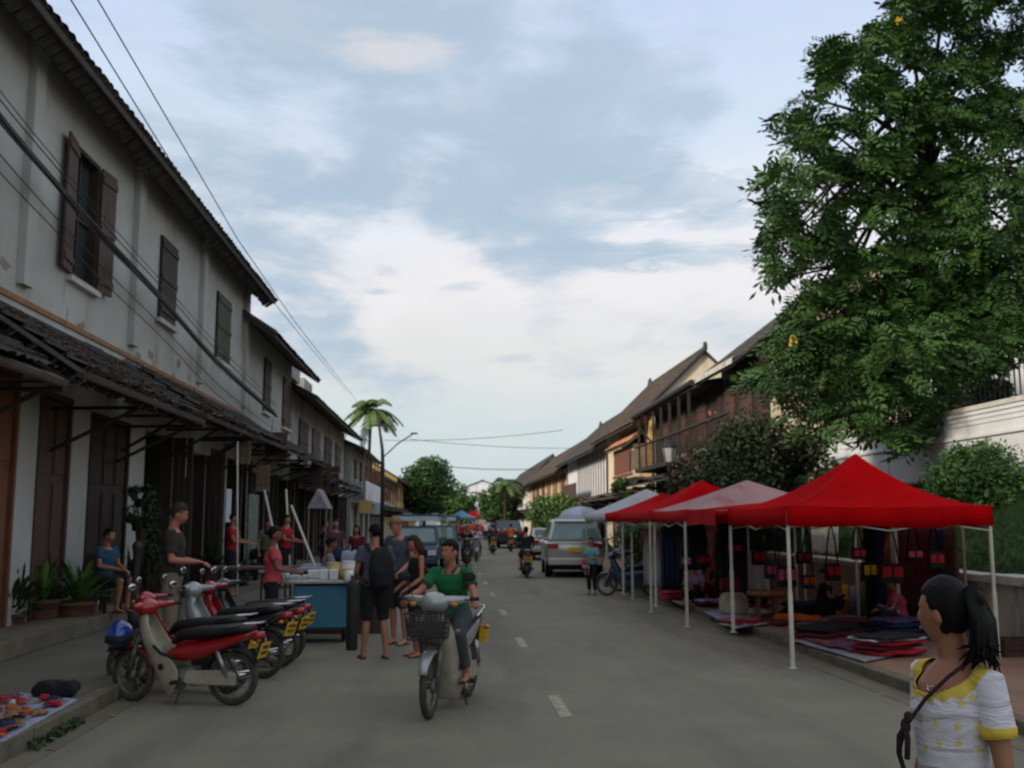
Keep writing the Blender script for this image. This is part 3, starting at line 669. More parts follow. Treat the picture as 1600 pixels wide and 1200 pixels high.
def wall_panel(xf, th, y0, y1, z0, z1, ops, m, parent, name='wall'):
    """a wall of real thickness in plane x = xf (thickness away from the road) with openings (ya, yb, za, zb)"""
    ys = sorted({y0, y1, *[min(max(v, y0), y1) for o in ops for v in o[:2]]}); zs = sorted({z0, z1, *[min(max(v, z0), z1) for o in ops for v in o[2:4]]})
    mb = MB(); x1 = xf+th
    inside = lambda y, z: any(o[0] < y < o[1] and o[2] < z < o[3] for o in ops)
    G_ = [[not inside((ys[i]+ys[i+1])/2, (zs[j]+zs[j+1])/2) for j in range(len(zs)-1)] for i in range(len(ys)-1)]
    for i in range(len(ys)-1):
        for j in range(len(zs)-1):
            if not G_[i][j]: continue
            a, b, c, d = ys[i], ys[i+1], zs[j], zs[j+1]
            mb.add([(xf, a, c), (xf, b, c), (xf, b, d), (xf, a, d)], [(0, 1, 2, 3)]); mb.add([(x1, a, c), (x1, b, c), (x1, b, d), (x1, a, d)], [(3, 2, 1, 0)])
            def gap(ii, jj): return not (0 <= ii < len(G_) and 0 <= jj < len(G_[0]) and G_[ii][jj])
            if gap(i-1, j): mb.add([(xf, a, c), (x1, a, c), (x1, a, d), (xf, a, d)], [(0, 1, 2, 3)])
            if gap(i+1, j): mb.add([(xf, b, c), (x1, b, c), (x1, b, d), (xf, b, d)], [(3, 2, 1, 0)])
            if gap(i, j-1): mb.add([(xf, a, c), (x1, a, c), (x1, b, c), (xf, b, c)], [(0, 1, 2, 3)])
            if gap(i, j+1): mb.add([(xf, a, d), (x1, a, d), (x1, b, d), (xf, b, d)], [(3, 2, 1, 0)])
    return mb.build(name, m, parent, world=True)
def shutter_set(parent, xf, s, y0, y1, z0, z1, m, state, frame='wood_dark', bars=True):
    """s = +1 / -1: side of the street the wall is on; state: closed, open, half"""
    fr = MB(); q = .07; xo = xf-s*.02
    for a, b, c, d in ((y0, y0+q, z0, z1), (y1-q, y1, z0, z1), (y0+q, y1-q, z1-q, z1), (y0+q, y1-q, z0, z0+q)): fr.b2(xo, xo+s*.16, a, b, c, d)
    w = fr.build('window', frame, parent, world=True)
    if state != 'closed':
        g = MB(); g.b2(xf+s*.14, xf+s*.16, y0+q, y1-q, z0+q, z1-q); g.build('pane', 'glass_dark', w, world=True)
        if bars:
            g = MB(); ym = (y0+y1)/2
            g.b2(xf+s*.10, xf+s*.135, ym-.025, ym+.025, z0+q, z1-q); g.b2(xf+s*.10, xf+s*.137, y0+q, ym-.03, (z0+z1)/2-.02, (z0+z1)/2+.02); g.b2(xf+s*.10, xf+s*.137, ym+.03, y1-q, (z0+z1)/2-.02, (z0+z1)/2+.02); g.build('glazing_bar', frame, w, world=True)
    hw = (y1-y0)/2
    def leaf(ya, hinge, ang):
        X = Matrix.Translation((xf-s*.045, hinge, 0)) @ Matrix.Rotation(ang, 4, 'Z') @ Matrix.Translation((0, ya-hinge, 0))
        lf = MB(X); n = max(3, int(hw/.14))
        for k in range(n): lf.b2(-.018, .018, hw*k/n+.004, hw*(k+1)/n-.004, z0+.02, z1-.02)
        for zc in (z0+.2, (z0+z1)/2, z1-.2): lf.b2(-s*.018, -s*.042, .01, hw-.01, zc-.05, zc+.05)
        lf.build('shutter', m, w, world=True)
    if state == 'closed': leaf(y0, y0, 0); leaf(y0+hw, y1, 0)
    elif state == 'open': leaf(y0-hw, y0, -.12*s*-1*-1); leaf(y1, y1, .10*s)
    elif state == 'half': leaf(y0, y0, -s*1.25*-1*-1 if False else s*1.35); leaf(y0+hw, y1, -s*1.35)
    return w
def door_set(parent, xf, s, y0, y1, z0, z1, m, ajar=False):
    mb = MB(); q = .08
    for a, b, c, d in ((y0, y0+q, z0, z1), (y1-q, y1, z0, z1), (y0+q, y1-q, z1-q, z1)): mb.b2(xf+s*.04, xf+s*.2, a, b, c, d)
    d_ = mb.build('door', m, parent, world=True); n = max(2, int((y1-y0-2*q)/.55)); w = (y1-y0-2*q)/n
    for k in range(n):
        lf = MB(); a = y0+q+k*w+.008; b = a+w-.016; xx = xf+s*.10
        lf.b2(xx, xx+s*.04, a, b, z0+.01, z1-q-.01)
        for (za, zb) in ((z0+.15, z0+.8), (z0+.95, z0+(z1-z0)*.62), (z0+(z1-z0)*.66, z1-q-.15)):
            lf.b2(xx-s*.003, xx-s*.022, a+.07, b-.07, za, zb)
        lf.build('door_leaf', m, d_, world=True)
    return d_
def house(name, label, s, xf, y0, y1, z1, wallm, depth=7, eave=(.9, None), ridge=(3.8, 2.8), wins=(), doors=(), awn=None, roofm='tile_dark', group=None, th=.25, extra_ops=(), cat='shophouse', gable_m=None, verge=.25, roof=True, courses=None):
    yc = (y0+y1)/2; t = thing(name, label, cat, (xf, yc, 0), 0, group)
    ops = [(w[0], w[1], w[2], w[3]) for w in wins]+[(d[0], d[1], .15, d[2]) for d in doors]+list(extra_ops)
    wall_panel(xf, s*th, y0, y1, 0, z1, ops, wallm, t)
    xb = xf+s*depth
    side = MB(); side.b2(xf+s*(th+.001), xb, y0, y0+.2, 0, z1); side.b2(xf+s*(th+.001), xb, y1-.2, y1, 0, z1); side.b2(xb-s*.2, xb, y0+.201, y1-.201, 0, z1)
    side.build('side_wall', gable_m or wallm, t, world=True)
    fl = MB(); zf = (awn[0]-.1) if awn else z1*.53; fl.b2(xf+s*(th+.01), xb-s*.21, y0+.21, y1-.21, zf-.15, zf); fl.b2(xf+s*(th+.01), xb-s*.21, y0+.21, y1-.21, .10, .152); fl.build('floor', 'wood_dark', t, world=True)
    if roof:
        xe = xf-s*eave[0]; rx = xf+s*ridge[0]; rz = z1+ridge[1]; sl_ = (rz-z1)/ridge[0]; ze = eave[1] if eave[1] is not None else z1-sl_*eave[0]
        sl_ = (rz-ze)/(ridge[0]+eave[0])
        tile_roof('roof', xe, ze, rx, rz, y0-verge, y1+verge, roofm, t)
        xb2 = 2*rx-xe
        mb = MB(); mb.add([(rx, y0-verge, rz), (rx, y1+verge, rz), (xb2, y1+verge, ze), (xb2, y0-verge, ze), (rx, y0-verge, rz-.1), (rx, y1+verge, rz-.1), (xb2, y1+verge, ze-.1), (xb2, y0-verge, ze-.1)], [(0, 1, 2, 3), (7, 6, 5, 4), (0, 3, 7, 4), (1, 0, 4, 5), (2, 1, 5, 6), (3, 2, 6, 7)]); mb.build('rear_roof', roofm, t, world=True)
        zw = ze+sl_*eave[0]-.13
        for ya, yb in ((y0+.01, y0+.19), (y1-.19, y1-.01)):
            g = MB(); pr = [(xf+s*.02, z1-.4), (xf+s*.02, zw), (rx, rz-.13), (2*rx-xf, zw), (2*rx-xf, z1-.4)]
            g.add([(a, ya, b) for a, b in pr]+[(a, yb, b) for a, b in pr], [(0, 1, 2, 3, 4), (9, 8, 7, 6, 5)]+[(i, (i+1) % 5, (i+1) % 5+5, i+5) for i in range(5)]); g.build('gable', gable_m or wallm, t, world=True)
        rd = MB(); rd.tube([(rx, y0-verge, rz+.04), (rx, y1+verge, rz+.04)], .11, 8); rg = rd.build('ridge_cap', roofm, t, world=True)
        for ya in (y0-verge, y1+verge):
            v = MB(); v.tube([(xe, ya, ze+.02), (rx, ya, rz+.03)], .075, 6); v.build('verge_board', 'tile_dark', t, world=True)
    for w in wins:
        shutter_set(t, xf, s, *w[:4], w[4], w[5])
        sb = MB(); sb.b2(xf-s*.10, xf-s*.002, w[0]-.1, w[1]+.1, w[2]-.09, w[2]-.004); sb.build('window_sill', 'coping', t, world=True)
    for d in doors:
        if len(d) > 3 and d[3]: door_set(t, xf-s*.07, s, d[0], d[1], .15, d[2], d[3])
        elif (d[1]+d[0])/2 < 60:
            fb = MB()  # dark boards added over the far jamb, standing in for shade in the opening
            for q in range(3): fb.b2(xf-s*(.02+.14*q), xf-s*(.14+.14*q), d[1]-.02-.03*(q % 2), d[1]+.02-.03*(q % 2), .17, d[2]-.02)
            fb.b2(xf, xf+s*th, d[1]-.03, d[1]-.002, .17, d[2]-.01); fb.build('reveal_shade_boards', 'wood_dark', t, world=True)
    if awn:
        zi, zo, out = awn[:3]; ya, yb = (awn[3], awn[4]) if len(awn) > 4 else (y0, y1)
        tile_roof('awning', xf-s*out, zo, xf-s*.02, zi, ya, yb, awn[5] if len(awn) > 5 else 'tile_awning', t, pitch=.24, course=.3, thick=.05)
        n = max(2, int((yb-ya)/2.5)); br = MB()
        for k in range(n+1):
            y = ya+.08+(yb-ya-.16)*k/n
            br = MB(); br.tube([(xf-s*.03, y, zo-.55), (xf-s*(out-.1), y, zo-.12)], .035, 6); br.tube([(xf-s*.03, y, zo-.1), (xf-s*(out-.05), y, zo-.1)], .035, 6); br.build('awning_bracket', 'wood_dark', t, world=True)
    return t

# ------------------------------------------------------------------ LEFT ROW
XL = -5.8
def yL(px, py=650, X=XL): return AX(px, py, X).y
w1 = (yL(112, 330), yL(152, 340)); zt = AX(130, 230, XL).z; zb = AX(117, 425, XL).z
zt1, zb1 = 7.55, 5.45
Y1a, Y1b = -8.0, yL(384, 560)
print('house1 end', Y1b, w1, zt, zb)
wn = [(w1[0], w1[1], zb1, zt1, 'wood_brown', 'open'), (yL(247, 450), yL(272, 450), 5.75, 7.45, 'wood_dark', 'closed'), (yL(336, 520), yL(357, 520), 5.75, 7.45, 'wood_green', 'closed'), (5.2, 6.4, zb1, zt1, 'wood_brown', 'open')]
dy = lambda a: yL(a, 800)
drs = [(dy(2)-1.3, dy(18), 3.75, 'wood_red'), (dy(52), dy(103), 3.6, 'wood_brown'), (dy(134), dy(196), 3.5, 'wood_dark'), (dy(222), dy(266), 3.5, None), (dy(275), dy(318), 3.3, None), (dy(326), dy(348), 3.5, 'wood_brown'), (dy(352), dy(368), 3.4, None)]
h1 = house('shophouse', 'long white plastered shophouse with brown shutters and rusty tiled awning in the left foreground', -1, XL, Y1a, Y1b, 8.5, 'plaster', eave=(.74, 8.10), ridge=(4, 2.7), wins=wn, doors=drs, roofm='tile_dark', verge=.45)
for py_ in (yL(45, 250), yL(213, 350), yL(315, 450), Y1b-.25, yL(45, 250)-5, yL(45, 250)-10):
    mb = MB(); mb.b2(XL+.002, XL+.11, py_-.17, py_+.17, 4.9, 8.35); mb.b2(XL+.002, XL+.14, py_-.22, py_+.22, 8.2, 8.35); mb.build('pilaster', 'plaster', h1, world=True)
# rain streaks below sills and pilaster feet, flaked patches of render
rs_ = random.Random(9); mm('streak', (.30, .285, .25), (.38, .37, .34), 5, .95, .1, stretch=(1, 4, .4)); mm('bare_render', (.30, .26, .21), (.24, .21, .17), 5, .95, .5)
for k in range(26):
    y = rs_.choice([w1[0], w1[1], yL(247, 450), yL(272, 450), yL(213, 350)-.25, yL(45, 250)+.3, yL(315, 450)-.25])+rs_.uniform(-.15, .15); zt_ = rs_.uniform(4.9, 5.4) if k % 2 else rs_.uniform(7.0, 8.2); L_ = rs_.uniform(.2, .6); w_ = rs_.uniform(.012, .03)
    mb = MB(); mb.add([(XL-.0+.004, y-w_, zt_), (XL+.004, y+w_, zt_), (XL+.004, y+w_*.3, zt_-L_), (XL+.004, y-w_*.2, zt_-L_)], [(0, 1, 2, 3)]); mb.build('rain_streak', 'streak', h1, world=True)
for k in range(7):
    y = rs_.uniform(13, 28); z_ = rs_.uniform(4.75, 5.1); mb = MB(); n_ = 9; mb.add([(XL+.004+.0006*k, y+rs_.uniform(.08, .28)*math.cos(6.283*q/n_), z_+rs_.uniform(.04, .12)*math.sin(6.283*q/n_)) for q in range(n_)], [tuple(range(n_))]); mb.build('bare_patch', 'bare_render', h1, world=True)
# eave tiles: one course of single tiles hanging over the edge
mb = MB(); r_ = [Vector((.115*math.cos(a), 0, .05*math.sin(a)*1.0)) for a in [math.pi*k/5 for k in range(6)]]
def half_tile(L=.42, w=.115, h=.055, t=.014):
    mb = MB(); A = [math.pi*k/5 for k in range(6)]
    o_ = [(w*math.cos(a), h*math.sin(a)) for a in A]; i_ = [((w-t)*math.cos(a), (h-t)*math.sin(a)) for a in reversed(A)]; pr = o_+i_; n = len(pr)
    vs = [(0, y, z) for y, z in pr]+[(L, y*.85, z) for y, z in pr]
    return mb.add(vs, [tuple(range(n)), tuple(range(2*n-1, n-1, -1))]+[(i, (i+1) % n, n+(i+1) % n, n+i) for i in range(n)])
t0_ = half_tile().build('roof_tile', 'tile_dark', h1); o_ = h1.location; rr_ = random.Random(2)
sl1 = math.atan2(8.5+2.7-8.10, 4+.74); nT = 95
for i in range(nT):
    c = t0_ if i == 0 else t0_.copy()
    if i: COL.objects.link(c); c.parent = h1
    y = Y1b+.35-i*.245
    c.location = (XL+.74+.03-o_.x+rr_.uniform(-.02, .03), y-o_.y, 8.10+.035-o_.z+rr_.uniform(-.01, .015)); c.rotation_euler = (0, sl1*1.0, math.pi+rr_.uniform(-.04, .04)); c.rotation_mode = 'XYZ'
# awning segments of shophouse 1
def awning(parent, xf, s, ya, yb, zi, zo, out, m='tile_awning', ntile=0):
    tile_roof('awning', xf-s*out, zo, xf-s*.02, zi, ya, yb, m, parent, pitch=.24, course=.3, thick=.05)
    n = max(2, int((yb-ya)/2.6))
    for k in range(n+1):
        y = ya+.08+(yb-ya-.16)*k/n; br = MB()
        br.tube([(xf-s*.03, y, zo-.75), (xf-s*(out-.25), y, zo-.10)], .03, 6); br.tube([(xf-s*.03, y, zo-.13), (xf-s*(out-.04), y, zo-.11)], .03, 6); br.build('awning_bracket', 'wood_dark', parent, world=True)
    bm_ = MB(); bm_.tube([(xf-s*(out-.06), ya, zo-.06), (xf-s*(out-.06), yb, zo-.06)], .035, 6); bm_.build('awning_beam', 'wood_brown', parent, world=True)
ya_ = [(-6, 12.0, 4.15, 3.35, 1.45), (12.2, 18.3, 4.52, 3.50, 1.55), (18.45, 24.2, 4.60, 3.72, 1.35), (24.35, Y1b-.1, 4.62, 3.80, 1.25)]
for a in ya_: awning(h1, XL, -1, *a)
ns = 0
t2_ = half_tile(.34, .11, .05).build('awning_tile', 'tile_awning', h1)
for (ya, yb, zi, zo, out) in ya_[1:3]:
    sl2 = math.atan2(zi-zo, out); k = int((yb-ya)/.24)
    for r in range(5):
        for i in range(k):
            if rr_.random() < .16 or ns > 230: continue
            c = t2_ if ns == 0 else t2_.copy()
            if ns: COL.objects.link(c); c.parent = h1
            s_ = (r*.3-.03)/math.hypot(zi-zo, out); y = ya+.12+i*.24
            c.location = (XL+out*(1-s_)+.02-o_.x, y-o_.y, zo+(zi-zo)*s_+.065+rr_.uniform(-.01, .035)); c.rotation_euler = (rr_.uniform(-.16, .16), sl2+rr_.uniform(-.12, .12), math.pi+rr_.uniform(-.16, .16)); ns += 1
mb = MB(); mb.b2(XL+.001, XL+.03, 12.2, Y1b, 4.66, 4.74); mb.build('flashing', 'rust', h1, world=True)
mb = MB(); mb.b2(XL+.001, XL+.75, -8, yL(205, 935)+.3, .15, .36); mb.build('step', 'kerb', h1, world=True, bevel=.01)
# ground-floor goods and pale door head seen through the openings
for (a, b, zc) in ((275, 318, 3.05),):
    mb = MB(); mb.b2(XL-.28, XL-.30, dy(a)+.05, dy(b)-.05, 2.75, 3.2); mb.build('transom_panel', 'plaster_white', h1, world=True)

Y2b = yL(455, 620)
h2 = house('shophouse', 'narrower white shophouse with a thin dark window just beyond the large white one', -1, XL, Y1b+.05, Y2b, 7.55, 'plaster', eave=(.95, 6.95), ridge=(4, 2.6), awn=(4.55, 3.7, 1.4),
           wins=[(yL(411, 600), yL(421, 600), 5.15, 6.85, 'wood_dark', 'closed'), (yL(441, 620), yL(453, 620), 5.0, 6.75, 'wood_brown', 'closed')], doors=[(yL(392, 800), yL(412, 800), 3.2, None), (yL(422, 800), yL(447, 800), 3.2, None)], verge=.7)
Y3b = yL(538, 700)
q3 = [(Y2b+.1+(Y3b-Y2b)*a, Y2b+.1+(Y3b-Y2b)*b) for a, b in ((.10, .22), (.30, .42), (.52, .66), (.76, .88))]
h3 = house('shophouse', 'weathered grey shophouse with tall narrow shutters and a broad grey soffit', -1, XL, Y2b+.05, Y3b, 6.55, 'plaster_grey', eave=(1.0, 6.2), ridge=(4, 2.2), awn=(3.9, 3.3, 1.3, Y2b+.1, Y3b-3, 'tile_brown'),
           wins=[(a, b, 3.95 if i < 2 else 4.2, 5.7, 'wood_brown' if i % 2 else 'wood_dark', 'closed') for i, (a, b) in enumerate(q3)], doors=[(a, b, 3.0, None) for a, b in q3], verge=.3)
mb = MB(); mb.b2(XL-.3, XL-3.5, Y2b+.6, Y2b+4.2, 7.3, 8.0); mb.b2(XL-.3, XL-3.3, Y2b+5.5, Y2b+8, 7.2, 7.75); mb.build('parapet', 'plaster_grey', h3, world=True)
Y4b = yL(572, 720)
h4 = house('shophouse', 'grey balcony house with a white boarded upper storey standing before the palm', -1, XL+.4, Y3b+.1, Y4b, 5.9, 'plaster_grey', eave=(.8, 5.65), ridge=(4.3, 2.0),
           wins=[(Y3b+.1+(Y4b-Y3b)*a, Y3b+.1+(Y4b-Y3b)*b, 4.1, 5.3, 'wood_dark', 'closed') for a, b in ((.1, .2), (.35, .45), (.6, .7), (.82, .92))], doors=[(Y3b+2+k*4.2, Y3b+4.6+k*4.2, 2.7, None) for k in range(4)], verge=.3)
mb = MB(); mb.b2(XL+.42, XL+1.25, Y3b+.3, Y4b-1, 2.75, 2.9)
mb.build('balcony_floor', 'plaster_grey', h4, world=True)
bw = MB(); bw.b2(XL+1.17, XL+1.25, Y3b+.3, Y4b-1, 2.9, 3.95); bw.build('balcony_front', 'plaster_white', h4, world=True)
for k in range(6):
    y = Y3b+.4+(Y4b-Y3b-1.6)*k/5; mb = MB(); mb.b2(XL+1.08, XL+1.165, y-.05, y+.05, 2.9, 5.5); mb.build('balcony_post', 'wood_pale', h4, world=True)
Y = Y4b+.2
for i, (ln, zt_, wm, lab, rm) in enumerate([(16, 5.0, 'plaster_grey', 'low dark shophouse behind the leaning street pole', 'tile_dark'), (20, 5.6, 'plaster_cream', 'cream gabled house half hidden beyond the pole on the left', 'tile_brown'), (26, 6.3, 'plaster_yellow', 'ochre yellow house with a dark tiled roof next to the round tree', 'tile_brown'), (34, 5.2, 'plaster_yellow', 'farthest yellow house on the left before the trees', 'tile_dark')]):
    n = 4; wn_ = [(Y+1.2+k*(ln-1)/n, Y+2.6+k*(ln-1)/n, zt_*.6, zt_*.86, 'wood_brown', 'closed') for k in range(n)]
    dr_ = [(Y+1+k*(ln-1)/n, Y+3+k*(ln-1)/n, 2.6, None) for k in range(n)]
    house('shophouse', lab, -1, XL+.2*i, Y, Y+ln, zt_, wm, eave=(1.0, None), ridge=(3.6, 2.1), wins=wn_, doors=dr_, roofm=rm, awn=(3.1, 2.6, 1.2), group=None, verge=.2); Y += ln+.3

# ------------------------------------------------------------------ RIGHT ROW
XR = 8.5
def yR(px, py=690, X=XR): return AX(px, py, X).y
YAa, YAb = 27.2, 31.2
hA = house('shophouse', 'big dark timber house with cream coped roof behind the street lamp on the right', 1, XR, YAa, YAb, 6.45, 'wood_dark', eave=(.8, 6.0), ridge=(3.2, 2.6), roofm='tile_dark', gable_m='plaster_cream',
           wins=[(27.9+k*1.7, 28.9+k*1.7, 4.2, 5.8, 'wood_brown', 'closed') for k in range(2)], doors=[(27.7+k*1.8, 29.0+k*1.8, 2.8, None) for k in range(2)], awn=(3.6, 3.1, 1.5), verge=.12, depth=4.3)
YQ = 41.6
hQ = house('shophouse', 'dark timber house with a low porch roof and grey gutter just beyond the coped one', 1, XR, YAb+.1, YQ, 6.0, 'wood_dark', eave=(.85, 5.95), ridge=(1.6, .35), roofm='tile_dark', wins=[(33+k*2.9, 34.2+k*2.9, 4.1, 5.6, 'wood_brown', 'closed') for k in range(3)], doors=[(32.5+k*3, 34.6+k*3, 2.8, None) for k in range(3)], awn=(3.5, 3.1, 1.5), verge=.05, depth=3.2)
for k in range(7):
    y = YAb+1+k*1.45; mb = MB(); mb.b2(XR-.83, XR-.75, y, y+.08, 3.8, 5.9); mb.build('porch_post', 'wood_dark', hQ, world=True)
mb = MB(); mb.b2(XR-.02, XR-.9, YAa+.2, YQ-.2, 3.65, 3.8); 
mb.build('balcony_floor', 'wood_dark', hQ, world=True)
for k in range(46):
    y = YAa+.4+k*.34; mb = MB(); mb.b2(XR-.84, XR-.80, y, y+.05, 3.8, 4.65); b_ = mb.build('baluster', 'wood_dark', hQ, world=True)
mb = MB(); mb.b2(XR-.88, XR-.78, YAa+.2, YQ-.2, 4.65, 4.72); mb.build('balcony_rail', 'wood_dark', hQ, world=True)
mb = MB(); mb.tube([(XR-.92, YAb+.1, 6.02), (XR-.92, YQ, 5.95)], .10, 8); mb.build('gutter', 'iron', hQ, world=True)
mb = MB(); mb.tube([(XR-.9, YQ, 5.95), (XR-.4, YQ, 5.2), (XR-.1, YQ, 4.9), (XR-.1, YQ, .2)], .05, 8); mb.build('downpipe', 'iron', hQ, world=True)
mb = MB(); mb.add([(XR-.84, YAa-.2, 6.12), (XR-.72, YAa-.2, 6.20), (XR-.72, 31.2, 6.20), (XR-.84, 31.2, 6.12), (XR-.84, YAa-.2, 5.98), (XR-.84, 31.2, 5.98)], [(0, 1, 2, 3), (4, 0, 3, 5)]); mb.build('eave_mortar', 'coping', hA, world=True)
YBb = yR(950)
YAb = YQ+.5
hB = house('shophouse', 'cream and yellow gabled house with a red shuttered bay window on the right', 1, XR, YAb+.1, YBb, 6.35, 'plaster_cream', eave=(.9, 5.75), ridge=(2.3, 2.55), roofm='tile_brown', depth=4.6,
           wins=[], doors=[(YAb+1+k*2.6, YAb+2.8+k*2.6, 2.7, None) for k in range(3)], awn=(3.15, 2.75, 1.6, YAb+.2, YBb-.2, 'tile_brown'), verge=.15)
mb = MB(); mb.ell((XR+2.3, YAb-.05, 9.05), (.10, .10, .20)); mb.build('finial', 'tile_dark', hB, world=True)
ba, bb = 43.3, 48.6
mb = MB(); mb.b2(XR-.6, XR-.001, ba, bb, 3.6, 5.0); mb.build('bay', 'plaster_cream', hB, world=True)
for k in range(8):
    a = ba+.35+k*(bb-ba-.7)/8; mb = MB(); mb.b2(XR-.60, XR-.64, a+.02, a+(bb-ba-.7)/8-.02, 3.85, 4.9); mb.build('shutter', 'wood_red', hB, world=True)
mb = MB(); mb.b2(XR-.62, XR-.655, ba+.1, bb-.1, 3.68, 3.80); mb.build('bay_sill', 'wood_red', hB, world=True)
tile_roof('bay_roof', XR-.95, 5.0, XR-.02, 5.75, ba-.3, bb+.3, 'tile_orange', hB, kind=None)
for ya, yb in ((YAb+.15, ba-.1), (bb+.5, bb+1.3)):
    mb = MB(); mb.b2(XR-.10, XR-.002, ya, yb, 3.3, 5.9); mb.build('yellow_pier', 'plaster_yellow', hB, world=True)
YCb = yR(888)
hC = house('shophouse', 'half timbered white house with dark vertical posts and a slatted balcony on the right', 1, XR, YBb+.5, YCb, 6.0, 'plaster_white', eave=(.9, 5.45), ridge=(2.3, 2.3), roofm='tile_dark', depth=4.6,
           wins=[], doors=[(YBb+1+k*4, YBb+3.2+k*4, 2.6, None) for k in range(4)], awn=(2.95, 2.55, 1.6, YBb+.2, YCb-.2, 'tile_brown'), verge=.15)
for k in range(13):
    y = YBb+.5+k*(YCb-YBb-6)/12; mb = MB(); mb.b2(XR-.03, XR-.002, y-.13, y+.13, 3.1, 5.7); mb.build('timber_post', 'wood_brown', hC, world=True)
mb = MB(); mb.b2(XR-1.0, XR-.002, YBb+6, YCb-4.5, 3.0, 3.12); mb.build('balcony_floor', 'wood_dark', hC, world=True)
for k in range(22):
    y = YBb+6+k*(YCb-YBb-10.6)/22; mb = MB(); mb.b2(XR-1.0, XR-.95, y, y+.28, 3.12, 3.95); mb.build('balcony_board', 'wood_brown', hC, world=True)
YDb = yR(826)
hD = house('shophouse', 'long low house with orange wooden panels and posts farther down the right side', 1, XR, YCb+.6, YDb, 5.5, 'plaster_cream', eave=(1.0, 5.1), ridge=(2.4, 2.5), roofm='tile_brown', depth=4.8,
           wins=[(YCb+2+k*5.2, YCb+4.6+k*5.2, 3.3, 5.1, 'wood_orange' if k % 3 else 'wood_red', 'closed') for k in range(6)], doors=[(YCb+1+k*5, YCb+3.6+k*5, 2.6, None) for k in range(6)], awn=(2.9, 2.5, 1.6, YCb+.2, YDb-.2, 'tile_brown'), verge=.15)
for k in range(14):
    y = YCb+.8+k*(YDb-YCb-1)/14; mb = MB(); mb.b2(XR-.03, XR-.002, y-.14, y+.14, 3.0, 5.6); mb.build('timber_post', 'wood_brown', hD, world=True)
for h_, yy, zz_ in ((hB, YBb, 8.95), (hC, YCb, 8.35), (hD, YDb, 8.05)):
    mb = MB(); mb.ell((XR+2.3, yy-.1, zz_), (.13, .16, .38)); mb.build('finial', 'tile_dark', h_, world=True)
house('shophouse', 'whitish gabled house at the far end of the right row', 1, XR-.3, YDb+.2, YDb+50, 5.6, 'plaster_white', eave=(.9, None), ridge=(2.9, 3.0), roofm='tile_dark', depth=5.2,
      wins=[(YDb+4+k*9, YDb+8+k*9, 3.2, 4.8, 'wood_brown', 'closed') for k in range(5)], doors=[(YDb+3+k*9, YDb+7+k*9, 2.6, None) for k in range(5)], awn=(2.9, 2.5, 1.6), verge=.2)

# ------------------------------------------------------------------ RIGHT TERRACE: low wall, grass bank, temple wall
XW = 7.15
lw = thing('low_wall', 'low weathered concrete wall with pale coping in front of the grass bank', 'wall', (XW, 10, 0))
def lowwall(y0, y1):
    mb = MB(); mb.b2(XW, XW+.3, y0, y1, 0, .93); mb.build('wall_face', 'low_wall', lw, world=True)
    n = int((y1-y0)/1.2)
    for k in range(n):
        a = y0+(y1-y0)*k/n; mb = MB(); mb.b2(XW-.05, XW+.36, a+.006, a+(y1-y0)/n-.006, .932, 1.04+.008*math.sin(k*2.1)); mb.build('coping_stone', 'coping', lw, world=True, bevel=.01)
lowwall(-4, 27.0)
def bank_z(x, y):
    u = min(max((x-XW-.3)/(10-XW-.3), 0), 1); return .97+1.55*(u**.9)+.05*noise.noise(Vector((x*.8, y*.8, 0)))
V = []; nx, ny = 24, 90
for j in range(ny+1):
    for i in range(nx+1):
        x = XW+.30+(10.1-XW-.30)*i/nx; y = -6+33.1*j/ny; V.append((x, y, bank_z(x, y)))
Fq = [(j*(nx+1)+i, j*(nx+1)+i+1, (j+1)*(nx+1)+i+1, (j+1)*(nx+1)+i) for j in range(ny) for i in range(nx)]
tag(rawmesh('grass_bank', V, Fq, 'grass', smooth=True), kind='structure')
rng = np.random.default_rng(5); n = 26000
gx, gy = rng.uniform(XW+.32, 10, n), rng.uniform(6, 27, n); gz = np.array([bank_z(a, b) for a, b in zip(gx, gy)])
hgt = rng.uniform(.05, .13, n); an = rng.uniform(0, 6.28, n); lx, ly = rng.normal(0, .03, n), rng.normal(0, .03, n)
V = np.stack([np.stack([gx-.012*np.cos(an), gy-.012*np.sin(an), gz-.01], 1), np.stack([gx+.012*np.cos(an), gy+.012*np.sin(an), gz-.01], 1), np.stack([gx+lx, gy+ly, gz+hgt], 1)], 1)
tag(rawmesh('grass', V.reshape(-1, 3), np.arange(n*3).reshape(n, 3), 'grass'), 'short green grass on the bank between low wall and white wall', 'grass', kind='stuff')
XT = 10.0
tw = thing('boundary_wall', 'tall white moulded temple boundary wall above the grass bank', 'wall', (XT, 20, 0))
mb = MB(); mb.b2(XT, XT+.4, -4, 27.1, 1.8, 3.55); mb.build('wall_face', 'plaster_white', tw, world=True)
for (o_, a, b, m_) in ((.02, 3.551, 3.64, 'plaster_white'), (.04, 3.641, 3.73, 'plaster_white'), (.07, 3.731, 3.81, 'plaster_white'), (.10, 3.811, 3.90, 'coping'), (.05, 3.30, 3.35, 'plaster_white')):
    mb = MB(); mb.b2(XT-o_, XT-.001 if o_ == .05 else XT+.4, -4, 27.1, a, b); mb.build('moulding', m_, tw, world=True)
for k in range(9): 
    mb = MB(); y = 8+k*2.1; mb.b2(XT-.006, XT-.0005, y, y+.04, 2.7, 3.28); mb.build('water_stain', 'low_wall', tw, world=True)
mb = MB(); mb.b2(XT+.4, 40, -4, 27.1, 2, 3.84); mb.b2(13.3, 40, 27.1, 60, 2, 3.84); tag(mb.build('terrace', 'grass'), kind='structure')
fe = thing('iron_fence', 'dark iron railing on the terrace above the white wall', 'fence', (11.2, 20, 3.84))
mb = MB()
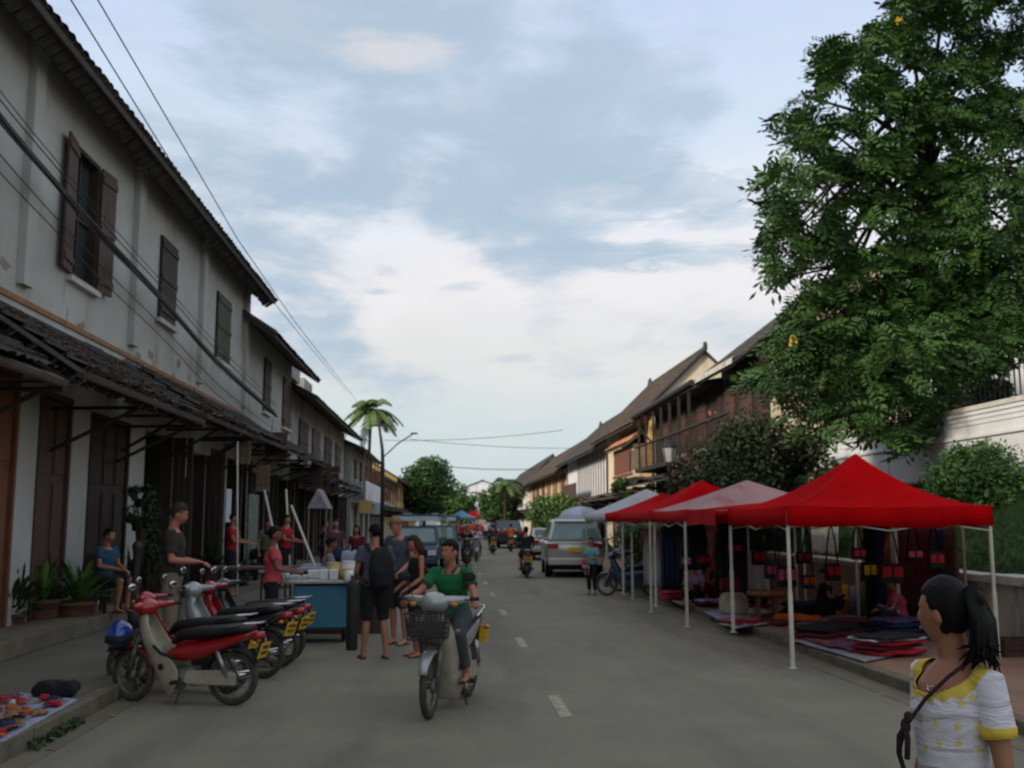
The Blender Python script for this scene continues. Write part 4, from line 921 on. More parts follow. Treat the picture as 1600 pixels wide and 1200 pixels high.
for zr in (.25, .95): 
    mb = MB(); mb.b2(11.18, 11.22, 9, 27, 3.84+zr, 3.87+zr); mb.build('rail', 'iron', fe, world=True)
b0 = None
for k in range(95):
    if b0 is None: mb = MB(); mb.b2(-.012, .012, -.012, .012, 0, 1.0); mb.add([(-.02, -.02, 1.0), (.02, -.02, 1), (.02, .02, 1), (-.02, .02, 1), (0, 0, 1.1)], [(0, 1, 4), (1, 2, 4), (2, 3, 4), (3, 0, 4)]); b0 = mb.build('fence_bar', 'iron', fe); c = b0
    else: c = b0.copy(); COL.objects.link(c); c.parent = fe
    c.location = (0, -11+k*.19, .06)
hT = house('temple_hall', 'cream temple hall seen through the foliage above the white wall', 1, 21, 20, 44, 8.4, 'plaster_white', depth=9, eave=(1.2, None), ridge=(4.5, 4), wins=[(24, 25.6, 5.5, 7.4, 'wood_brown', 'closed'), (30, 31.6, 5.5, 7.4, 'wood_brown', 'closed')], roofm='tile_brown', cat='hall')
mb = MB(); mb.b2(17.5, 17.75, 2, 48, 3.84, 7.4); mb.b2(17.4, 17.85, 2, 48, 7.401, 7.6); tag(mb.build('rear_wall', 'plaster_white'), 'white rendered wall at the back of the terrace beyond the railing', 'wall')

# ------------------------------------------------------------------ TREES AND PLANTS
def big_tree():
    t = thing('shade_tree', 'large leafy tree leaning over the red canopies from the white walled terrace', 'tree', (12.3, 24.2, 3.84)); o = t.location; rng = np.random.default_rng(11)
    spots = [(1216, 330, 20, 0.63), (1221, 275, 20, 0.49), (1241, 365, 20, 0.54), (1256, 205, 20, 0.67), (1291, 185, 21, 0.72), (1278, 235, 21, 0.72), (1306, 105, 21, 0.67), (1291, 130, 21, 0.54), (1330, 95, 21, 0.9), (1345, 70, 21, 0.7), (1420, 30, 22, 0.9), (1400, 15, 22, 0.6), (1226, 425, 20, 0.54), (1271, 400, 20, 0.72), (1286, 440, 20, 0.63), (1262, 490, 21, 0.68), (1242, 540, 21, 0.59), (1227, 575, 21, 0.51), (1197, 590, 20, 0.38), (1272, 590, 21, 0.68), (1247, 625, 21, 0.32), (1297, 560, 21, 0.85), (1310, 640, 20, 0.37), (1340, 655, 20, 0.31), (1375, 665, 20, 0.28), (1425, 670, 20, 0.31), (1460, 640, 20, 0.34), (1410, 620, 20, 0.37), (1300, 480, 21, 1.1), (1330, 400, 21, 1.1), (1302, 300, 21, 1.12), (1350, 200, 21, 1.0), (1380, 130, 22, 1.0), (1380, 330, 21, 1.2), (1400, 450, 20, 1.2), (1380, 540, 20, 1.0), (1440, 240, 21, 1.2), (1460, 120, 21, 1.2), (1500, 40, 22, 1.2), (1560, 60, 22, 1.2), (1540, 160, 21, 1.2), (1500, 300, 21, 1.3), (1560, 260, 21, 1.2), (1590, 160, 21, 1.2), (1600, 40, 22, 1.1), (1460, 400, 20, 1.2), (1540, 420, 20, 1.2), (1600, 380, 20, 1.2), (1470, 520, 20, 1.0), (1540, 530, 20, 0.9), (1590, 500, 20, 0.9), (1440, 570, 20, 0.7), (1350, 600, 20, 0.8), (1600, 300, 21, 1.1), (1302, 640, 21, 0.32), (1330, 480, 21, 1.0), (1292, 240, 21, 0.78), (1355, 265, 22, 1.0), (1420, 180, 22, 1.0), (1251, 340, 21, 0.45), (1340, 550, 21, 1), (1510, 470, 22, 1.1), (1296, 330, 21, 0.54), (1292, 400, 21, 0.9), (1480, -60, 22, 1.3), (1560, -60, 22, 1.3), (1420, -50, 22, 1.1), (1207, 300, 20, 0.45), (1214, 390, 20, 0.45), (1237, 432, 20, 0.45), (1257, 150, 21, 0.5), (1302, 60, 21, 0.56), (1340, 45, 21, 0.5), (1222, 215, 20, 0.45), (1240, 520, 21, 0.6), (1215, 600, 20.5, 0.5), (1290, 200, 21, 0.6), (1200, 390, 20, 0.5), (1275, 660, 20, 0.5), (1345, 690, 20, 0.35), (1400, 695, 20, 0.35), (1440, 690, 20, 0.35)]
    C = []; P = []; D = []
    for px, py, Y, r in spots:
        for e in range(1):
            c0 = AY(px, py, Y+rng.uniform(-.8, .8)); C.append(c0)
            if px < 1310 or r < .6: tiers = [(0, 1.0, .55)]
            else: tiers = [(-.52, .80, .26), (.0, .95, .26), (.50, .75, .26)]
            for (dz, kr, kz) in tiers:
                c = Vector(c0)+Vector((rng.uniform(-.35, .35)*r, rng.uniform(-.5, .5), dz*r)); n = int((80*r*r+24)*kr*kr) if len(tiers) > 1 else int(120*r*r+34)
                p, d = shell_pts(c, (r*kr, r*kr, r*kz), n, rng, .2); p[:, 2] -= .22*((p[:, 0]-c[0])**2+(p[:, 1]-c[1])**2)/max(r, .3); P.append(p); dd = d*.9+rng.normal(size=d.shape)*.32; dd[:, 2] = dd[:, 2]*.35-.12; D.append(dd)
    # second half of the crown, out of frame to the right and behind
    for k in range(26):
        c = Vector((rng.uniform(13.8, 17.2), rng.uniform(20.5, 26.5), rng.uniform(8, 14.5))); p, d = shell_pts(c, (1.3, 1.3, .95), 75, rng, .25); P.append(p); dd = d*.8+rng.normal(size=d.shape)*.4; D.append(dd)
        if k % 4 == 0: C.append(c)
    P = np.concatenate(P); D = np.concatenate(D)
    # prune: the crown keeps the ragged outline and the sky holes of the real tree
    POLY = [(1392, -20), (1385, 35), (1352, 38), (1345, 70), (1300, 55), (1262, 72), (1255, 112), (1285, 138), (1235, 150), (1200, 190), (1222, 226), (1272, 242), (1285, 262), (1245, 262), (1190, 252), (1172, 290), (1192, 345), (1180, 400), (1192, 432), (1218, 450), (1262, 412), (1312, 420), (1305, 440), (1252, 452), (1212, 492), (1203, 525), (1160, 572), (1150, 602), (1212, 630), (1226, 685), (1290, 705), (1318, 668), (1345, 705), (1372, 680), (1400, 712), (1442, 700), (1482, 690), (1470, 640), (1500, 604), (1548, 600), (1600, 560), (1760, 560), (1760, -400), (1392, -400)]
    HOLES = [(1311, 160, 20, 15), (1318, 222, 22, 14), (1380, 198, 20, 14), (1455, 244, 20, 16), (1559, 326, 16, 26), (1524, 225, 18, 13), (1290, 300, 17, 12), (1359, 371, 22, 14), (1265, 345, 14, 20), (1420, 120, 18, 13), (1340, 120, 16, 12), (1500, 150, 15, 12), (1590, 120, 18, 22), (1560, 30, 15, 16), (1475, 70, 15, 11), (1400, 290, 15, 10), (1230, 395, 12, 14), (1330, 330, 13, 10), (1440, 330, 13, 9), (1380, 90, 14, 10), (1585, 250, 14, 14)]
    Dn = D/np.linalg.norm(D, axis=1)[:, None]; T = P+Dn*.33-np.array((0, 0, .08)); q = T-np.array(CAM); f_, r_, u_ = (q@np.array(v) for v in (FW, RT, UP)); X_, Y_ = 800+F_PX*r_/f_, 600-F_PX*u_/f_
    ins = np.zeros(len(P), bool); n_ = len(POLY)
    for i in range(n_):
        (x0, y0), (x1, y1) = POLY[i], POLY[(i+1) % n_]; c_ = ((y0 > Y_) != (y1 > Y_)); ins ^= c_ & (X_ < (x1-x0)*(Y_-y0)/((y1-y0) or 1e-9)+x0)
    hole = np.zeros(len(P), bool)
    for (hx_, hy_, rx_, ry_) in HOLES: hole |= ((X_-hx_)/rx_/1.45)**2+((Y_-hy_)/ry_/1.45)**2 < 1
    keep = (ins & ~hole) | (X_ > 1640); P = P[keep]-np.array(o); D = D[keep]
    kx = rng.random(len(P)); 
    sprays('crown', P[kx < .62], D[kx < .62], .43, 'leaf', t, rng)
    sprays('crown_outer', P[kx >= .62], D[kx >= .62], .46, 'leaf_mid', t, rng)['kind'] = 'stuff'
    mb = MB(); L = lambda a: Vector(a)-o
    trunk = [Vector((0, 0, -.4)), Vector((-.1, -.05, 1.2)), Vector((-.4, -.2, 2.8)), Vector((-.7, -.5, 4.6)), Vector((-.6, -.8, 6.8)), Vector((-.3, -.8, 9.0))]
    mb.tube(trunk, [.34, .27, .23, .18, .13, .05], 10)
    for i, c in enumerate(C):
        if i % 2 and i < 60: continue
        e = Vector(c)-o; k = 2+i % 3; b0 = trunk[k].lerp(trunk[k+1], (i*.37) % 1); mid = b0.lerp(e, .5)+Vector((0, 0, .4)); mb.tube([b0, b0.lerp(mid, .5)+Vector((0, 0, .1)), mid, mid.lerp(e, .6), e], [.09, .07, .05, .03, .012], 5)
    mb.build('trunk', 'bark', t, True)
    for i, (px, py) in enumerate(((1405, 33), (1238, 532))):
        yl, _ = shell_pts(AY(px, py, 19)-o, .10, 9, rng, .2); leaves('yellow_leaves', yl, .13, 'yellow_leaf', t, rng)['kind'] = 'stuff'
big_tree()
def bush(name, label, c, r, m, n, size, fl=None, nfl=0, seed=4, cat='bush', lumps=30):
    base = Vector((c[0], c[1], c[2]-r[2])); t = thing(name, label, cat, base); rng = np.random.default_rng(seed)
    lump_crown('foliage', (0, 0, r[2]), r, lumps, n, size, m, t, seed, .5)
    mb = MB()
    for i in range(5): a = i*1.3; mb.tube([(0, 0, -.25), (math.cos(a)*r[0]*.2, math.sin(a)*r[1]*.2, r[2]*.5), (math.cos(a)*r[0]*.5, math.sin(a)*r[1]*.5, r[2]*1.2)], [.05, .035, .01], 5)
    mb.build('stem', 'bark', t, True)
    if fl:
        p, _ = shell_pts((0, 0, r[2]), np.asarray(r)*1.02, nfl, rng, .86); leaves('flowers', p, .13, fl, t, rng)['kind'] = 'stuff'
    return t
c = AY(1527, 750, 16.7); bush('round_bush', 'round clipped green bush on the grass bank in front of the white wall', (c.x, c.y, c.z-.02), (.80, .80, .76), 'leaf', 9000, .10, 'flower_red', 5, 3, lumps=90)
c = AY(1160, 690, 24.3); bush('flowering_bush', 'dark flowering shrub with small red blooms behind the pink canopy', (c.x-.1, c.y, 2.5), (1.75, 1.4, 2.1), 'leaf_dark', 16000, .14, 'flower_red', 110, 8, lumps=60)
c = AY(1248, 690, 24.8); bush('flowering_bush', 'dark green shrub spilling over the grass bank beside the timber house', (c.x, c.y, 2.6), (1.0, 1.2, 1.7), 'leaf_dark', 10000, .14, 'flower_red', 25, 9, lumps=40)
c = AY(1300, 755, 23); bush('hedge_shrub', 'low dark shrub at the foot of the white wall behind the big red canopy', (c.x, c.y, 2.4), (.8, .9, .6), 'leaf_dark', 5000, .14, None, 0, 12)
for i, (px, py, Y, m_, lb) in enumerate(((1080, 760, 30, 'flower_pink', 'pink flowers in a planter on the timber balcony near the lamp'), (1110, 745, 29, 'flower_pink', 'pale pink flowers at the balcony rail behind the dark shrub'))):
    c = AY(px, py-25, Y); bush('balcony_flowers', lb, tuple(c), (.7, .4, .3), 'leaf_dark', 500, .12, m_, 90, 20+i, 'flowers', 8)
# terrace shrubs behind the big tree
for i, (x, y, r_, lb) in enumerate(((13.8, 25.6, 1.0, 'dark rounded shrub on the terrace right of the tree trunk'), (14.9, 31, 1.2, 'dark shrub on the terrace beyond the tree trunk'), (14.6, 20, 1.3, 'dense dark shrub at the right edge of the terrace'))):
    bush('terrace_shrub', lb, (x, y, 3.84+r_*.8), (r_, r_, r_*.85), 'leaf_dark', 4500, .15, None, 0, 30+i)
mb = MB(); mb.tube([(0, 0, -.2), (.05, 0, 3.5), (.1, 0, 7)], [.14, .11, .08], 8)
t = thing('background_tree', 'slim tree standing behind the railing on the terrace', 'tree', (14.3, 26.2, 3.84)); mb.build('trunk', 'bark', t, True); lump_crown('crown', (.1, 0, 7.0), (1.5, 1.5, 1.3), 14, 1800, .22, 'leaf_mid', t, 21)
tree('background_tree', 'tall dark tree filling the sky at the right edge behind the shade tree', (21, 26, 3.84), 10, (3.0, 3.0, 4.0), 'leaf_dark', 5, .28, 8000, 40, crown_z=6)
# distant trees
tree('round_tree', 'dense round dark tree above the yellow houses at the far left', (gx_ := AY(663, 800, 130).x, 130, 0), 10, (3.9, 4.5, 4.4), 'leaf_mid', 6, .55, 12000, 60, crown_z=5.6)
tree('distant_tree', 'bushy green tree left of the white building at the end of the street', (AY(722, 800, 185).x, 185, 0), 9, (4.3, 4, 4.6), 'leaf', 7, .7, 7000, 40, crown_z=4.4)
tree('distant_tree', 'pale green tree peeping out behind the round dark tree', (AY(690, 800, 200).x, 200, 0), 9, (4, 4, 4), 'leaf', 9, .7, 6000, 40, crown_z=5)
tree('street_tree', 'leafy street tree with drooping fronds in front of the far right houses', (AY(783, 800, 100).x-.2, 100, 0), 6, (2.2, 2.4, 2.4), 'leaf', 8, .42, 8000, 50, crown_z=3.1)
tree('street_tree', 'bright green small tree beside the kerb left of the white umbrella', (AY(878, 800, 56).x, 56, .1), 4, (1.2, 1.2, 1.2), 'leaf_bright', 10, .25, 3500, 30, crown_z=2.1, trunk_r=.08)
tree('street_tree', 'dark green small tree behind the parked cars on the right', (AY(850, 800, 78).x, 78, .1), 4, (1.5, 1.5, 1.6), 'leaf', 12, .3, 3500, 30, crown_z=2.2, trunk_r=.1)
c = AY(970, 762, 37); bush('potted_shrub', 'bright green plant on the tiled awning below the red shuttered bay', tuple(c), (.45, .45, .38), 'leaf_bright', 700, .16, None, 0, 14, 'plant', 12)
palm('palm_tree', 'tall coconut palm rising above the left rooftops', (AY(572, 800, 88).x, 88, 0), AY(577, 640, 88).z, 3.1, 24, 2)
palm('street_palm', 'short ragged palm in front of the far houses on the right', (AY(782, 800, 95).x+.4, 95, 0), AY(782, 752, 95).z, 2.3, 12, 5, lean=(.1, 0))
# far end: white building and hills of trees
we = house('end_building', 'pale two storey building closing the far end of the street', -1, AY(775, 800, 230).x, 205, 240, 8.2, 'plaster_white', depth=10, eave=(.6, None), ridge=(4, 1.5), wins=[(208+k*7, 211+k*7, 4.8, 6.6, 'wood_brown', 'closed') for k in range(4)], cat='building', roofm='tile_brown')
mb = MB(); mb.b2(-14, 16, 262, 264, 0, 6); mb.b2(-14, 16, 261.5, 264.5, 6.001, 6.5); tag(mb.build('far_building', 'plaster_white'), 'long pale building behind the trees at the end of the street', 'building')
for i, (x, y, r_, lb) in enumerate(((-22, 250, 9, 'big tree mass far left behind the yellow houses'), (3, 245, 6, 'green tree in front of the long pale building'), (20, 250, 8, 'green tree beyond the far right houses'))):
    tree('distant_tree', lb, (x, y, 0), 10, (r_, r_, r_*.62), 'leaf_mid', 40+i, .9, 6000, 40, crown_z=5.5)

# ------------------------------------------------------------------ POLES, LAMP, CABLES
def poly_thing(name, label, cat, mbs, loc, group=None, rz=0):
    t = thing(name, label, cat, loc, rz, group)
    for nm, mb_, m_, sm in mbs: mb_.build(nm, m_, t, sm)
    return t
pb_ = AY(597, 800, 62); pt = AY(586, 655, 62)
a = MB(); a.tube([(0, 0, 0), (.0, 0, pt.z*.62), (-.05, 0, pt.z*.75), (-.35, 0, pt.z*1.0)], [.13, .11, .10, .07], 10); b = MB(); b.tube([(-.05, 0, 5.3), (.9, 0, 6.2), (1.75, 0, 6.75)], .04, 6); b.box((1.85, 0, 6.8), (.4, .16, .10)); cx = MB(); cx.box((-.3, 0, pt.z*.93), (1.2, .1, .1)); 
poly_thing('utility_pole', 'bent concrete street pole with a lamp arm in front of the palm', 'pole', [('post', a, 'iron', True), ('lamp_arm', b, 'iron', False), ('crossbar', cx, 'iron', False)], (pb_.x, 62, .15))
lp = AY(1048, 800, 26.5)
a = MB(); a.lathe((0, 0, 0), [(.16, 0), (.16, .3), (.10, .38), (.065, .6), (.06, 2.9), (.09, 2.95), (.05, 3.05), (.10, 3.12), (.0, 3.13)], 14)
b = MB(); b.lathe((0, 0, 3.14), [(.0, 0), (.12, .0), (.185, .36), (.0, .37)], 8); cx = MB(); cx.lathe((0, 0, 3.515), [(0, 0), (.22, .0), (.20, .05), (.10, .17), (.04, .2), (.04, .28), (0, .3)], 8)
for k in range(4): q = k*math.pi/2+.4; cx.tube([(.125*math.cos(q), .125*math.sin(q), 3.12), (.19*math.cos(q), .19*math.sin(q), 3.52)], .012, 5)
poly_thing('street_lamp', 'black classic street lamp with white lantern glass behind the canopies', 'street lamp', [('post', a, 'iron', True), ('lantern_glass', b, 'lamp_glass', False), ('lantern_cap', cx, 'iron', False)], (lp.x, 26.5, .12))
def cable(label, pts, r=.012, sag=.0, n=24, group='overhead cables along the left facade', name='power_cable'):
    P = []
    for i in range(len(pts)-1):
        for k in range(n if i == len(pts)-2 else n):
            s = k/n; p = Vector(pts[i]).lerp(Vector(pts[i+1]), s); p.z -= sag*4*s*(1-s); P.append(p)
    P.append(Vector(pts[-1])); o = P[0].copy(); mb = MB(); mb.tube([p-o for p in P], r, 6); ob = mb.build(name, 'cable', None, True); ob.location = o
    return tag(ob, label, 'cable', group)
# two thin sky wires from the pole towards the viewer
for i, (q1, q2, q3, lb) in enumerate((((111, 0), (290, 290), (540, 610), 'upper thin wire crossing the sky left of the roofline, nearer the eave'), ((153, 0), (372, 375), (560, 630), 'thin wire crossing the sky farther right of the roofline'))):
    A_, B_, C_ = AX(*q1, -3.9+.12*i), AX(*q2, -3.95+.12*i), AY(*q3, 60)
    st = A_-(B_-A_).normalized()*6
    cable(lb, [st, A_, B_, (B_+AX((q2[0]*2+q3[0])/3, (q2[1]*2+q3[1])/3-2, -3.97))/2 if False else AX((q2[0]+q3[0])/2-4, (q2[1]+q3[1])/2+2, -4.0+.1*i), C_], .009, 0, 6, 'thin wires in the sky')
rngc = random.Random(3)
XC = -5.35
main = [((-60, 95), (0, 180), (80, 275), (165, 372), (250, 462), (330, 552), (380, 600), (430, 645))]
offs = [(0, 0, .028), (4, 7, .024), (-3, -5, .016), (8, 13, .02), (2, 14, .013), (-6, 3, .012), (3, -38, .007), (5, -20, .009), (-2, 66, .008), (-4, 92, .008), (10, 22, .01)]
names_ = ['thickest black cable of the bundle across the left facade', 'second thick cable clinging under the thickest one', 'medium cable running just above the bundle', 'lower medium cable of the facade bundle', 'thin cable drooping beneath the bundle', 'thin cable woven left of the bundle', 'single thin wire well above the bundle on the facade', 'thin wire between the top wire and the bundle', 'loose thin wire hanging below the bundle', 'lowest loose wire on the left facade', 'cable at the lower edge of the bundle']
for (ox, oy, r_), nm in zip(offs, names_):
    pts = []
    for i, (px, py) in enumerate(main[0]):
        k = 1-.6*i/7; pts.append(AX(px+ox*k, py+oy*k+rngc.uniform(-2, 2), XC+rngc.uniform(-.03, .03)))
    pts = [Vector(pts[0])+(Vector(pts[0])-Vector(pts[1])).normalized()*8]+pts
    # smooth
    Q = [Vector(p) for p in pts]; S_ = []
    for i in range(len(Q)-1):
        p0, p1, p2, p3 = Q[max(i-1, 0)], Q[i], Q[i+1], Q[min(i+2, len(Q)-1)]
        for k in range(6):
            s = k/6; S_.append(.5*((2*p1)+(p2-p0)*s+(2*p0-5*p1+4*p2-p3)*s*s+(3*p1-p0-3*p2+p3)*s**3))
    S_.append(Q[-1]); o = S_[0].copy(); mb = MB(); mb.tube([p-o for p in S_], r_, 6); ob = mb.build('power_cable', 'cable', None, True); ob.location = o; tag(ob, nm, 'cable', 'overhead cables along the left facade')
# wires across the street in the distance
for i, (l_, r_, Y, lb) in enumerate((((600, 688), (880, 672), 75, 'high thin wire crossing the street far away'), ((690, 728), (850, 732), 120, 'lower dark wire crossing the street near the far trees'), ((640, 686), (930, 700), 78, 'middle thin wire crossing the street far away'))):
    cable(lb, [AY(*l_, Y), AY(*r_, Y)], .02 if i != 1 else .045, .25, 16, 'wires crossing the street')
# lit bulb and globe under the awning, left
for (px, py, X, m_, lb, rr) in ((213, 608, -5.0, 'bulb', 'lit round bulb hanging under the awning', .06), (302, 640, -5.0, 'lamp_glass', 'white glass globe hanging under the awning, unlit', .10)):
    c = AX(px, py, X); a = MB(); a.ell((0, 0, 0), rr); b = MB(); b.tube([(0, 0, rr), (0, 0, .45)], .008, 5); b.lathe((0, 0, rr-.01), [(0, 0), (.03, 0), (.025, .06), (0, .06)], 8)
    poly_thing('hanging_lamp', lb, 'lamp', [('bulb', a, m_, True), ('flex', b, 'dark', False)], tuple(c))

# ------------------------------------------------------------------ MOTORBIKES
def moped(label, loc, rz, body='red_paint', shield='cream_plastic', basket=False, helmet=False, steer=0.0, scale=.92, lean=0, fender=None, cowl=None, group='mopeds on the street', spokes=14, far=False):
    t = thing('motorbike', label, 'motorbike', loc, rz, group); t.scale = (scale,)*3; t.rotation_euler = (0, lean, rz)
    fender = fender or body; cowl = cowl or body; nu = 20 if far else 32
    def wheel(y, ang=0.0, piv=None):
        X = Matrix.Translation((0, y, .285)) @ Matrix.Rotation(ang, 4, 'Z')
        a = MB(X); a.torus((0, 0, 0), .252, .034, 'X', nu, 8); w_ = a.build('wheel', 'tyre', t, True)
        a = MB(X); a.torus((0, 0, 0), .217, .017, 'X', nu, 6); a.build('rim', 'rim_dull', w_, True)
        a = MB(X)
        for k in range(spokes): q = 2*math.pi*k/spokes; sx = .03 if k % 2 else -.03; a.tube([(sx, .03*math.cos(q), .03*math.sin(q)), (0, .21*math.cos(q+.18), .21*math.sin(q+.18))], .0035, 4)
        a.build('spokes', 'rim_dull', w_)['kind'] = 'stuff'
        a = MB(X @ Matrix.Rotation(math.pi/2, 4, 'Y')); a.lathe((0, 0, -.055), [(0, 0), (.06, 0), (.065, .03), (.03, .035), (.03, .085), (.055, .09), (.05, .11), (0, .11)], 14); a.build('hub', 'engine', w_, True)
    SF = Matrix.Translation((0, .44, 0)) @ Matrix.Rotation(steer, 4, 'Z') @ Matrix.Translation((0, -.44, 0))
    wf = SF @ Vector((0, .61, .285)); 
    wheel(-.58)
    a = MB(SF @ Matrix.Translation((0, .61, .285))); a.torus((0, 0, 0), .252, .034, 'X', nu, 8); w_ = a.build('wheel', 'tyre', t, True)
    a = MB(SF @ Matrix.Translation((0, .61, .285))); a.torus((0, 0, 0), .217, .017, 'X', nu, 6); a.build('rim', 'rim_dull', w_, True)
    a = MB(SF @ Matrix.Translation((0, .61, .285)))
    for k in range(spokes): q = 2*math.pi*k/spokes; sx = .03 if k % 2 else -.03; a.tube([(sx, .03*math.cos(q), .03*math.sin(q)), (0, .21*math.cos(q+.18), .21*math.sin(q+.18))], .0035, 4)
    a.build('spokes', 'rim_dull', w_)['kind'] = 'stuff'
    a = MB(SF @ Matrix.Translation((0, .61, .285)) @ Matrix.Rotation(math.pi/2, 4, 'Y')); a.lathe((0, 0, -.055), [(0, 0), (.065, 0), (.07, .04), (.03, .045), (.03, .09), (.04, .11), (0, .11)], 14); a.build('hub', 'engine', w_, True)
    a = MB(SF)
    for sg in (-1, 1): a.tube([(sg*.065, .62, .285), (sg*.07, .56, .48), (sg*.07, .50, .66)], [.026, .028, .024], 8)
    a.tube([(0, .50, .62), (0, .42, .96)], .03, 8); a.box((0, .50, .66), (.18, .06, .05)); a.build('fork', 'engine' if shield != 'bike_silver' else 'bike_silver', t, True)
    def fender_(cy, cz, R1, a0, a1, w, m_, X=None, nm='fender'):
        rings = []
        for k in range(13):
            q = a0+(a1-a0)*k/12; tp = .55+.45*math.sin(math.pi*min(max(k/12, .08), .95))
            rings.append([Vector((w*tp*x_, cy+(R1-.03*abs(x_)**2)*math.cos(q), cz+(R1-.03*abs(x_)**2)*math.sin(q))) for x_ in (-1, -.7, 0, .7, 1)])
        a = MB(X); a.loft(rings, cap=False, closed=False); o = a.build(nm, m_, t, True); s_ = o.modifiers.new('s', 'SOLIDIFY'); s_.thickness = .006
    fender_(.61, .285, .325, R(25), R(165), .065, fender, SF, 'front_fender'); fender_(-.58, .285, .33, R(10), R(150), .07, 'dark', None, 'rear_fender')
    # leg shield
    st = [(.97, .49, .40, .06), (.88, .52, .37, .11), (.76, .50, .31, .15), (.62, .44, .22, .165), (.50, .37, .04, .168), (.38, .31, -.05, .165), (.27, .255, -.03, .155), (.17, .20, .03, .14), (.09, .15, .08, .11)]
    rings = [[Vector((-w, r_, z-.02)), Vector((-w*.98, (f_+r_)/2, z)), Vector((-w*.80, f_-.03, z)), Vector((-w*.4, f_, z)), Vector((w*.4, f_, z)), Vector((w*.80, f_-.03, z)), Vector((w*.98, (f_+r_)/2, z)), Vector((w, r_, z-.02))] for z, f_, r_, w in st]
    a = MB(); a.loft(rings, cap=False, closed=False); o = a.build('leg_shield', shield, t, True); s_ = o.modifiers.new('s', 'SOLIDIFY'); s_.thickness = .012; sb_ = o.modifiers.new('u', 'SUBSURF'); sb_.levels = sb_.render_levels = 1
    if not far:
        a = MB(); 
        for sg in (-1, 1): a.ell((sg*.166, .17, .40), (.006, .035, .035), 12, 8)
        a.build('shield_hole', 'dark', t)
        a = MB()
        for sg in (-1, 1): a.tube([(sg*.162, .27, .62), (sg*.168, .17, .54), (sg*.165, .02, .50)], [(.006, .022)]*3, 6, side=(1, 0, 0))
        a.build('trim_strip', 'iron', t)
    # frame cover under the seat
    a = MB(); a.loft([[Vector((w*x_, y, zc+h*z_)) for x_, z_ in ((-1, -.6), (-1, .3), (-.6, 1), (.6, 1), (1, .3), (1, -.6), (.6, -1), (-.6, -1))] for y, zc, w, h in ((.22, .50, .05, .05), (.08, .53, .10, .08), (-.12, .55, .12, .11), (-.36, .60, .12, .095), (-.62, .69, .105, .055), (-.84, .77, .07, .03))])
    o = a.build('body_cover', body, t, True); sb_ = o.modifiers.new('u', 'SUBSURF'); sb_.levels = sb_.render_levels = 1
    a = MB(); a.tube([(0, .12, .64), (0, .02, .72), (0, -.20, .745), (0, -.38, .765), (0, -.66, .80), (0, -.80, .80)], [(.05, .03), (.10, .06), (.135, .075), (.13, .065), (.12, .06), (.06, .035)], 14, side=(1, 0, 0)); a.build('seat', 'seat_black', t, True)
    # cowl, handlebar, headlight, mirrors
    a = MB(SF); a.ell((0, .46, 1.00), (.135, .11, .10), 18, 12); a.tube([(-.30, .36, 1.03), (-.14, .45, 1.02), (.14, .45, 1.02), (.30, .36, 1.03)], [.028, .045, .045, .028], 10, side=(0, 0, 1)); a.build('handlebar_cowl', cowl, t, True)
    a = MB(SF)
    for sg in (-1, 1): a.tube([(sg*.27, .375, 1.03), (sg*.385, .32, 1.03)], .019, 8); a.tube([(sg*.25, .41, 1.03), (sg*.36, .40, 1.02)], .006, 5)
    a.build('handlebar', 'rubber', t, True)
    a = MB(SF); a.ell((0, .525, 1.00), (.085, .04, .062), 16, 10); a.build('headlight', 'lamp_glass', t, True)
    for sg in (-1, 1):
        a = MB(SF); a.tube([(sg*.22, .40, 1.05), (sg*.27, .38, 1.18), (sg*.30, .39, 1.22)], .006, 5); a.ell((sg*.31, .395, 1.235), (.065, .014, .045), 12, 8); o = a.build('mirror', 'dark', t, True)
        a = MB(SF); a.ell((sg*.31, .385, 1.235), (.058, .008, .039), 12, 8); a.build('mirror_glass', 'mirror', o, True)
        a = MB(SF); a.ell((sg*.19, .50, .99), (.035, .025, .022), 10, 8); a.build('front_indicator', 'orange_light', t, True)
        a = MB(); a.ell((sg*.12, -.86, .66), (.035, .03, .025), 10, 8); a.tube([(0, -.82, .67), (sg*.12, -.86, .66)], .008, 5); a.build('rear_indicator', 'orange_light', t, True)
        a = MB(); a.tube([(sg*.115, -.57, .30), (sg*.12, -.44, .58)], .012, 6); a.tube([(sg*.115, -.55, .35), (sg*.12, -.45, .56)], .030, 8); a.build('shock_absorber', 'steel', t, True)
    a = MB(); a.tube([(.0, -.02, .30), (0, .20, .31)], [(.085, .085), (.06, .065)], 12, side=(1, 0, 0)); a.box((0, -.06, .30), (.16, .22, .18)); a.tube([(-.11, -.02, .29), (.11, -.02, .29)], .085, 16); a.build('engine', 'engine', t, True)
    a = MB(); a.prism([(-.66, .22), (-.66, .34), (-.52, .38), (-.10, .36), (-.06, .26), (-.10, .22)], -.115, -.085); a.build('chain_cover', 'cream_plastic' if shield == 'cream_plastic' else 'iron', t, bevel=.01)
    a = MB(); a.tube([(-.09, -.10, .30), (-.09, -.58, .285)], .022, 8); a.tube([(.09, -.10, .30), (.09, -.58, .285)], .022, 8); a.build('swingarm', 'iron', t)
    a = MB(); a.tube([(.11, .08, .24), (.13, -.05, .18), (.14, -.30, .24), (.145, -.78, .33)], [.02, .022, .045, .038], 10); a.build('exhaust', 'chrome', t, True)
    a = MB(); a.tube([(-.22, .0, .24), (.22, .0, .24)], .014, 6)
    for sg in (-1, 1): a.tube([(sg*.15, 0, .25), (sg*.25, 0, .25)], .022, 6)
    a.build('footrest', 'rubber', t)
    a = MB(); a.tube([(-.10, -.05, .22), (-.17, -.02, .02)] if lean >= 0 else [(.1, -.05, .2), (.12, -.2, .2)], .011, 6); a.build('kickstand', 'iron', t)
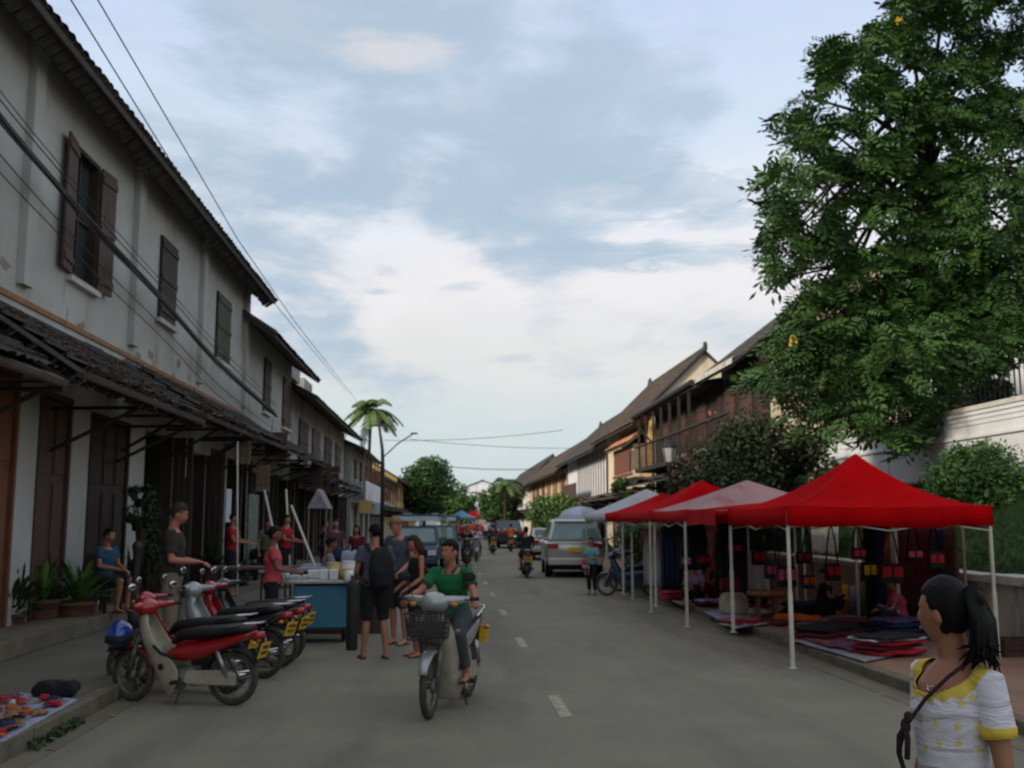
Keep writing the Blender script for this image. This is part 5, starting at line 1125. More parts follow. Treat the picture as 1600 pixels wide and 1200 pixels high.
    a = MB(); a.tube([(.12, -.50, .80), (.125, -.72, .86), (.08, -.90, .87), (-.08, -.90, .87), (-.125, -.72, .86), (-.12, -.50, .80)], .011, 6); a.build('grab_rail', 'chrome', t, True)
    a = MB(); a.tube([(0, -.80, .72), (0, -.92, .74)], [(.075, .05), (.05, .035)], 12, side=(1, 0, 0)); a.build('tail_light', 'red_light', t, True)
    a = MB(); a.box((0, -.925, .58), (.22, .008, .165), rx=.32); o = a.build('number_plate', 'plate_yellow', t); pm = MB(); rg = random.Random(int(loc[0]*100))
    for row, zc in ((0, .615), (1, .555)):
        x_ = -.075
        while x_ < .07: w__ = rg.uniform(.012, .026); pm.box((x_+w__/2, -.9325+(zc-.58)*-.33-.002, zc), (w__*.55, .003, .034), rx=.32); x_ += w__+.008
    pm.build('plate_marks', 'dark', o)['kind'] = 'stuff'
    a = MB(); a.box((0, -.885, .60), (.05, .02, .22), rx=.3); a.build('plate_bracket', 'dark', t)
    if basket:
        a = MB(SF); zt_, zb_ = .93, .70; P4 = lambda z, k: [(-.17*k, .56, z), (.17*k, .56, z), (.19*k, .80, z), (-.19*k, .80, z)]
        for i in range(6):
            z = zb_+(zt_-zb_)*i/5; q = P4(z, .85+.15*i/5); a.tube([*q, q[0]], .006 if i < 5 else .010, 5, cap=False)
        for i in range(9):
            s_ = -1+2*i/8
            for yy, kk in ((.56, .17), (.80, .19)): a.tube([(s_*kk*.85, yy, zb_), (s_*kk, yy, zt_)], .004, 4)
        for i in range(5):
            yy = .56+.24*i/4
            for sg in (-1, 1): a.tube([(sg*.155, yy, zb_), (sg*.182, yy, zt_)], .004, 4)
        for i in range(6): xx = -.15+.3*i/5; a.tube([(xx, .56, zb_), (xx, .80, zb_)], .004, 4)
        a.box((0, .68, .72), (.28, .20, .006)); a.box((0, .80, .80), (.34, .004, .14))
        a.build('basket', 'iron', t)
    return t
# row of parked mopeds, left
f = G(207, 1098); r_ = G(368, 1101); d = Vector((f.x-r_.x, f.y-r_.y, 0)).normalized()
rz0 = face(f.x-r_.x, f.y-r_.y+.10)
mid = (f+r_)/2
mid.x -= .02
m1 = moped('red moped with cream leg shield, nearest of the parked row', (mid.x, mid.y, 0), rz0, steer=-.22, group='mopeds parked in a row by the left kerb', scale=.90)
rowg = 'mopeds parked in a row by the left kerb'
m2 = moped('red moped with red shield behind the cream shielded one', (mid.x-.22, mid.y+.72, 0), rz0-.04, body='red_paint', shield='red_paint', cowl='red_paint', group=rowg, steer=.1)
m3 = moped('moped with pale silver fairing third in the parked row', (mid.x-.02, mid.y+1.75, 0), rz0-.12, body='grey_car', shield='bike_silver', cowl='bike_silver', group=rowg, lean=.05, scale=.95)
m4 = moped('dark red moped fourth in the parked row', (mid.x+.02, mid.y+2.55, 0), rz0-.03, body='grey_car', shield='red_paint', cowl='red_paint', group=rowg)
m5 = moped('black moped farthest along the parked row next to the cart', (mid.x+.04, mid.y+3.15, 0), rz0-.10, body='grey_car', shield='grey_car', cowl='grey_car', group=rowg)
# helmet hung on the first moped
hp = AY(187, 992, f.y+.10)
t = thing('helmet', 'shiny blue and black helmet hanging at the front of the nearest parked moped', 'helmet', tuple(hp))
a = MB(); rings = []
for k in range(11):
    q = R(-48+ (138*k/10)); rings.append([Vector((.13*math.cos(q)*math.cos(2*math.pi*j/22), .15*math.cos(q)*math.sin(2*math.pi*j/22), .145*math.sin(q))) for j in range(22)])
a.loft(rings, cap=False); 
a.f = [fc for fc in a.f if fc]; o = a.build('shell', 'blue_helmet', t, True); s_ = o.modifiers.new('s', 'SOLIDIFY'); s_.thickness = .012
a = MB(); a.ell((0, 0, -.03), (.112, .13, .12), 16, 12); a.build('lining', 'black_cloth', t, True)
a = MB(); a.tube([(-.13, .0, -.02), (-.10, -.12, -.03), (0, -.17, -.035), (.10, -.12, -.03), (.13, 0, -.02)], [(.035, .006)]*5, 8, side=(0, 0, 1)); a.build('visor', 'dark', t, True)
a = MB(); a.tube([(-.11, 0, -.08), (-.05, 0, -.19), (.05, 0, -.19), (.11, 0, -.08)], .008, 5); a.build('chin_strap', 'dark', t)

# ridden moped, centre
f = G(668, 1123); r_ = G(728, 1090); dd = Vector((f.x-r_.x, f.y-r_.y, 0)).normalized(); rzr = face(dd.x, dd.y); c_ = f-dd*.61
mr = moped('silver moped with front wire basket ridden by the man in green', (c_.x, c_.y, 0), rzr, body='bike_silver', shield='cream_plastic', fender='bike_silver', cowl='bike_silver', basket=True, scale=1.0, group='mopeds being ridden', steer=.10)
person('young man in a green polo shirt and grey trousers riding the silver moped', (c_.x, c_.y, 0), rzr, 1.62, dict(RIDE, pelvis=(0, -.17, .90), waist=(0, -.15, 1.04), chest=(0, -.07, 1.22), neck=(0, -.03, 1.40), head=(0, .02, 1.565), rs=(.175, -.04, 1.345), ls=(-.175, -.04, 1.345), re=(.29, .12, 1.16), le=(-.29, .12, 1.16), rw=(.36, .29, 1.10), lw=(-.36, .29, 1.10), rh=(.10, -.13, .88), lh=(-.10, -.13, .88), rk=(.18, .27, .76), lk=(-.18, .27, .76), ra=(.20, .06, .35), la=(-.20, .06, .35)),
       ('shirt_green', .62), ('trousers_grey', 1.82), 'skin_sun', hyaw=-.45, vox=.008, grip=True, foot='sandal')
for o_ in list(bpy.data.objects):
    if o_.get('label', '').startswith('young man in a green polo'):
        k_ = 1.62/1.75; a = MB(Matrix.Scale(k_, 4))
        for sg in (-1, 1): a.tube([(0, -.10, 1.415), (sg*.055, -.07, 1.42), (sg*.065, -.01, 1.40), (sg*.035, .055, 1.355)], [(.020, .007)]*4, 8, side=(0, 0, 1))
        a.build('collar', 'shirt_green', o_, True)
        s0, e0 = Vector((-.175, -.04, 1.345)), Vector((-.29, .12, 1.16))
        for sg in (-1, 1): A_, B_ = Vector((sg*.175, -.04, 1.345)), Vector((sg*.29, .12, 1.16)); a = MB(Matrix.Scale(k_, 4)); a.tube([A_.lerp(B_, .60), A_.lerp(B_, .70)], [.0605, .0585], 16); a.build('sleeve_cuff', 'trousers_grey', o_, True)
if 0: bag = thing('passenger_bag', 'blue patterned bag behind the rider on the silver moped', 'bag', tuple(c_-dd*.55+Vector((0, 0, .86)))); pass

# other ridden bikes and riders down the street
def rider_set(px, py, rz, lb_b, lb_p, shirt, body, hair='hair_black', scale=1.0, female=False, pants=('trousers_grey', 1.7), ht=1.68, skin='skin'):
    g = G(px, py); moped(lb_b, (g.x, g.y, 0), rz, body=body, shield=body, far=True, spokes=8, group='mopeds being ridden', scale=1.0, cowl=body)
    person(lb_p, (g.x, g.y, .0), rz, ht, RIDE, (shirt, .6), pants, skin, hair, vox=.02, grip=False, eyes=False, female=female, group='people riding motorbikes')
rider_set(822, 902, 0, 'dark moped with a yellow plate heading away down the lane', 'rider in a black shirt seen from behind heading away', 'shorts_black', 'grey_car', pants=('shorts_dark', .95))
rider_set(770, 866, 0, 'small distant moped beyond the black shirted rider', 'distant rider in a dull brown shirt far down the lane', 'shirt_brown', 'red_paint')
rider_set(729, 885, math.pi, 'black motorbike coming towards the camera near the parked truck', 'rider dressed in black coming towards the camera', 'shorts_black', 'grey_car')
rider_set(744, 877, math.pi, 'pale blue moped coming behind the black motorbike', 'rider in white coming towards the camera behind the black one', 'white_cloth', 'bike_silver')
rider_set(798, 862, 0, 'moped passing beside the dark pickup', 'rider in orange brown passing beside the dark pickup', 'orange_cloth', 'red_paint')

# parked scooters, right
for (px, py, rz, bd, lb) in ((985, 932, 1.15, 'blue_paint', 'blue scooter parked by the kerb beside the far canopy legs'), (1003, 925, 1.25, 'blue_paint', 'second blue scooter parked behind the first near the canopies'), (962, 878, 1.0, 'grey_car', 'dark motorbike parked beyond the white vehicle'), (985, 880, 1.1, 'bike_silver', 'silver motorbike parked among the shrubs past the canopies')):
    g = G(px, py); moped(lb, (g.x, g.y, 0), rz, body=bd, shield=bd, far=True, spokes=10, cowl=bd, group='scooters parked on the right')

# ------------------------------------------------------------------ VEHICLES
def vehicle(name, label, cat, loc, rz, prof, W, m, cabin, wheels, wr=.34, glass='glass_dark', bev=.05, lights=True, group=None, plate=True, top_in=.12, front=None):
    """prof: side outline (y, z) ; cabin: roof outline (y, z), both extruded across; front = +Y"""
    t = thing(name, label, cat, loc, rz, group)
    a = MB(); a.prism(prof, -W/2, W/2); a.build('body', m, t, smooth=bev > .06, bevel=bev)
    zb_ = min(z for y, z in cabin); zt_ = max(z for y, z in cabin); n = len(cabin)
    def ins(z): return W/2-.02-top_in*(z-zb_)/(zt_-zb_)
    a = MB(); a.add([(-ins(z), y, z) for y, z in cabin]+[(ins(z), y, z) for y, z in cabin], [tuple(range(n)), tuple(range(2*n-1, n-1, -1))]+[(i, n+i, n+(i+1) % n, (i+1) % n) for i in range(n)]); a.build('cabin', m, t, bevel=bev*.8)
    # glass: rear and front panes, side panes
    (yr0, zr0), (yr1, zr1), (yf1, zf1), (yf0, zf0) = cabin[0], cabin[1], cabin[-2], cabin[-1]
    def pane(nm, A, B_, off, k0=.14, k1=.86, mx=.1):
        P = [Vector((0, A[0]+(B_[0]-A[0])*k, A[1]+(B_[1]-A[1])*k)) for k in (k0, k1)]; nn = Vector((0, off, 0)); a = MB()
        v = [(-ins(P[0].z)+mx, P[0].y+off, P[0].z), (ins(P[0].z)-mx, P[0].y+off, P[0].z), (ins(P[1].z)-mx, P[1].y+off, P[1].z), (-ins(P[1].z)+mx, P[1].y+off, P[1].z)]
        v2 = [(x, y+off*-.02/abs(off), z) for x, y, z in v]; a.add(v+v2, [(0, 1, 2, 3), (7, 6, 5, 4), (0, 4, 5, 1), (1, 5, 6, 2), (2, 6, 7, 3), (3, 7, 4, 0)]); a.build(nm, glass, t)
    pane('rear_window', cabin[0], cabin[1], -.012); pane('windscreen', cabin[-1], cabin[-2], .012)
    k = 3 if yf1-yr1 > 2.0 else 2
    for sg in (-1, 1):
        for i in range(k):
            A0, A1 = i/k+.02, (i+1)/k-.02; zlo, zhi = zb_+.06*(zt_-zb_)+.03, zt_-.10
            def yy(u, z): s_ = (z-zb_)/(zt_-zb_); ya = yr0+(yr1-yr0)*s_+.08; yb = yf0+(yf1-yf0)*s_-.08; return ya+(yb-ya)*u
            a = MB(); v = [(sg*(ins(zlo)+.006), yy(A0, zlo), zlo), (sg*(ins(zlo)+.006), yy(A1, zlo), zlo), (sg*(ins(zhi)+.006), yy(A1, zhi), zhi), (sg*(ins(zhi)+.006), yy(A0, zhi), zhi)]
            v2 = [(x-sg*.02, y, z) for x, y, z in v]; a.add(v+v2, [(0, 1, 2, 3), (7, 6, 5, 4), (0, 4, 5, 1), (1, 5, 6, 2), (2, 6, 7, 3), (3, 7, 4, 0)]); a.build('side_window', glass, t)
    for y in wheels:
        for sg in (-1, 1):
            X = Matrix.Translation((sg*(W/2-.12), y, wr)) @ Matrix.Rotation(math.pi/2, 4, 'Y')
            a = MB(X); a.lathe((0, 0, -.11), [(0, 0), (wr*.8, 0), (wr, .03), (wr, .19), (wr*.8, .225), (0, .225)], 22); w_ = a.build('wheel', 'rubber', t, True)
            a = MB(X); a.lathe((0, 0, sg*.118-.005), [(0, 0), (wr*.58, 0), (wr*.55, .012), (0, .014)], 16); a.build('rim', 'steel', w_, True)
            a = MB(Matrix.Translation((sg*(W/2-.02), y, wr))); a.torus((0, 0, 0), wr+.04, .03, 'X', 24, 6, .8); a.build('wheel_arch', 'dark', t, True)
    ry = min(y for y, z in prof); fy_ = max(y for y, z in prof); zl = zb_-.12
    for sg in (-1, 1):
        a = MB(); a.box((sg*(W/2-.20), ry-.005, zl), (.34, .05, .15)); a.build('tail_light', 'red_light', t, bevel=.015)
        a = MB(); a.box((sg*(W/2-.22), fy_+.002, zl-.12), (.34, .05, .16)); a.build('headlight', 'lamp_glass', t, bevel=.015)
        a = MB(); a.ell((sg*(W/2+.08), yf0-.25, zb_+.08), (.10, .05, .07), 10, 8); a.build('mirror', m, t, True)
    for y, sg in ((ry, -1), (fy_, 1)): a = MB(); a.box((0, y+sg*.03, .50), (W-.08, .14, .22)); a.build('bumper', m if name != 'pickup' else 'iron', t, bevel=.04)
    a = MB(); a.box((0, ry-.035, zl-.12), (.42, .012, .14)); a.build('number_plate', 'plate_yellow', t)
    a = MB(); a.box((0, 0, .30), (W-.25, (fy_-ry)-.5, .14)); a.build('underbody', 'dark', t)
    return t
g = G(905, 903)
suv = vehicle('parked_suv', 'silver white van like car parked at the right kerb, seen from behind', 'car', (g.x+.0, g.y+2.2, 0), R(-3), [(-2.15, .42), (-2.25, .85), (-2.2, 1.12), (1.2, 1.10), (2.0, .95), (2.15, .75), (2.15, .40)], 1.78, 'silver_paint', [(-2.18, 1.10), (-1.95, 1.72), (-1.6, 1.80), (.5, 1.78), (1.35, 1.09)], (-1.35, 1.35), .36, glass='glass_teal', bev=.11, top_in=.2)
a = MB(); a.box((0, -2.20, 1.05), (1.35, .06, .05)); a.build('tailgate_trim', 'chrome', suv, bevel=.01); a = MB(); a.box((0, -1.98, 1.80), (1.3, .25, .04)); a.build('roof_spoiler', 'silver_paint', suv, bevel=.015)
for sg in (-1, 1): a = MB(); a.tube([(sg*.62, -1.6, 1.86), (sg*.62, .3, 1.86)], .02, 6); a.build('roof_rail', 'iron', suv)
g = G(862, 876); vehicle('parked_car', 'dark teal saloon car parked just beyond the silver car', 'car', (g.x, g.y+2.0, 0), R(-2), [(-2.05, .40), (-2.15, .85), (-1.6, .98), (1.1, .95), (2.0, .85), (2.1, .40)], 1.68, 'silver_paint', [(-1.75, .95), (-1.15, 1.40), (.35, 1.40), (1.0, .94)], (-1.25, 1.3), .31, glass='glass_dark')
g = G(797, 857); vehicle('pickup', 'dark grey pickup driving away in the right lane', 'pickup truck', (g.x, g.y+2.2, 0), R(2), [(-2.4, .55), (-2.4, 1.12), (-.2, 1.14), (1.4, 1.12), (2.3, 1.0), (2.35, .5)], 1.75, 'grey_car', [(-.55, 1.10), (-.35, 1.72), (.65, 1.72), (1.35, 1.10)], (-1.5, 1.5), .38)
g = G(776, 845); vehicle('distant_car', 'blue grey car in the distance left of the dark pickup', 'car', (g.x+.3, g.y+2.0, 0), R(2), [(-2.05, .40), (-2.15, .9), (-1.6, 1.0), (1.1, 1.0), (2.0, .9), (2.1, .40)], 1.7, 'blue_paint', [(-1.85, .98), (-1.3, 1.5), (.35, 1.5), (1.0, .98)], (-1.25, 1.3), .32)
# songthaew trucks, left: cab facing the camera, roofed bench body behind
def songthaew(label, loc, rz, m):
    t = vehicle('passenger_truck', label, 'truck', loc, rz, [(-2.3, .55), (-2.3, .95), (.5, .95), (1.0, 1.08), (1.8, .98), (2.0, .80), (2.0, .45)], 1.66, m, [(.30, 1.0), (.42, 1.66), (.95, 1.66), (1.35, 1.04)], (-1.35, 1.45), .33, glass='glass_teal', group='blue passenger trucks parked on the left')
    a = MB(); a.box((0, -.75, 2.02), (1.72, 3.5, .08)); a.tube([(-.5, -2.3, 2.09), (-.5, .8, 2.09)], .02, 6); a.tube([(.5, -2.3, 2.09), (.5, .8, 2.09)], .02, 6); a.build('canopy', m, t, bevel=.03)
    for sg in (-1, 1):
        for y in (-2.2, -1.2, -.2): a = MB(); a.tube([(sg*.8, y, .95), (sg*.8, y, 2.0)], .02, 6); a.build('canopy_post', 'steel', t)
        a = MB(); a.box((sg*.81, -1.1, 1.12), (.04, 2.5, .34)); a.build('side_panel', m, t, bevel=.01); a = MB(); a.box((sg*.55, -1.1, 1.12), (.36, 2.4, .06)); a.build('bench', 'seat_black', t)
    a = MB(); a.box((0, .98, 1.92), (1.5, .05, .16)); a.build('head_board', 'paper', t)
    a = MB(); a.box((0, 2.02, .78), (1.0, .03, .18)); a.build('grille', 'dark', t)
    t.scale = (.94,)*3
    return t
g = AY(650, 860, 27.5); songthaew('nearer blue passenger truck facing the camera behind the cart customers', (-.95, 35.0, 0), R(176), 'blue_paint')
g = AY(690, 850, 33); songthaew('farther blue passenger truck parked behind the first one', (-.35, 41, 0), R(178), 'blue_paint')

# ------------------------------------------------------------------ CANOPIES
def tent(label, corners, z_e, z_a, m, mv=None, gz=(0, 0, .12, .12), val=.20, group='market canopies along the right kerb', legs=True, exp=1.35, sag=.03, apx_off=0.0):
    cx = sum(c[0] for c in corners)/4; cy = sum(c[1] for c in corners)/4; t = thing('market_tent', label, 'canopy tent', (cx, cy, 0), 0, group)
    C = [Vector((c[0]-cx, c[1]-cy, 0)) for c in corners]; n = 10; a = MB()
    def P(s, u, dx=apx_off): # s: 0 centre .. 1 rim ; u along perimeter 0..4
        i = int(u) % 4; f = u-int(u); e = C[i].lerp(C[(i+1) % 4], f); rid = abs(f-.5)*2
        return Vector((e.x*s+dx*(1-s), e.y*s, z_e+(z_a-z_e)*(1-s)**exp*1.0 - sag*math.sin(math.pi*s)*(1-rid)*1.6 - .02*math.sin(math.pi*f)*s))
    for i in range(4):
        rings = [[P(k/9, i+j/n) if j < n else P(k/9, i+.9999) for j in range(n+1)] for k in range(10)]
        a.loft(rings, cap=False, closed=False)
    o = a.build('canopy', m, t, True); s_ = o.modifiers.new('s', 'SOLIDIFY'); s_.thickness = .008
    for i in range(4):
        v = MB(); A, B_ = C[i], C[(i+1) % 4]; o_ = (A+B_).normalized()*.012
        r = [[], [], []]
        for j in range(25):
            f = j/24; p = A.lerp(B_, f)+o_; w = .012*math.sin(f*19+i)+.01*math.sin(f*41); d = o_.normalized()*w
            zt_ = z_e-.02*math.sin(math.pi*f)
            r[0].append(Vector((p.x, p.y, zt_))); r[1].append(Vector((p.x+d.x*.5, p.y+d.y*.5, zt_-val*.5))); r[2].append(Vector((p.x+d.x, p.y+d.y, zt_-val-.012*math.sin(f*6.28*2))))
        v.loft(r, cap=False, closed=False); o = v.build('valance', mv or m, t, True); s_ = o.modifiers.new('s', 'SOLIDIFY'); s_.thickness = .006
        if legs:
            g0 = gz[i]; v = MB(); q = A*.985; v.box((q.x, q.y, (z_e-.05+g0)/2), (.034, .034, z_e-.05-g0)); v.box((q.x, q.y, g0+.45), (.044, .044, .9)); lg = v.build('leg', 'white_pole', t)
            v = MB(); v.box((q.x, q.y, g0+.006), (.09, .09, .012)); v.build('foot', 'white_pole', lg)
            v = MB(); q2 = B_*.985; mid = (q+q2)/2
            v.tube([(q.x, q.y, z_e-.26), (mid.x, mid.y, z_e-.12)], .009, 5); v.tube([(mid.x, mid.y, z_e-.30), (q2.x, q2.y, z_e-.14)], .009, 5); v.tube([(q.x, q.y, z_e-.12), (mid.x, mid.y, z_e-.30)], .009, 5); v.tube([(mid.x, mid.y, z_e-.12), (q2.x, q2.y, z_e-.30)], .009, 5); v.build('truss', 'white_pole', t)
    v = MB(); v.tube([(apx_off, 0, z_a-.10), (apx_off, 0, z_a-.7)], .016, 6)
    for c in C: v.tube([(apx_off, 0, z_a-.65), (c.x*.9, c.y*.9, z_e-.05)], .009, 5)
    v.build('centre_pole', 'white_pole', t)
    return t
n1_, n2_ = G(1219, 1045), G(1557, 1030, .12)
ux = (n2_-n1_); ux.z = 0; print('tent w', ux.length, n1_, n2_)
f1_ = G(1131, 1001)
n1_.x += .14; n2_.x += .05; f1_.x += .12; W_ = Vector((n2_.x, n2_.y, 0))
A_ = Vector((n1_.x, n1_.y, 0)); Fv = Vector((f1_.x, f1_.y, 0)); Gv = W_+(Fv-A_)
zE = AY(1232, 790, n1_.y).z; zA = AY(1333, 712, (n1_.y+Gv.y)/2).z; print('zE', zE, zA, A_, W_, Fv, Gv)
tent('nearest and largest red canopy with a tall pointed peak', [A_, W_, Gv, Fv], zE, zA+.03, 'tent_red', exp=1.75, val=.24, sag=.06, apx_off=.16)
def tq(lab, ya, yb, xa, xb, apx, apy, m, mv=None, **k):
    yc = (ya+yb)/2; za = AY(apx, apy, yc).z; tent(lab, [(xa, ya), (xb, ya), (xb, yb), (xa, yb)], k.pop('ze', 1.93), za, m, mv, **k)
Y2a = G(1072, 980).y
tq('canopy with a washed out pinkish white top and red valance', Y2a, Y2a+2.6, 3.95, 6.9, 1167, 750, 'tent_pink', 'tent_red_pale', exp=1.15)
Y3a = Y2a+2.75
tq('second red canopy from the far end with a sharp tip', Y3a, Y3a+3.2, 3.9, 6.8, 1105, 750, 'tent_red', 'tent_red_pale', exp=1.4)
Y4a = G(985, 938).y+.1
tq('farthest small red canopy beside the white ones', Y4a, Y4a+3.7, 4.1, 6.3, 1022, 770, 'tent_red', exp=1.3)
tq('white canopy behind the farthest red one', Y4a+4.4, Y4a+8.4, 4.2, 7.2, 1022, 764, 'tent_white', exp=1.1)
tq('white peaked canopy behind the street lamp', Y4a+1.0, Y4a+4.1, 6.75, 8.4, 1060, 742, 'tent_white', exp=1.1, ze=2.15)
# red sheet strung between first and second canopy
t = thing('awning_sheet', 'flat red cloth strung between the nearest canopy and the pinkish one', 'cloth sheet', (5.4, (Fv.y+Y2a)/2, 0)); o_ = t.location; a = MB()
ra, rb = Fv.y+.06, Y2a-.06
rings = [[Vector((4.0+2.9*j/10-o_.x, ra+(rb-ra)*k/8-o_.y, 1.92+.10*math.sin(math.pi*k/8)*math.sin(math.pi*j/10)+.05*j/10)) for j in range(11)] for k in range(9)]
a.loft(rings, cap=False, closed=False); b_ = a.build('cloth', 'tent_red', t, True); b_.modifiers.new('s', 'SOLIDIFY').thickness = .006
a = MB(); a.loft([[Vector((3.99-o_.x, ra+(rb-ra)*k/12-o_.y, z)) for k in range(13)] for z in (1.92, 1.69)], cap=False, closed=False); b_ = a.build('valance', 'tent_red_pale', t); b_.modifiers.new('s', 'SOLIDIFY').thickness = .006
# umbrella
u = AY(907, 812, 34.5); t = thing('parasol', 'pale blue and white parasol above the silver car', 'umbrella', (u.x, 34.5, .1)); a = MB()
for k in range(8):
    q0, q1 = 2*math.pi*k/8, 2*math.pi*(k+1)/8; a = MB(); rr = [(0, 2.12), (.35, 2.07), (.62, 1.93), (.82, 1.70)]
    a.loft([[Vector((r*math.cos(q0+(q1-q0)*j/4), r*math.sin(q0+(q1-q0)*j/4), z-.03*math.sin(math.pi*j/4)*(r/.8))) for j in range(5)] for r, z in rr], cap=False, closed=False)
    b_ = a.build('panel', 'umbrella_cloth' if k % 2 else 'tent_white', t, True); b_.modifiers.new('s', 'SOLIDIFY').thickness = .004
a = MB(); a.tube([(0, 0, 0), (0, 0, 2.16)], .018, 6); a.build('pole', 'steel', t)

# ------------------------------------------------------------------ GOODS ON THE RIGHT
def wavy_mat(name, label, cat, pts, z, m, group=None, amp=.012, th=.01, kind=None):
    """cloth laid flat: quad corner points, with slight waves"""
    c = sum((Vector(p) for p in pts), Vector())/4; c.z = z; t = None; A, B_, C_, D_ = [Vector(p)-c for p in pts]; a = MB(); n = 14; rings = []
    for i in range(n+1):
        rings.append([])
        for j in range(n+1):
            p = A.lerp(B_, j/n).lerp(D_.lerp(C_, j/n), i/n); p.z = .006+amp*(noise.noise(Vector((p.x*4+c.x, p.y*4, c.y)))+1); rings[-1].append(p)
    a.loft(rings, cap=False, closed=False); o = a.build(name, m, None, True); o.location = c; o.modifiers.new('s', 'SOLIDIFY').thickness = th; return tag(o, label, cat, group)
def g2(px, py): p = G(px, py, .12); return Vector((p.x, p.y, .12))
def quad(a, b, c, d): return [g2(*a), g2(*b), g2(*c), g2(*d)]
wavy_mat('ground_mat', 'pale grey sheet under the textile piles nearest the kerb', 'mat', quad((1232, 1002), (1352, 1037), (1450, 1015), (1330, 985)), .12, 'mat_grey')
wavy_mat('ground_mat', 'bluish white sheet below the far pavement goods', 'mat', quad((1100, 958), (1150, 984), (1230, 972), (1180, 948)), .12, 'mat_blue')
wavy_mat('ground_mat', 'pale sheet behind the dark folded textiles', 'mat', quad((1240, 975), (1330, 982), (1400, 968), (1290, 962)), .12, 'mat_blue')
wavy_mat('ground_mat', 'pale mat at the far end of the stalls under the pink clothes', 'mat', quad((1030, 930), (1065, 947), (1110, 935), (1070, 922)), .12, 'mat_grey')
def folded(mb, c, d, rz, puff=.4):
    """rounded folded cloth, cross-section like a pillow"""
    X = Matrix.Translation(c) @ Matrix.Rotation(rz, 4, 'Z'); rings = []; n = 12
    for i in range(n+1):
        x = math.sin(math.pi/2*(-1+2*i/n)); e = (1-abs(x)**8*.07); ez = 1-abs(x)**10*.65; ring = []
        for j in range(16):
            q = 2*math.pi*j/16; cc, ss = math.cos(q), math.sin(q); y = math.copysign(abs(cc)**.45, cc); z = math.copysign(abs(ss)**.7, ss)
            w = .20*noise.noise(Vector((c[0]*7+x*3, c[1]*5+y*3, c[2]*29+z*2)))
            ring.append(X @ Vector((x*d[0]/2, y*e*d[1]/2*(1+w), z*ez*d[2]/2*(1+w*2.2)+.02*noise.noise(Vector((x*2+c[0], y*2, c[2]*7))))))
        rings.append(ring)
    mb.loft(rings)
def pile(name, label, px, py, items, rz=0, d=(.55, .38), group='textile piles on the pavement', z=.14, cat='textiles'):
    g = G(px, py, .12); t = thing(name, label, cat, (g.x, g.y, z), 0, group); zz_ = 0; rg = random.Random(px)
    for m_, h_ in items:
        a = MB(); folded(a, (rg.uniform(-.03, .03), rg.uniform(-.03, .03), zz_+h_/2), (d[0]*rg.uniform(.92, 1.06), d[1]*rg.uniform(.92, 1.06), h_*1.12), rz+rg.uniform(-.12, .12)); a.build('folded_cloth', m_, t, True); zz_ += h_
    return t
def pix(a, b, z=.12): p = G(a, b, z); return p
pile('textile_pile', 'pile of folded cloth with bright red and white layers nearest the kerb', 1392, 1024, [('red_cloth', .07), ('maroon', .05), ('red_cloth', .05), ('white_cloth', .025), ('shorts_black', .04)], .5, (.85, .5))
pile('textile_pile', 'long low pile of black and red textiles behind the kerb', 1290, 1000, [('woven', .05), ('maroon', .06), ('shorts_black', .08)], .75, (1.0, .55))
pile('textile_pile', 'dark folded blankets stacked left of the red and white pile', 1335, 988, [('woven', .06), ('shorts_black', .07), ('maroon', .04)], .6, (.7, .5))
pile('textile_pile', 'navy blue folded textiles beside the kneeling vendor in pink', 1408, 998, [('woven_blue', .07), ('navy', .08), ('navy', .06), ('woven_blue', .05)], .3, (.7, .5))
wavy_mat('woven_rug', 'orange red patterned rug lying in front of the black pile', 'rug', quad((1252, 1003), (1300, 1018), (1352, 1010), (1310, 997)), .155, 'woven')
wavy_mat('woven_rug', 'blue edged patterned cloth by the kerb', 'rug', quad((1290, 1012), (1330, 1024), (1362, 1014), (1330, 1005)), .165, 'woven_blue')
wavy_mat('woven_rug', 'dark red rug laid out beside the wooden stool', 'rug', quad((1170, 966), (1215, 980), (1262, 972), (1220, 958)), .14, 'maroon')
pile('textile_pile', 'orange folded cloth lying alone on the pavement', 1245, 972, [('orange_cloth', .10)], -.6, (.75, .22))
pile('textile_pile', 'striped red and white cloths spread at the edge of the blue mat', 1158, 978, [('white_cloth', .03), ('red_cloth', .03), ('woven', .03)], .5, (.7, .4))
pile('textile_pile', 'dark textiles heaped behind the cream sack', 1165, 950, [('maroon', .08), ('shorts_black', .14), ('shorts_black', .10)], .2, (.8, .55))
pile('textile_pile', 'dark clothes heap between stool and low wall', 1268, 962, [('shorts_black', .12), ('navy', .10)], .3, (.9, .5))
pile('textile_pile', 'bright red cloths at the farthest stall mat', 1056, 938, [('red_cloth', .06), ('pink_cloth', .05), ('red_cloth', .05)], .2, (.6, .4))
pile('textile_pile', 'folded lavender and dark cloths near the pale tent leg', 1110, 948, [('maroon', .07), ('lavender', .05)], .2, (.55, .4))
g = G(1147, 962, .12); t = thing('sack', 'cream sack standing on the bluish sheet', 'sack', (g.x, g.y, .13)); a = MB(); a.lathe((0, 0, 0), [(0, 0), (.20, 0), (.25, .08), (.25, .26), (.22, .34), (.16, .38), (0, .36)], 16); a.build('bag', 'sack', t, True)
g = G(1198, 968, .12); t = thing('stool', 'low round wooden stool between the textiles', 'stool', (g.x, g.y, .12)); a = MB(); a.lathe((0, 0, .40), [(0, 0), (.30, 0), (.32, .03), (.30, .07), (0, .07)], 20); a.build('seat', 'wood_orange', t)
for k in range(4): q = k*1.57+.6; a = MB(); a.tube([(.22*math.cos(q), .22*math.sin(q), 0), (.17*math.cos(q), .17*math.sin(q), .41)], .035, 8); a.build('leg', 'wood_red', t)
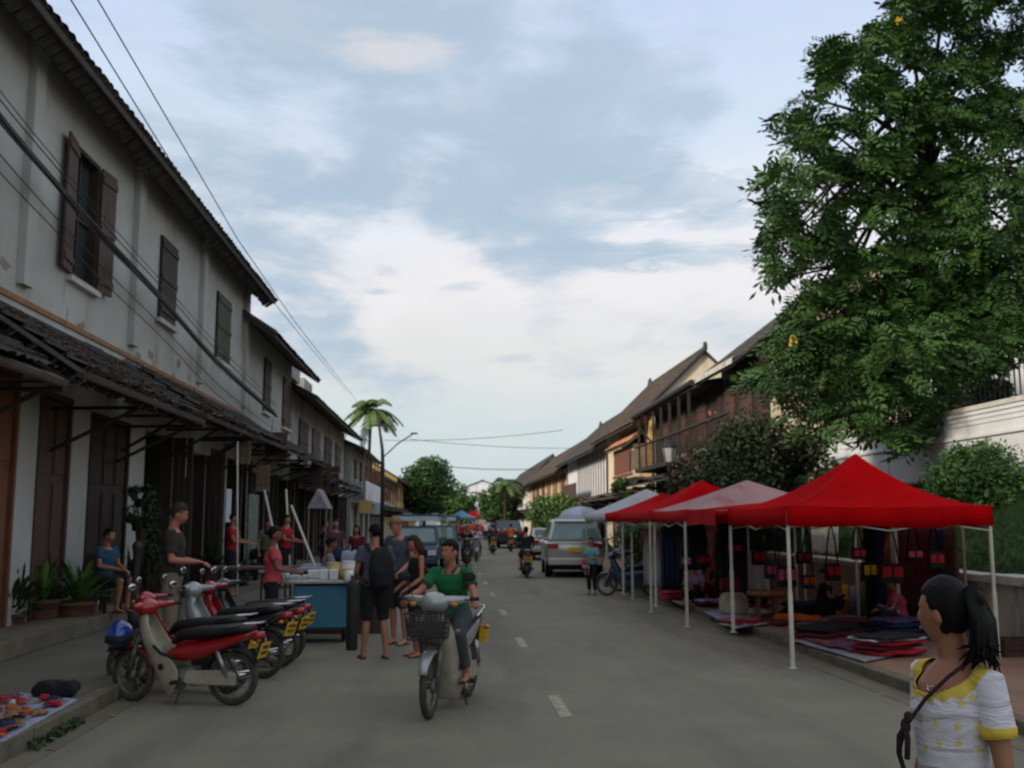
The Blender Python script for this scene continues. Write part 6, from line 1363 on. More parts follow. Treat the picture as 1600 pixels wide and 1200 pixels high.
g = G(1572, 1026, .12); t = thing('crate', 'low wooden crate beside the right canopy leg', 'crate', (g.x+.25, g.y+.1, .12)); 
for k in range(3): a = MB(); a.box((0, -.16, .04+k*.07), (.55, .015, .055)); a.build('slat', 'wood_brown', t); a = MB(); a.box((0, .16, .04+k*.07), (.55, .015, .055)); a.build('slat', 'wood_brown', t)
for sx in (-1, 1): a = MB(); a.box((sx*.28, 0, .10), (.02, .34, .2)); a.build('end_panel', 'wood_brown', t)
t = thing('patterned_bag', 'yellow and pink patterned bag standing against the low wall', 'bag', (XW-.22, g.y+1.2, .12)); a = MB(); a.box((0, 0, .25), (.16, .42, .48), tp=.85); a.build('pouch', 'yellow_cloth', t, bevel=.05); a = MB(); a.box((-.083, -.05, .22), (.01, .2, .25)); a.build('patch', 'purple', t)
for i, (px, m_, lb) in enumerate(((1322, 'yellow_cloth', 'yellow cloth leaning on the low wall'), (1335, 'mat_blue', 'pale blue cloth leaning on the low wall'), (1347, 'green_dull', 'green cloth leaning on the low wall'))):
    p = AX(px, 940, XW-.1); t = thing('rolled_cloth', lb, 'cloth roll', (XW-.14, p.y, .12), 0, 'cloth rolls against the low wall'); a = MB(); a.tube([(0, 0, 0), (.05, 0, .5)], .07, 10); a.build('roll', m_, t, True)
# hanging textiles at the back of the first canopy
def hang(name, label, x, ya, yb, z0, z1, m, seed, cat='textile', group='textiles hanging at the back of the stalls', nf=7):
    a = MB(); rings = []
    for i in range(7):
        z = z1-(z1-z0)*i/6; rings.append([Vector((.035*math.sin(nf*6.28*j/30+seed)*(.4+.6*i/6)+.01*math.sin(j+i), (yb-ya)*(j/30-.5), z-z0)) for j in range(31)])
    a.loft(rings, cap=False, closed=False); o = a.build(name, m, None, True); o.location = (x, (ya+yb)/2, z0); o.modifiers.new('s', 'SOLIDIFY').thickness = .006; return tag(o, label, cat, group)
hx = XW-.22
def hy(px): return AX(px, 900, hx).y
rail = thing('hanging_rail', 'wooden pole carrying the textiles behind the nearest stall', 'rail', (hx, hy(1430), 0)); a = MB(); ya, yb = hy(1505)-hy(1430), hy(1355)-hy(1430); a.tube([(0, ya-.1, 1.80), (0, yb+.1, 1.80)], .02, 8); a.build('pole', 'wood_pale', rail)
for y in (ya-.05, yb+.05): a = MB(); a.tube([(0, y, .12), (0, y, 1.82)], .022, 8); a.build('post', 'wood_pale', rail)
for i, (a1, a2, m_, zz0, lb) in enumerate(((1356, 1374, 'shorts_black', .14, 'black cloth hanging leftmost behind the nearest stall'), (1374, 1388, 'navy', .15, 'very dark blue cloth hanging beside the black one'), (1388, 1399, 'wood_red', .2, 'rust brown cloth hanging behind the vendor in pink'), (1399, 1410, 'sack', .7, 'narrow cream strip hanging between dark textiles'), (1410, 1421, 'maroon', .2, 'dark maroon cloth hanging in the middle of the rail'),
                                (1421, 1432, 'brown_cloth', .25, 'brown cloth hanging next to the maroon one'), (1432, 1468, 'maroon', .4, 'wide red brown cloth hanging above the girl'), (1468, 1482, 'navy', .35, 'blue black cloth hanging right of the red brown one'), (1482, 1500, 'brown_cloth', .3, 'rust coloured cloth hanging at the right end of the rail'))):
    hang('hanging_textile', lb, hx-.03, hy(a2), hy(a1), zz0, 1.79, m_, i)
hang('hanging_textile', 'plain cream sheet hanging behind the left part of the nearest stall', XW+.45, AX(1310, 850, XW+.45).y, AX(1268, 850, XW+.45).y, 1.02, 1.7, 'sack', 3)
def shoulder_bag(label, x, y, z, w, h, m_, flap, strap=.55, group='embroidered bags hanging under the canopies', rz=1.57, n=1):
    t = thing('shoulder_bag', label, 'bag', (x, y, z), rz, group); a = MB(); a.box((0, 0, -h/2), (w, .09, h), tp=.92); a.build('pouch', m_, t, bevel=.02)
    for k in range(n): a = MB(); ww = w/n*.86; a.box((-w/2+w/n*(k+.5), .052, -h*.42), (ww*.9, .012, h*.5)); a.build('flap', flap, t, bevel=.004); a = MB(); a.box((-w/2+w/n*(k+.5), -.052, -h*.42), (ww*.9, .012, h*.5)); a.build('flap', flap, t, bevel=.004)
    a = MB(); a.tube([(-w*.42, 0, -.04), (-w*.25, 0, strap*.55), (0, 0, strap), (w*.25, 0, strap*.55), (w*.42, 0, -.04)], [(.02, .005)]*5, 6, side=(0, 1, 0)); a.build('strap', m_, t)
    return t
for (px, py, Y, w, h, m_, fl, lb, n) in ((1391, 880, 13.6, .34, .27, 'shorts_black', 'red_cloth', 'black bag with two red patches hanging below the canopy centre', 2), (1427, 858, 13.9, .24, .16, 'shorts_black', 'pink_cloth', 'small black bag with reddish pink band above the girl', 2), (1228, 884, 14.8, .30, .30, 'shorts_black', 'pink_cloth', 'black bag with magenta squares hanging left of the near canopy leg', 3),
                                     (1256, 862, 15.6, .26, .18, 'shorts_black', 'red_cloth', 'black bag with a red flap hanging in front of the cream sheet', 2), (1146, 850, 17.2, .26, .16, 'shorts_black', 'red_cloth', 'dark bag with a reddish flap hanging from the pinkish canopy', 2), (1071, 868, 18.0, .20, .22, 'shorts_black', 'purple', 'small lilac bag hanging behind a white canopy leg', 1), (1042, 858, 20.2, .24, .20, 'shorts_black', 'orange_cloth', 'dark bag with orange embroidery at the farther stall', 1)):
    p = AY(px, py, Y); shoulder_bag(lb, p.x, p.y, p.z, w, h, m_, fl, strap=max(.12, 1.72-p.z), rz=.15, n=n)
extra = [(1262, 898, 14.9, .22, .2, 'navy', 'orange_cloth'), (1300, 880, 14.2, .24, .24, 'shorts_black', 'red_cloth'), (1340, 856, 14.0, .2, .16, 'maroon', 'pink_cloth'), (1356, 878, 14.2, .22, .26, 'shorts_black', 'yellow_cloth'), (1460, 862, 13.4, .24, .22, 'shorts_black', 'red_cloth'), (1185, 860, 16.9, .24, .24, 'shorts_black', 'red_cloth'), (1205, 880, 16.0, .24, .24, 'navy', 'pink_cloth'), (1100, 866, 18.2, .24, .22, 'shorts_black', 'red_cloth'), (1122, 858, 17.8, .2, .2, 'maroon', 'orange_cloth')]
where = ['behind the near canopy leg', 'left of the two patched bag', 'high under the canopy edge', 'beside the black hanging cloth', 'right of the pinkish banded bag', 'behind the second canopy leg', 'before the low wall at the second stall', 'next to the lilac bag', 'between lilac bag and black garment']
for (px, py, Y, w, h, m_, fl), wh in zip(extra, where):
    p = AY(px, py, Y); shoulder_bag(f"dark hanging bag with {fl.split('_')[0]} flap {wh}", p.x, p.y, p.z, w, h, m_, fl, strap=max(.12, 1.72-p.z), rz=.25, n=2)
for i, (px, Y, wd, z0, z1, m_, lb) in enumerate(((1143, 17.3, .55, .55, 1.70, 'shorts_black', 'black garment hanging from the pinkish canopy'), (1082, 18.6, .55, .85, 1.70, 'shorts_black', 'black coat like garment hanging behind the lilac bag'), (1048, 20.0, .4, .5, 1.72, 'navy', 'dark blue garment hanging at the farther stall'), (1140, 17.0, .35, .60, .80, 'maroon', 'maroon embroidered hem of the hanging black garment'),
                                                (1105, 22.4, 1.7, .75, 1.72, 'sack', 'cream cloth screen behind the far stall'), (1022, 22.5, .5, .35, 1.5, 'tent_white', 'white cloth hanging beside the farthest canopy leg'), (1168, 19.3, .8, .3, 1.1, 'tent_white', 'white draped cloth over the low wall behind the dark garments'), (1115, 21.0, .35, .3, .95, 'pink_pale', 'pale pink patterned cloth hanging low at the far stall'))):
    p = AY(px, 850, Y); a = MB(); rings = []
    for k in range(7):
        z = z1-z0-(z1-z0)*k/6; rings.append([Vector((wd*(j/20-.5)*(.75+.25*min(1, k/2)), .04*math.sin(j*1.3+i)*(.3+k/6), z)) for j in range(21)])
    a.loft(rings, cap=False, closed=False); o = a.build('hanging_garment', m_, None, True); o.location = (p.x, Y, z0); o.modifiers.new('s', 'SOLIDIFY').thickness = .012; tag(o, lb, 'garment', 'garments hanging under the canopies')
for k in range(6):
    p = AY(1062+k*12, 838, 21.6); t = thing('folded_garment', ('first', 'second', 'third', 'fourth', 'fifth', 'sixth')[k]+' pale garment from the left on the far stall line', 'garment', (p.x, 21.6, p.z), 0, 'pale garments on the far stall line'); a = MB(); folded(a, (0, 0, 0), (.15, .06, .18), 0); a.build('cloth', 'pink_pale' if k % 2 else 'tent_white', t, True)

# ------------------------------------------------------------------ GOODS AND STALLS, LEFT
def g3(px, py): p = G(px, py, .15); return Vector((p.x, p.y, .15))
wavy_mat('ground_mat', 'grey blue sheet with small goods on the pavement at the lower left corner', 'mat', [g3(-60, 1180), g3(8, 1158), g3(122, 1094), g3(20, 1082)], .15, 'mat_blue', amp=.004)
rg = random.Random(12); cols = ['orange_cloth', 'maroon', 'wood_orange', 'shorts_black', 'red_cloth', 'woven', 'navy', 'rust', 'wicker', 'steel']
A0, B0, C0, D0 = g3(-60, 1172), g3(4, 1152), g3(112, 1096), g3(15, 1086)
cn = ['orange', 'maroon', 'amber', 'black', 'red', 'patterned', 'navy', 'rusty', 'straw coloured', 'silvery']
for i in range(64):
    u, v = rg.random(), rg.random(); p = A0.lerp(B0, u).lerp(D0.lerp(C0, u), v); k = rg.randrange(10); m_ = cols[k]; a = MB(); q = i % 3
    if q == 0: a.torus((0, 0, .014), rg.uniform(.035, .06), rg.uniform(.008, .014), 'Z', 14, 6); nm = 'bracelet'
    elif q == 1: a.tube([(-.09, 0, .015), (-.03, .02, .02), (.04, -.01, .02), (.10, .015, .013)], [(.022, .006)]*4, 8, side=(0, 1, 0)); nm = 'woven_belt'
    else: folded(a, (0, 0, .02), (rg.uniform(.09, .16), rg.uniform(.06, .1), .035), 0); nm = 'small_purse'
    o = a.build(nm, m_, None, True); o.location = (p.x, p.y, .168); o.rotation_euler = (0, 0, rg.uniform(0, 3.1))
    tag(o, f'small {cn[k]} {nm.replace("_", " ")} on the sheet at the lower left corner', nm.split('_')[-1], f'{cn[k]} {nm.replace("_", " ")}s on the corner sheet')
pc = G(75, 1090, .15); t = thing('dark_bundle', 'black rounded bundle at the back of the corner sheet', 'bundle', (pc.x+.05, pc.y+.05, .16)); a = MB(); folded(a, (0, 0, .06), (.38, .2, .14), 0); a.build('cloth', 'shorts_black', t, True)
g = G(75, 1158); t = thing('litter', 'small crumpled white paper lying in the left gutter', 'litter', (g.x, g.y, .012)); a = MB(); a.add([(-.05, -.02, 0), (.03, -.03, .015), (.06, .02, 0), (-.02, .03, .02), (0, 0, .03)], [(0, 1, 4), (1, 2, 4), (2, 3, 4), (3, 0, 4)]); a.build('paper', 'paper', t)
rg = random.Random(4)
for i in range(26):
    xx = rg.choice([KL+rg.uniform(.02, .25), KR-rg.uniform(.02, .4)]); a = MB(); s_ = rg.uniform(.015, .04); a.add([(-s_, 0, 0), (0, s_*.5, .006), (s_, 0, .002), (0, -s_*.5, .004)], [(0, 1, 2, 3)]); o = a.build('fallen_leaf', 'wicker' if i % 2 else 'yellow_leaf'); o.location = (xx, rg.uniform(6.5, 16), .012); o.rotation_euler = (0, 0, rg.uniform(0, 6)); tag(o, 'dry leaf lying in the gutter', 'leaf', 'dry leaves in the gutters')
# weeds along left kerb
rng = np.random.default_rng(8); p_ = np.stack([rng.uniform(KL+.0, KL+.10, 260), rng.uniform(8.3, 9.4, 260), rng.uniform(.01, .07, 260)], 1); o = leaves('weeds', p_, .05, 'leaf_dark', None, rng); tag(o, 'small weeds growing at the foot of the left kerb', 'weeds', kind='stuff')
# potted plants
def pot(label, px, py, r, h, m_pot, kind, seed, z=.15, leafm='leaf_bright'):
    g = G(px, py, z); t = thing('potted_plant', label, 'potted plant', (g.x, g.y, z), 0, 'potted plants in front of the left doors'); a = MB()
    a.lathe((0, 0, 0), [(0, 0), (r*.7, 0), (r*.98, h*.55), (r*1.0, h*.85), (r*1.12, h*.88), (r*1.12, h), (r*.95, h), (r*.9, h*.9), (0, h*.88)], 20); a.build('pot', m_pot, t, True)
    rr = random.Random(seed); mbs = MB()
    for i in range(70 if kind == 'big' else 26):
        an = rr.uniform(0, 6.28); L = rr.uniform(.35, .8)*(1 if kind == 'big' else 1.1); el = rr.uniform(.35, 1.45); base = Vector((rr.uniform(-.08, .08), rr.uniform(-.08, .08), h*.9)); d = Vector((math.cos(an)*math.cos(el), math.sin(an)*math.cos(el), math.sin(el))); w = .045 if kind == 'big' else .03
        sd = d.cross(Vector((0, 0, 1))).normalized(); pts = [base+d*L*s_-Vector((0, 0, .28*L*s_*s_*math.cos(el))) for s_ in (0, .35, .6, .85, 1.05)]; ws = [.006, .010, w, w*.8, .002] if kind == 'big' else [.01, w, w, w*.7, .002]
        mbs.loft([[p-sd*q+Vector((0, 0, q*.3)), p, p+sd*q+Vector((0, 0, q*.3))] for p, q in zip(pts, ws)], cap=False, closed=False)
    mbs.build('leaves', leafm, t)['kind'] = 'stuff'
    return t
pot('plain clay pot with a yellowish leafy plant, leftmost of the two clay pots', 58, 990, .27, .48, 'terracotta', 'big', 1)
pot('wide clay pot with the brightest drooping leaves, right of the plain pot', 115, 985, .28, .42, 'terracotta', 'big', 2)
pot('small dark plant at the left edge by the step', 12, 1000, .2, .35, 'terracotta', 'big', 3, leafm='leaf_dark')
pot('grassy plant standing behind the white notice board', 112, 935, .2, .5, 'terracotta', 'thin', 5, .36, 'leaf')
pot('green plant on the left pavement beside the black post', 205, 960, .18, .5, 'terracotta', 'big', 7, .15, 'leaf_dark')
pot('tall dark potted plant between the doors behind the man in brown', 228, 930, .2, .6, 'terracotta', 'big', 8, .15, 'leaf_dark')
pot('bushy plant under the far awning right of the man in brown', 330, 925, .22, .6, 'terracotta', 'big', 9, .15, 'leaf_dark')
c = AX(225, 800, -5.2); 
for (px, py, r_, lb) in ((222, 800, .55, 'dark climbing plant on the white column behind the man in brown'), (232, 860, .45, 'dark foliage below the climbing plant'), (372, 905, .55, 'dull green plants beside the red shirted shopkeeper'), (400, 880, .5, 'green foliage beside the second doorway of the far awning')):
    c = AX(px, py, -5.15); bush('climbing_plant', lb, tuple(c), (r_*.5, r_, r_*1.2), 'leaf_dark', 900, .13, None, 0, int(px), 'plant', 14)
# black post & notice board
g = G(208, 985, .15); a = MB(); a.lathe((0, 0, 0), [(.09, 0), (.09, .25), (.06, .3), (.05, 1.15), (.075, 1.2), (.05, 1.28), (0, 1.3)], 14); poly_thing('bollard', 'black cast iron post on the left pavement', 'bollard', [('post', a, 'iron', True)], tuple(g))
g = G(150, 965, .15)
t = thing('notice_board', 'thin leaning stand with bluish white paper notices by the potted plants', 'notice board', (g.x-.1, g.y, .15), .5)
a = MB(); a.tube([(.12, 0, 0), (-.12, .05, 1.55)], .018, 6); a.tube([(.20, .3, 0), (-.10, .06, 1.5)], .016, 6); a.build('frame', 'wood_dark', t)
for k, (zz_, w_) in enumerate(((1.35, .2), (1.05, .2), (.15, .14))): a = MB(); a.box((-.10+(.20*(1.35-zz_)/1.2), -.02, zz_), (w_, .01, .24), ry=-.15); a.build('notice', 'paper', t)
# stalls under the far awning: tables, leaning poles, posters
def table(label, loc, w, d, h, m_, rz=0, legs='wood_dark'):
    t = thing('table', label, 'table', loc, rz, 'market tables on the left'); a = MB(); a.box((0, 0, h), (w, d, .05)); a.build('tabletop', m_, t, bevel=.008)
    for sx in (-1, 1):
        for sy in (-1, 1): a = MB(); a.tube([(sx*(w/2-.06), sy*(d/2-.06), 0), (sx*(w/2-.06), sy*(d/2-.06), h-.03)], .022, 6); a.build('leg', legs, t)
    return t
for (px, py, Y, w, lb, m_) in ((395, 880, 19, 1.4, 'dark display table in front of the red shirted shopkeeper', 'wood_brown'), (480, 870, 21, 1.8, 'table with grey cloths behind the food cart', 'mat_grey'), (530, 862, 23.5, 1.6, 'table with blue and white bundles beside the man in grey', 'mat_blue')):
    c = AY(px, py, Y); table(lb, (c.x, Y, .15 if c.x < KL else .0), w, .7, .75, m_)
for (q0, q1, Y, lb) in (((413, 766), (427, 830), 24, 'white pole leaning in front of the left doorways'), ((455, 790), (487, 872), 20.5, 'white diagonal pole leaning near the food cart'), ((447, 765), (452, 860), 26, 'pale upright post of the middle stall'), ((371, 690), (371, 820), 22.5, 'thin white post under the far awning')):
    A_, B_ = AY(*q0, Y), AY(*q1, Y-.6); o = B_.copy(); o.z = max(.15, 0); a = MB(); d_ = (B_-A_).normalized(); E = B_+d_*((B_.z-.15)/max(.2, -d_.z)); a.tube([A_-E, Vector((0, 0, 0))], .018 if Y == 22.5 else .024, 8)
    ob = a.build('leaning_pole', 'white_pole', None, True); ob.location = E; tag(ob, lb, 'pole')
c = AY(501, 768, 27); t = thing('small_gable_canopy', 'small grey triangular canopy over the stall behind the cart', 'canopy', (c.x, 27, 0)); a = MB(); w = .26
a.add([(-w, -.6, 2.05), (w, -.6, 2.05), (0, -.6, 2.55), (-w, .6, 2.05), (w, .6, 2.05), (0, .6, 2.55)], [(0, 1, 2), (5, 4, 3), (0, 2, 5, 3), (2, 1, 4, 5)]); a.build('roof', 'mat_grey', t)
for sx in (-1, 1):
    for sy in (-1, 1): a = MB(); a.tube([(sx*.22, sy*.55, .15), (sx*.22, sy*.55, 2.06)], .025, 6); a.build('post', 'wood_pale', t)
c = AX(395, 810, -5.3); t = thing('display_board', 'greenish poster board standing in the doorway of the second shop', 'board', (c.x, c.y, .15)); a = MB(); a.box((0, 0, 1.15), (.05, 1.4, 2.3)); a.build('panel', 'poster', t, bevel=.01)
c = AX(357, 790, -5.0); t = thing('paper_sign', 'small bluish white paper sign hanging beside the red shirted shopkeeper', 'sign', tuple(c)); a = MB(); a.box((0, 0, 0), (.02, .5, .75)); a.build('sheet', 'paper', t)
def hsign(label, px, py, X, w, h, m_, tilt=0, group='wooden signs hanging from the left shops', planks=4):
    c = AX(px, py, X); t = thing('hanging_sign', label, 'sign', tuple(c), 0, group)
    for k in range(planks): a = MB(); a.box((0, 0, h*(k+.5)/planks-h/2), (.03, w, h/planks-.012), rx=0); a.build('plank', m_, t)
    a = MB(); a.tube([(0, -w*.3, h/2), (0, -w*.3, h/2+.4)], .01, 5); a.tube([(0, w*.3, h/2), (0, w*.3, h/2+.4)], .01, 5); a.build('chain', 'iron', t); t.rotation_euler = (0, tilt, 1.45)
hsign('square brown slatted sign hanging tilted from the second shop', 432, 692, -5.0, .62, .66, 'wood_brown', .25, planks=5)
hsign('ochre board hanging just under the first awning end', 380, 706, -4.9, .36, .6, 'wood_pale', .0, planks=3)
hsign('tall ochre plank sign hanging above the greenish poster board', 411, 747, -4.9, .36, .72, 'wood_pale', 0, planks=4)
for i, px in enumerate((495, 508, 522)):
    hsign(('left', 'middle', 'right')[i]+'most of the three brown panels hanging at the grey balcony house' if i != 1 else 'middle one of the three brown panels at the grey balcony house', px, 745-i*-2, -4.6, .42, 1.05, 'wood_brown', 0, 'three brown panels at the balcony house', 4)
for (px, py, X, lb, m_) in ((604, 775, -4.4, 'round orange brown sign beyond the street pole', 'wood_orange'), (571, 792, -4.4, 'yellowish square sign beside the street pole', 'plastic_yellow'), (590, 795, -4.4, 'pale sign right of the yellowish square one', 'paper'), (585, 745, -4.6, 'orange brown board on the dark shophouse by the pole', 'wood_orange')):
    hsign(lb, px, py, X, .7, .7, m_, 0, 'far signs on the left', 1)

# food cart
g = G(500, 1006); ct = thing('food_cart', 'food cart with light blue side panel and grey counter in the street', 'cart', (g.x, g.y+.35, 0), .05)
a = MB(); a.box((0, -.33, .52), (.78, .04, .60)); a.build('side_panel', 'blue_panel', ct, bevel=.015)
a = MB(); a.box((0, .33, .52), (.78, .04, .60)); a.build('side_panel', 'blue_panel', ct, bevel=.015)
for sx in (-1, 1): a = MB(); a.box((sx*.40, 0, .52), (.03, .68, .62)); a.build('end_panel', 'steel' if sx > 0 else 'blue_panel', ct)
a = MB(); a.box((-.04, 0, .87), (1.02, .82, .05)); a.build('counter', 'steel', ct, bevel=.01); a = MB(); a.box((0, 0, .22), (.80, .68, .05)); a.build('chassis', 'iron', ct)
for sx in (-1, 1): a = MB(Matrix.Translation((sx*.30, -.05, .16)) @ Matrix.Rotation(0, 4, 'Z')); a.torus((0, 0, 0), .13, .03, 'X', 20, 6); w_ = a.build('wheel', 'rubber', ct, True); a = MB(); a.tube([(sx*.30-.03, -.05, .16), (sx*.30+.03, -.05, .16)], .06, 10); a.build('hub', 'steel', w_)
for sx in (-1, 1): a = MB(); a.tube([(sx*.36, .28, 0), (sx*.36, .28, .25)], .02, 6); a.build('support_leg', 'iron', ct)
a = MB(); a.tube([(.48, -.3, .85), (.72, -.3, .88), (.72, .3, .88), (.48, .3, .85)], .016, 6); a.build('push_handle', 'iron', ct)
cz = .895; bx, by = ct.location.x, ct.location.y
def tub(label, dx, dy, r, h, m_, lid=None, group='tubs on the food cart'):
    t = thing('tub', label, 'container', (bx+dx, by+dy, cz), 0, group); a = MB(); a.lathe((0, 0, 0), [(0, 0), (r*.9, 0), (r, h), (r*.93, h), (r*.88, .02), (0, .02)], 18); a.build('bowl', m_, t, True)
    if lid: a = MB(); a.lathe((0, 0, h), [(0, 0), (r*1.05, 0), (r*1.03, .015), (0, .02)], 18); a.build('lid', lid, t)
def pack(label, dx, dy, d, m_): t = thing('box', label, 'box', (bx+dx, by+dy, cz), .1, 'packs on the food cart'); a = MB(); a.box((0, 0, d[2]/2), d); a.build('pack', m_, t, bevel=.01)
tub('pale yellow tub at the right end of the cart counter', .34, -.28, .085, .15, 'plastic_yellow', 'plastic_yellow'); tub('white round tub with lid behind the yellow one', .34, .05, .10, .24, 'foam_white', 'foam_white'); tub('ochre lidded tub in the middle of the cart', .13, .0, .10, .22, 'plastic_yellow', 'plastic_yellow')
pack('white cup stack pack at the front of the cart counter', .02, -.28, (.13, .12, .15), 'foam_white'); pack('second white pack right beside the cup stack pack', .165, -.29, (.13, .12, .15), 'foam_white'); pack('flat white tray at the back of the cart', -.10, .15, (.32, .22, .12), 'foam_white'); pack('low grey steel tray at the left of the cart', -.36, -.1, (.26, .3, .06), 'steel')
pack('low blue lunch box on the right rear of the cart', .40, .28, (.12, .16, .08), 'blue_panel')
t = thing('drinks_glass', 'clear glass on the left corner of the cart counter', 'glass', (bx-.50, by-.32, cz)); a = MB(); a.lathe((0, 0, 0), [(0, 0), (.035, 0), (.042, .13), (.038, .13), (.03, .01), (0, .01)], 14); a.build('tumbler', 'lamp_glass', t, True)
for (px, py, Y, r, m_, lb) in ((546, 872, 16.5, .13, 'mat_blue', 'white and blue bundle on the table behind the cart'), (534, 866, 17.0, .12, 'navy', 'blue bundle behind the food cart'), (532, 898, 15.5, .08, 'leaf_bright', 'bag of green fruit beside the yellow tub'), (549, 902, 15.0, .10, 'foam_white', 'white plastic bag hanging by the backpacker')):
    c = AY(px, py, Y); t = thing('bundle', lb, 'bundle', (c.x, Y, c.z-r)); a = MB(); folded(a, (0, 0, r), (r*2, r*1.6, r*1.7), .2); a.build('wrap', m_, t, True)
t = thing('plinth', 'dark low counter carrying the bundles behind the food cart', 'counter', (AY(538, 870, 16.8).x, 16.7, 0)); a = MB(); a.box((0, 0, .48), (1.3, .6, .96)); a.build('box', 'wood_brown', t, bevel=.01); a = MB(); a.box((0, 0, .985), (1.4, .7, .04)); a.build('top', 'mat_grey', t)
# dark upright pole beside the cart, turned with a bottle-like neck
g = G(546, 1020); t = thing('dark_pole', 'dark upright pole beside the cart and the backpacker', 'gas bottle', (g.x, g.y+.3, 0)); a = MB(); a.lathe((0, 0, 0), [(0, 0), (.07, 0), (.08, .05), (.08, .85), (.05, .92), (.03, .94), (.03, 1.0), (0, 1.0)], 16); a.build('body', 'iron', t, True)

# ------------------------------------------------------------------ PEOPLE, LEFT SIDE
rz = face
def pg(px, py, z=0.): return tuple(G(px, py, z))
rel = dict
p = G(262, 1040, .15)
person('man in a dark brown tee shirt and khaki trousers standing behind the parked mopeds', (AY(264, 1000, 12.2).x, 12.2, .15), rz(.95, .1), 1.80, dict(STAND, re=(.23, .02, 1.12), le=(-.23, .02, 1.12), rw=(.18, .27, 1.10), lw=(-.14, .28, 1.08), head=(0, .05, 1.625)), ('shirt_brown', .75), ('khaki', 1.85), 'skin_sun', 'hair_brown', hpitch=-.25, foot='shoe')
x = AY(425, 900, 14.5)
person('woman in a coral red top standing at the left end of the food cart', (x.x, 14.5, 0), rz(1, .15), 1.66, dict(STAND, re=(.21, .08, 1.15), le=(-.21, .08, 1.15), rw=(.14, .32, 1.10), lw=(-.12, .33, 1.12)), ('coral', .5), ('shorts_black', 1.3), 'skin_dark', 'hair_black', 'bun', female=True, hpitch=-.1)
g = G(583, 1029)
bp = person('man seen from behind in a violet grey shirt, long black shorts and a backpack', (g.x, g.y, 0), rz(-.25, .97), 1.70, dict(STAND, re=(.24, .04, 1.14), le=(-.24, .02, 1.13), rw=(.17, .26, 1.10), lw=(-.20, .24, 1.06), ra=(.16, -.05, .075), rk=(.13, .02, .5), la=(-.13, .02, .075)), ('violet_grey', .55), ('shorts_black', 1.02), 'skin', 'hair_black', hyaw=.35, eyes=False, vox=.011)
t = thing('backpack', 'black backpack worn by the man in long black shorts', 'backpack', (g.x, g.y, 0), rz(-.25, .97))
a = MB(Matrix.Scale(1.70/1.75, 4)); rings = []
for (z, w, d0, d1) in ((.90, .10, .13, .24), (.95, .15, .12, .30), (1.10, .165, .12, .33), (1.28, .155, .12, .30), (1.40, .12, .11, .24), (1.45, .06, .12, .18)):
    rings.append([Vector((w*math.copysign(abs(math.cos(q))**.6, math.cos(q))+.05, -(d0+d1)/2+(d1-d0)/2*math.copysign(abs(math.sin(q))**.6, math.sin(q)), z)) for q in [2*math.pi*j/18 for j in range(18)]])
a.loft(rings); a.build('bag', 'black_cloth', t, True); a = MB(); a.box((.05, -.33, 1.03), (.22, .07, .22)); a.build('front_pocket', 'shorts_black', t, bevel=.03)
for sx in (-1, 1): a = MB(); a.tube([(sx*.11+.02, -.12, 1.36), (sx*.12, -.06, 1.455), (sx*.12, .06, 1.43), (sx*.13, .14, 1.25), (sx*.17, .08, 1.05), (sx*.14+.02, -.13, .96)], [(.028, .008)]*6, 8, side=(1, 0, 0)); a.build('strap', 'black_cloth', t)
g = G(622, 1007)
person('tall blond man in a slate blue shirt and dark shorts looking down beside the backpacker', (g.x, g.y, 0), rz(-.6, -.8), 1.83, dict(STAND, head=(0, .085, 1.60), neck=(0, .01, 1.45), re=(.24, .02, 1.13), le=(-.24, 0, 1.13), rw=(.19, .22, 1.03), lw=(-.20, .20, 1.0)), ('slate', .55), ('shorts_dark', 1.02), 'skin_pale', 'hair_ginger', hpitch=-.55, vox=.011)
g = G(650, 1026)
person('woman in a black tank top with long dark hair next to the silver moped', (g.x, g.y, 0), rz(-.85, -.3), 1.56, dict(STAND, re=(.22, 0, 1.13), le=(-.22, 0, 1.13), rw=(.20, .20, 1.0), lw=(-.19, .22, .98), head=(0, .05, 1.62)), ('shorts_black', .3), ('shorts_black', .75), 'skin_sun', 'hair_brown', 'long', female=True, tank=True, hpitch=-.3, vox=.011)
c = AY(512, 870, 17.6)
person('man in a pale grey tee shirt sitting behind the food cart', (c.x, 17.6, c.z-.95), rz(.9, .2), 1.68, dict(SIT), ('grey_tee', .6), ('shorts_black', .9), 'skin_dark', hyaw=0, hpitch=-.2)
t = thing('stool', 'dark stool of the man in the pale grey tee shirt', 'stool', (c.x, 17.6, 0)); a = MB(); a.box((0, 0, .62+(c.z-.95-.2)), (.36, .36, .06)); a.build('seat', 'wood_dark', t)
for sx in (-1, 1):
    for sy in (-1, 1): a = MB(); a.tube([(sx*.15, sy*.15, 0), (sx*.15, sy*.15, .6+(c.z-.95-.2))], .02, 6); a.build('leg', 'wood_dark', t)
c = AX(163, 900, -5.25)
person('man in a dark blue tee shirt sitting on a chair at the dark doorway', (c.x, c.y, .36), rz(.9, -.35), 1.66, dict(SIT, rw=(.06, .36, .68), lw=(-.06, .36, .66)), ('shirt_blue', .55), ('shorts_dark', .95), 'skin', vox=.012)
t = thing('chair', 'dark wooden chair of the man in the blue tee shirt', 'chair', (c.x, c.y, .36), rz(.9, -.35)); a = MB(); a.box((0, 0, .40), (.42, .42, .04)); a.build('seat', 'wood_dark', t); a = MB(); a.box((0, -.20, .66), (.42, .03, .46)); a.build('backrest', 'wood_dark', t)
for sx in (-1, 1):
    for sy in (-1, 1): a = MB(); a.box((sx*.18, sy*.18, .19), (.04, .04, .38)); a.build('leg', 'wood_dark', t)
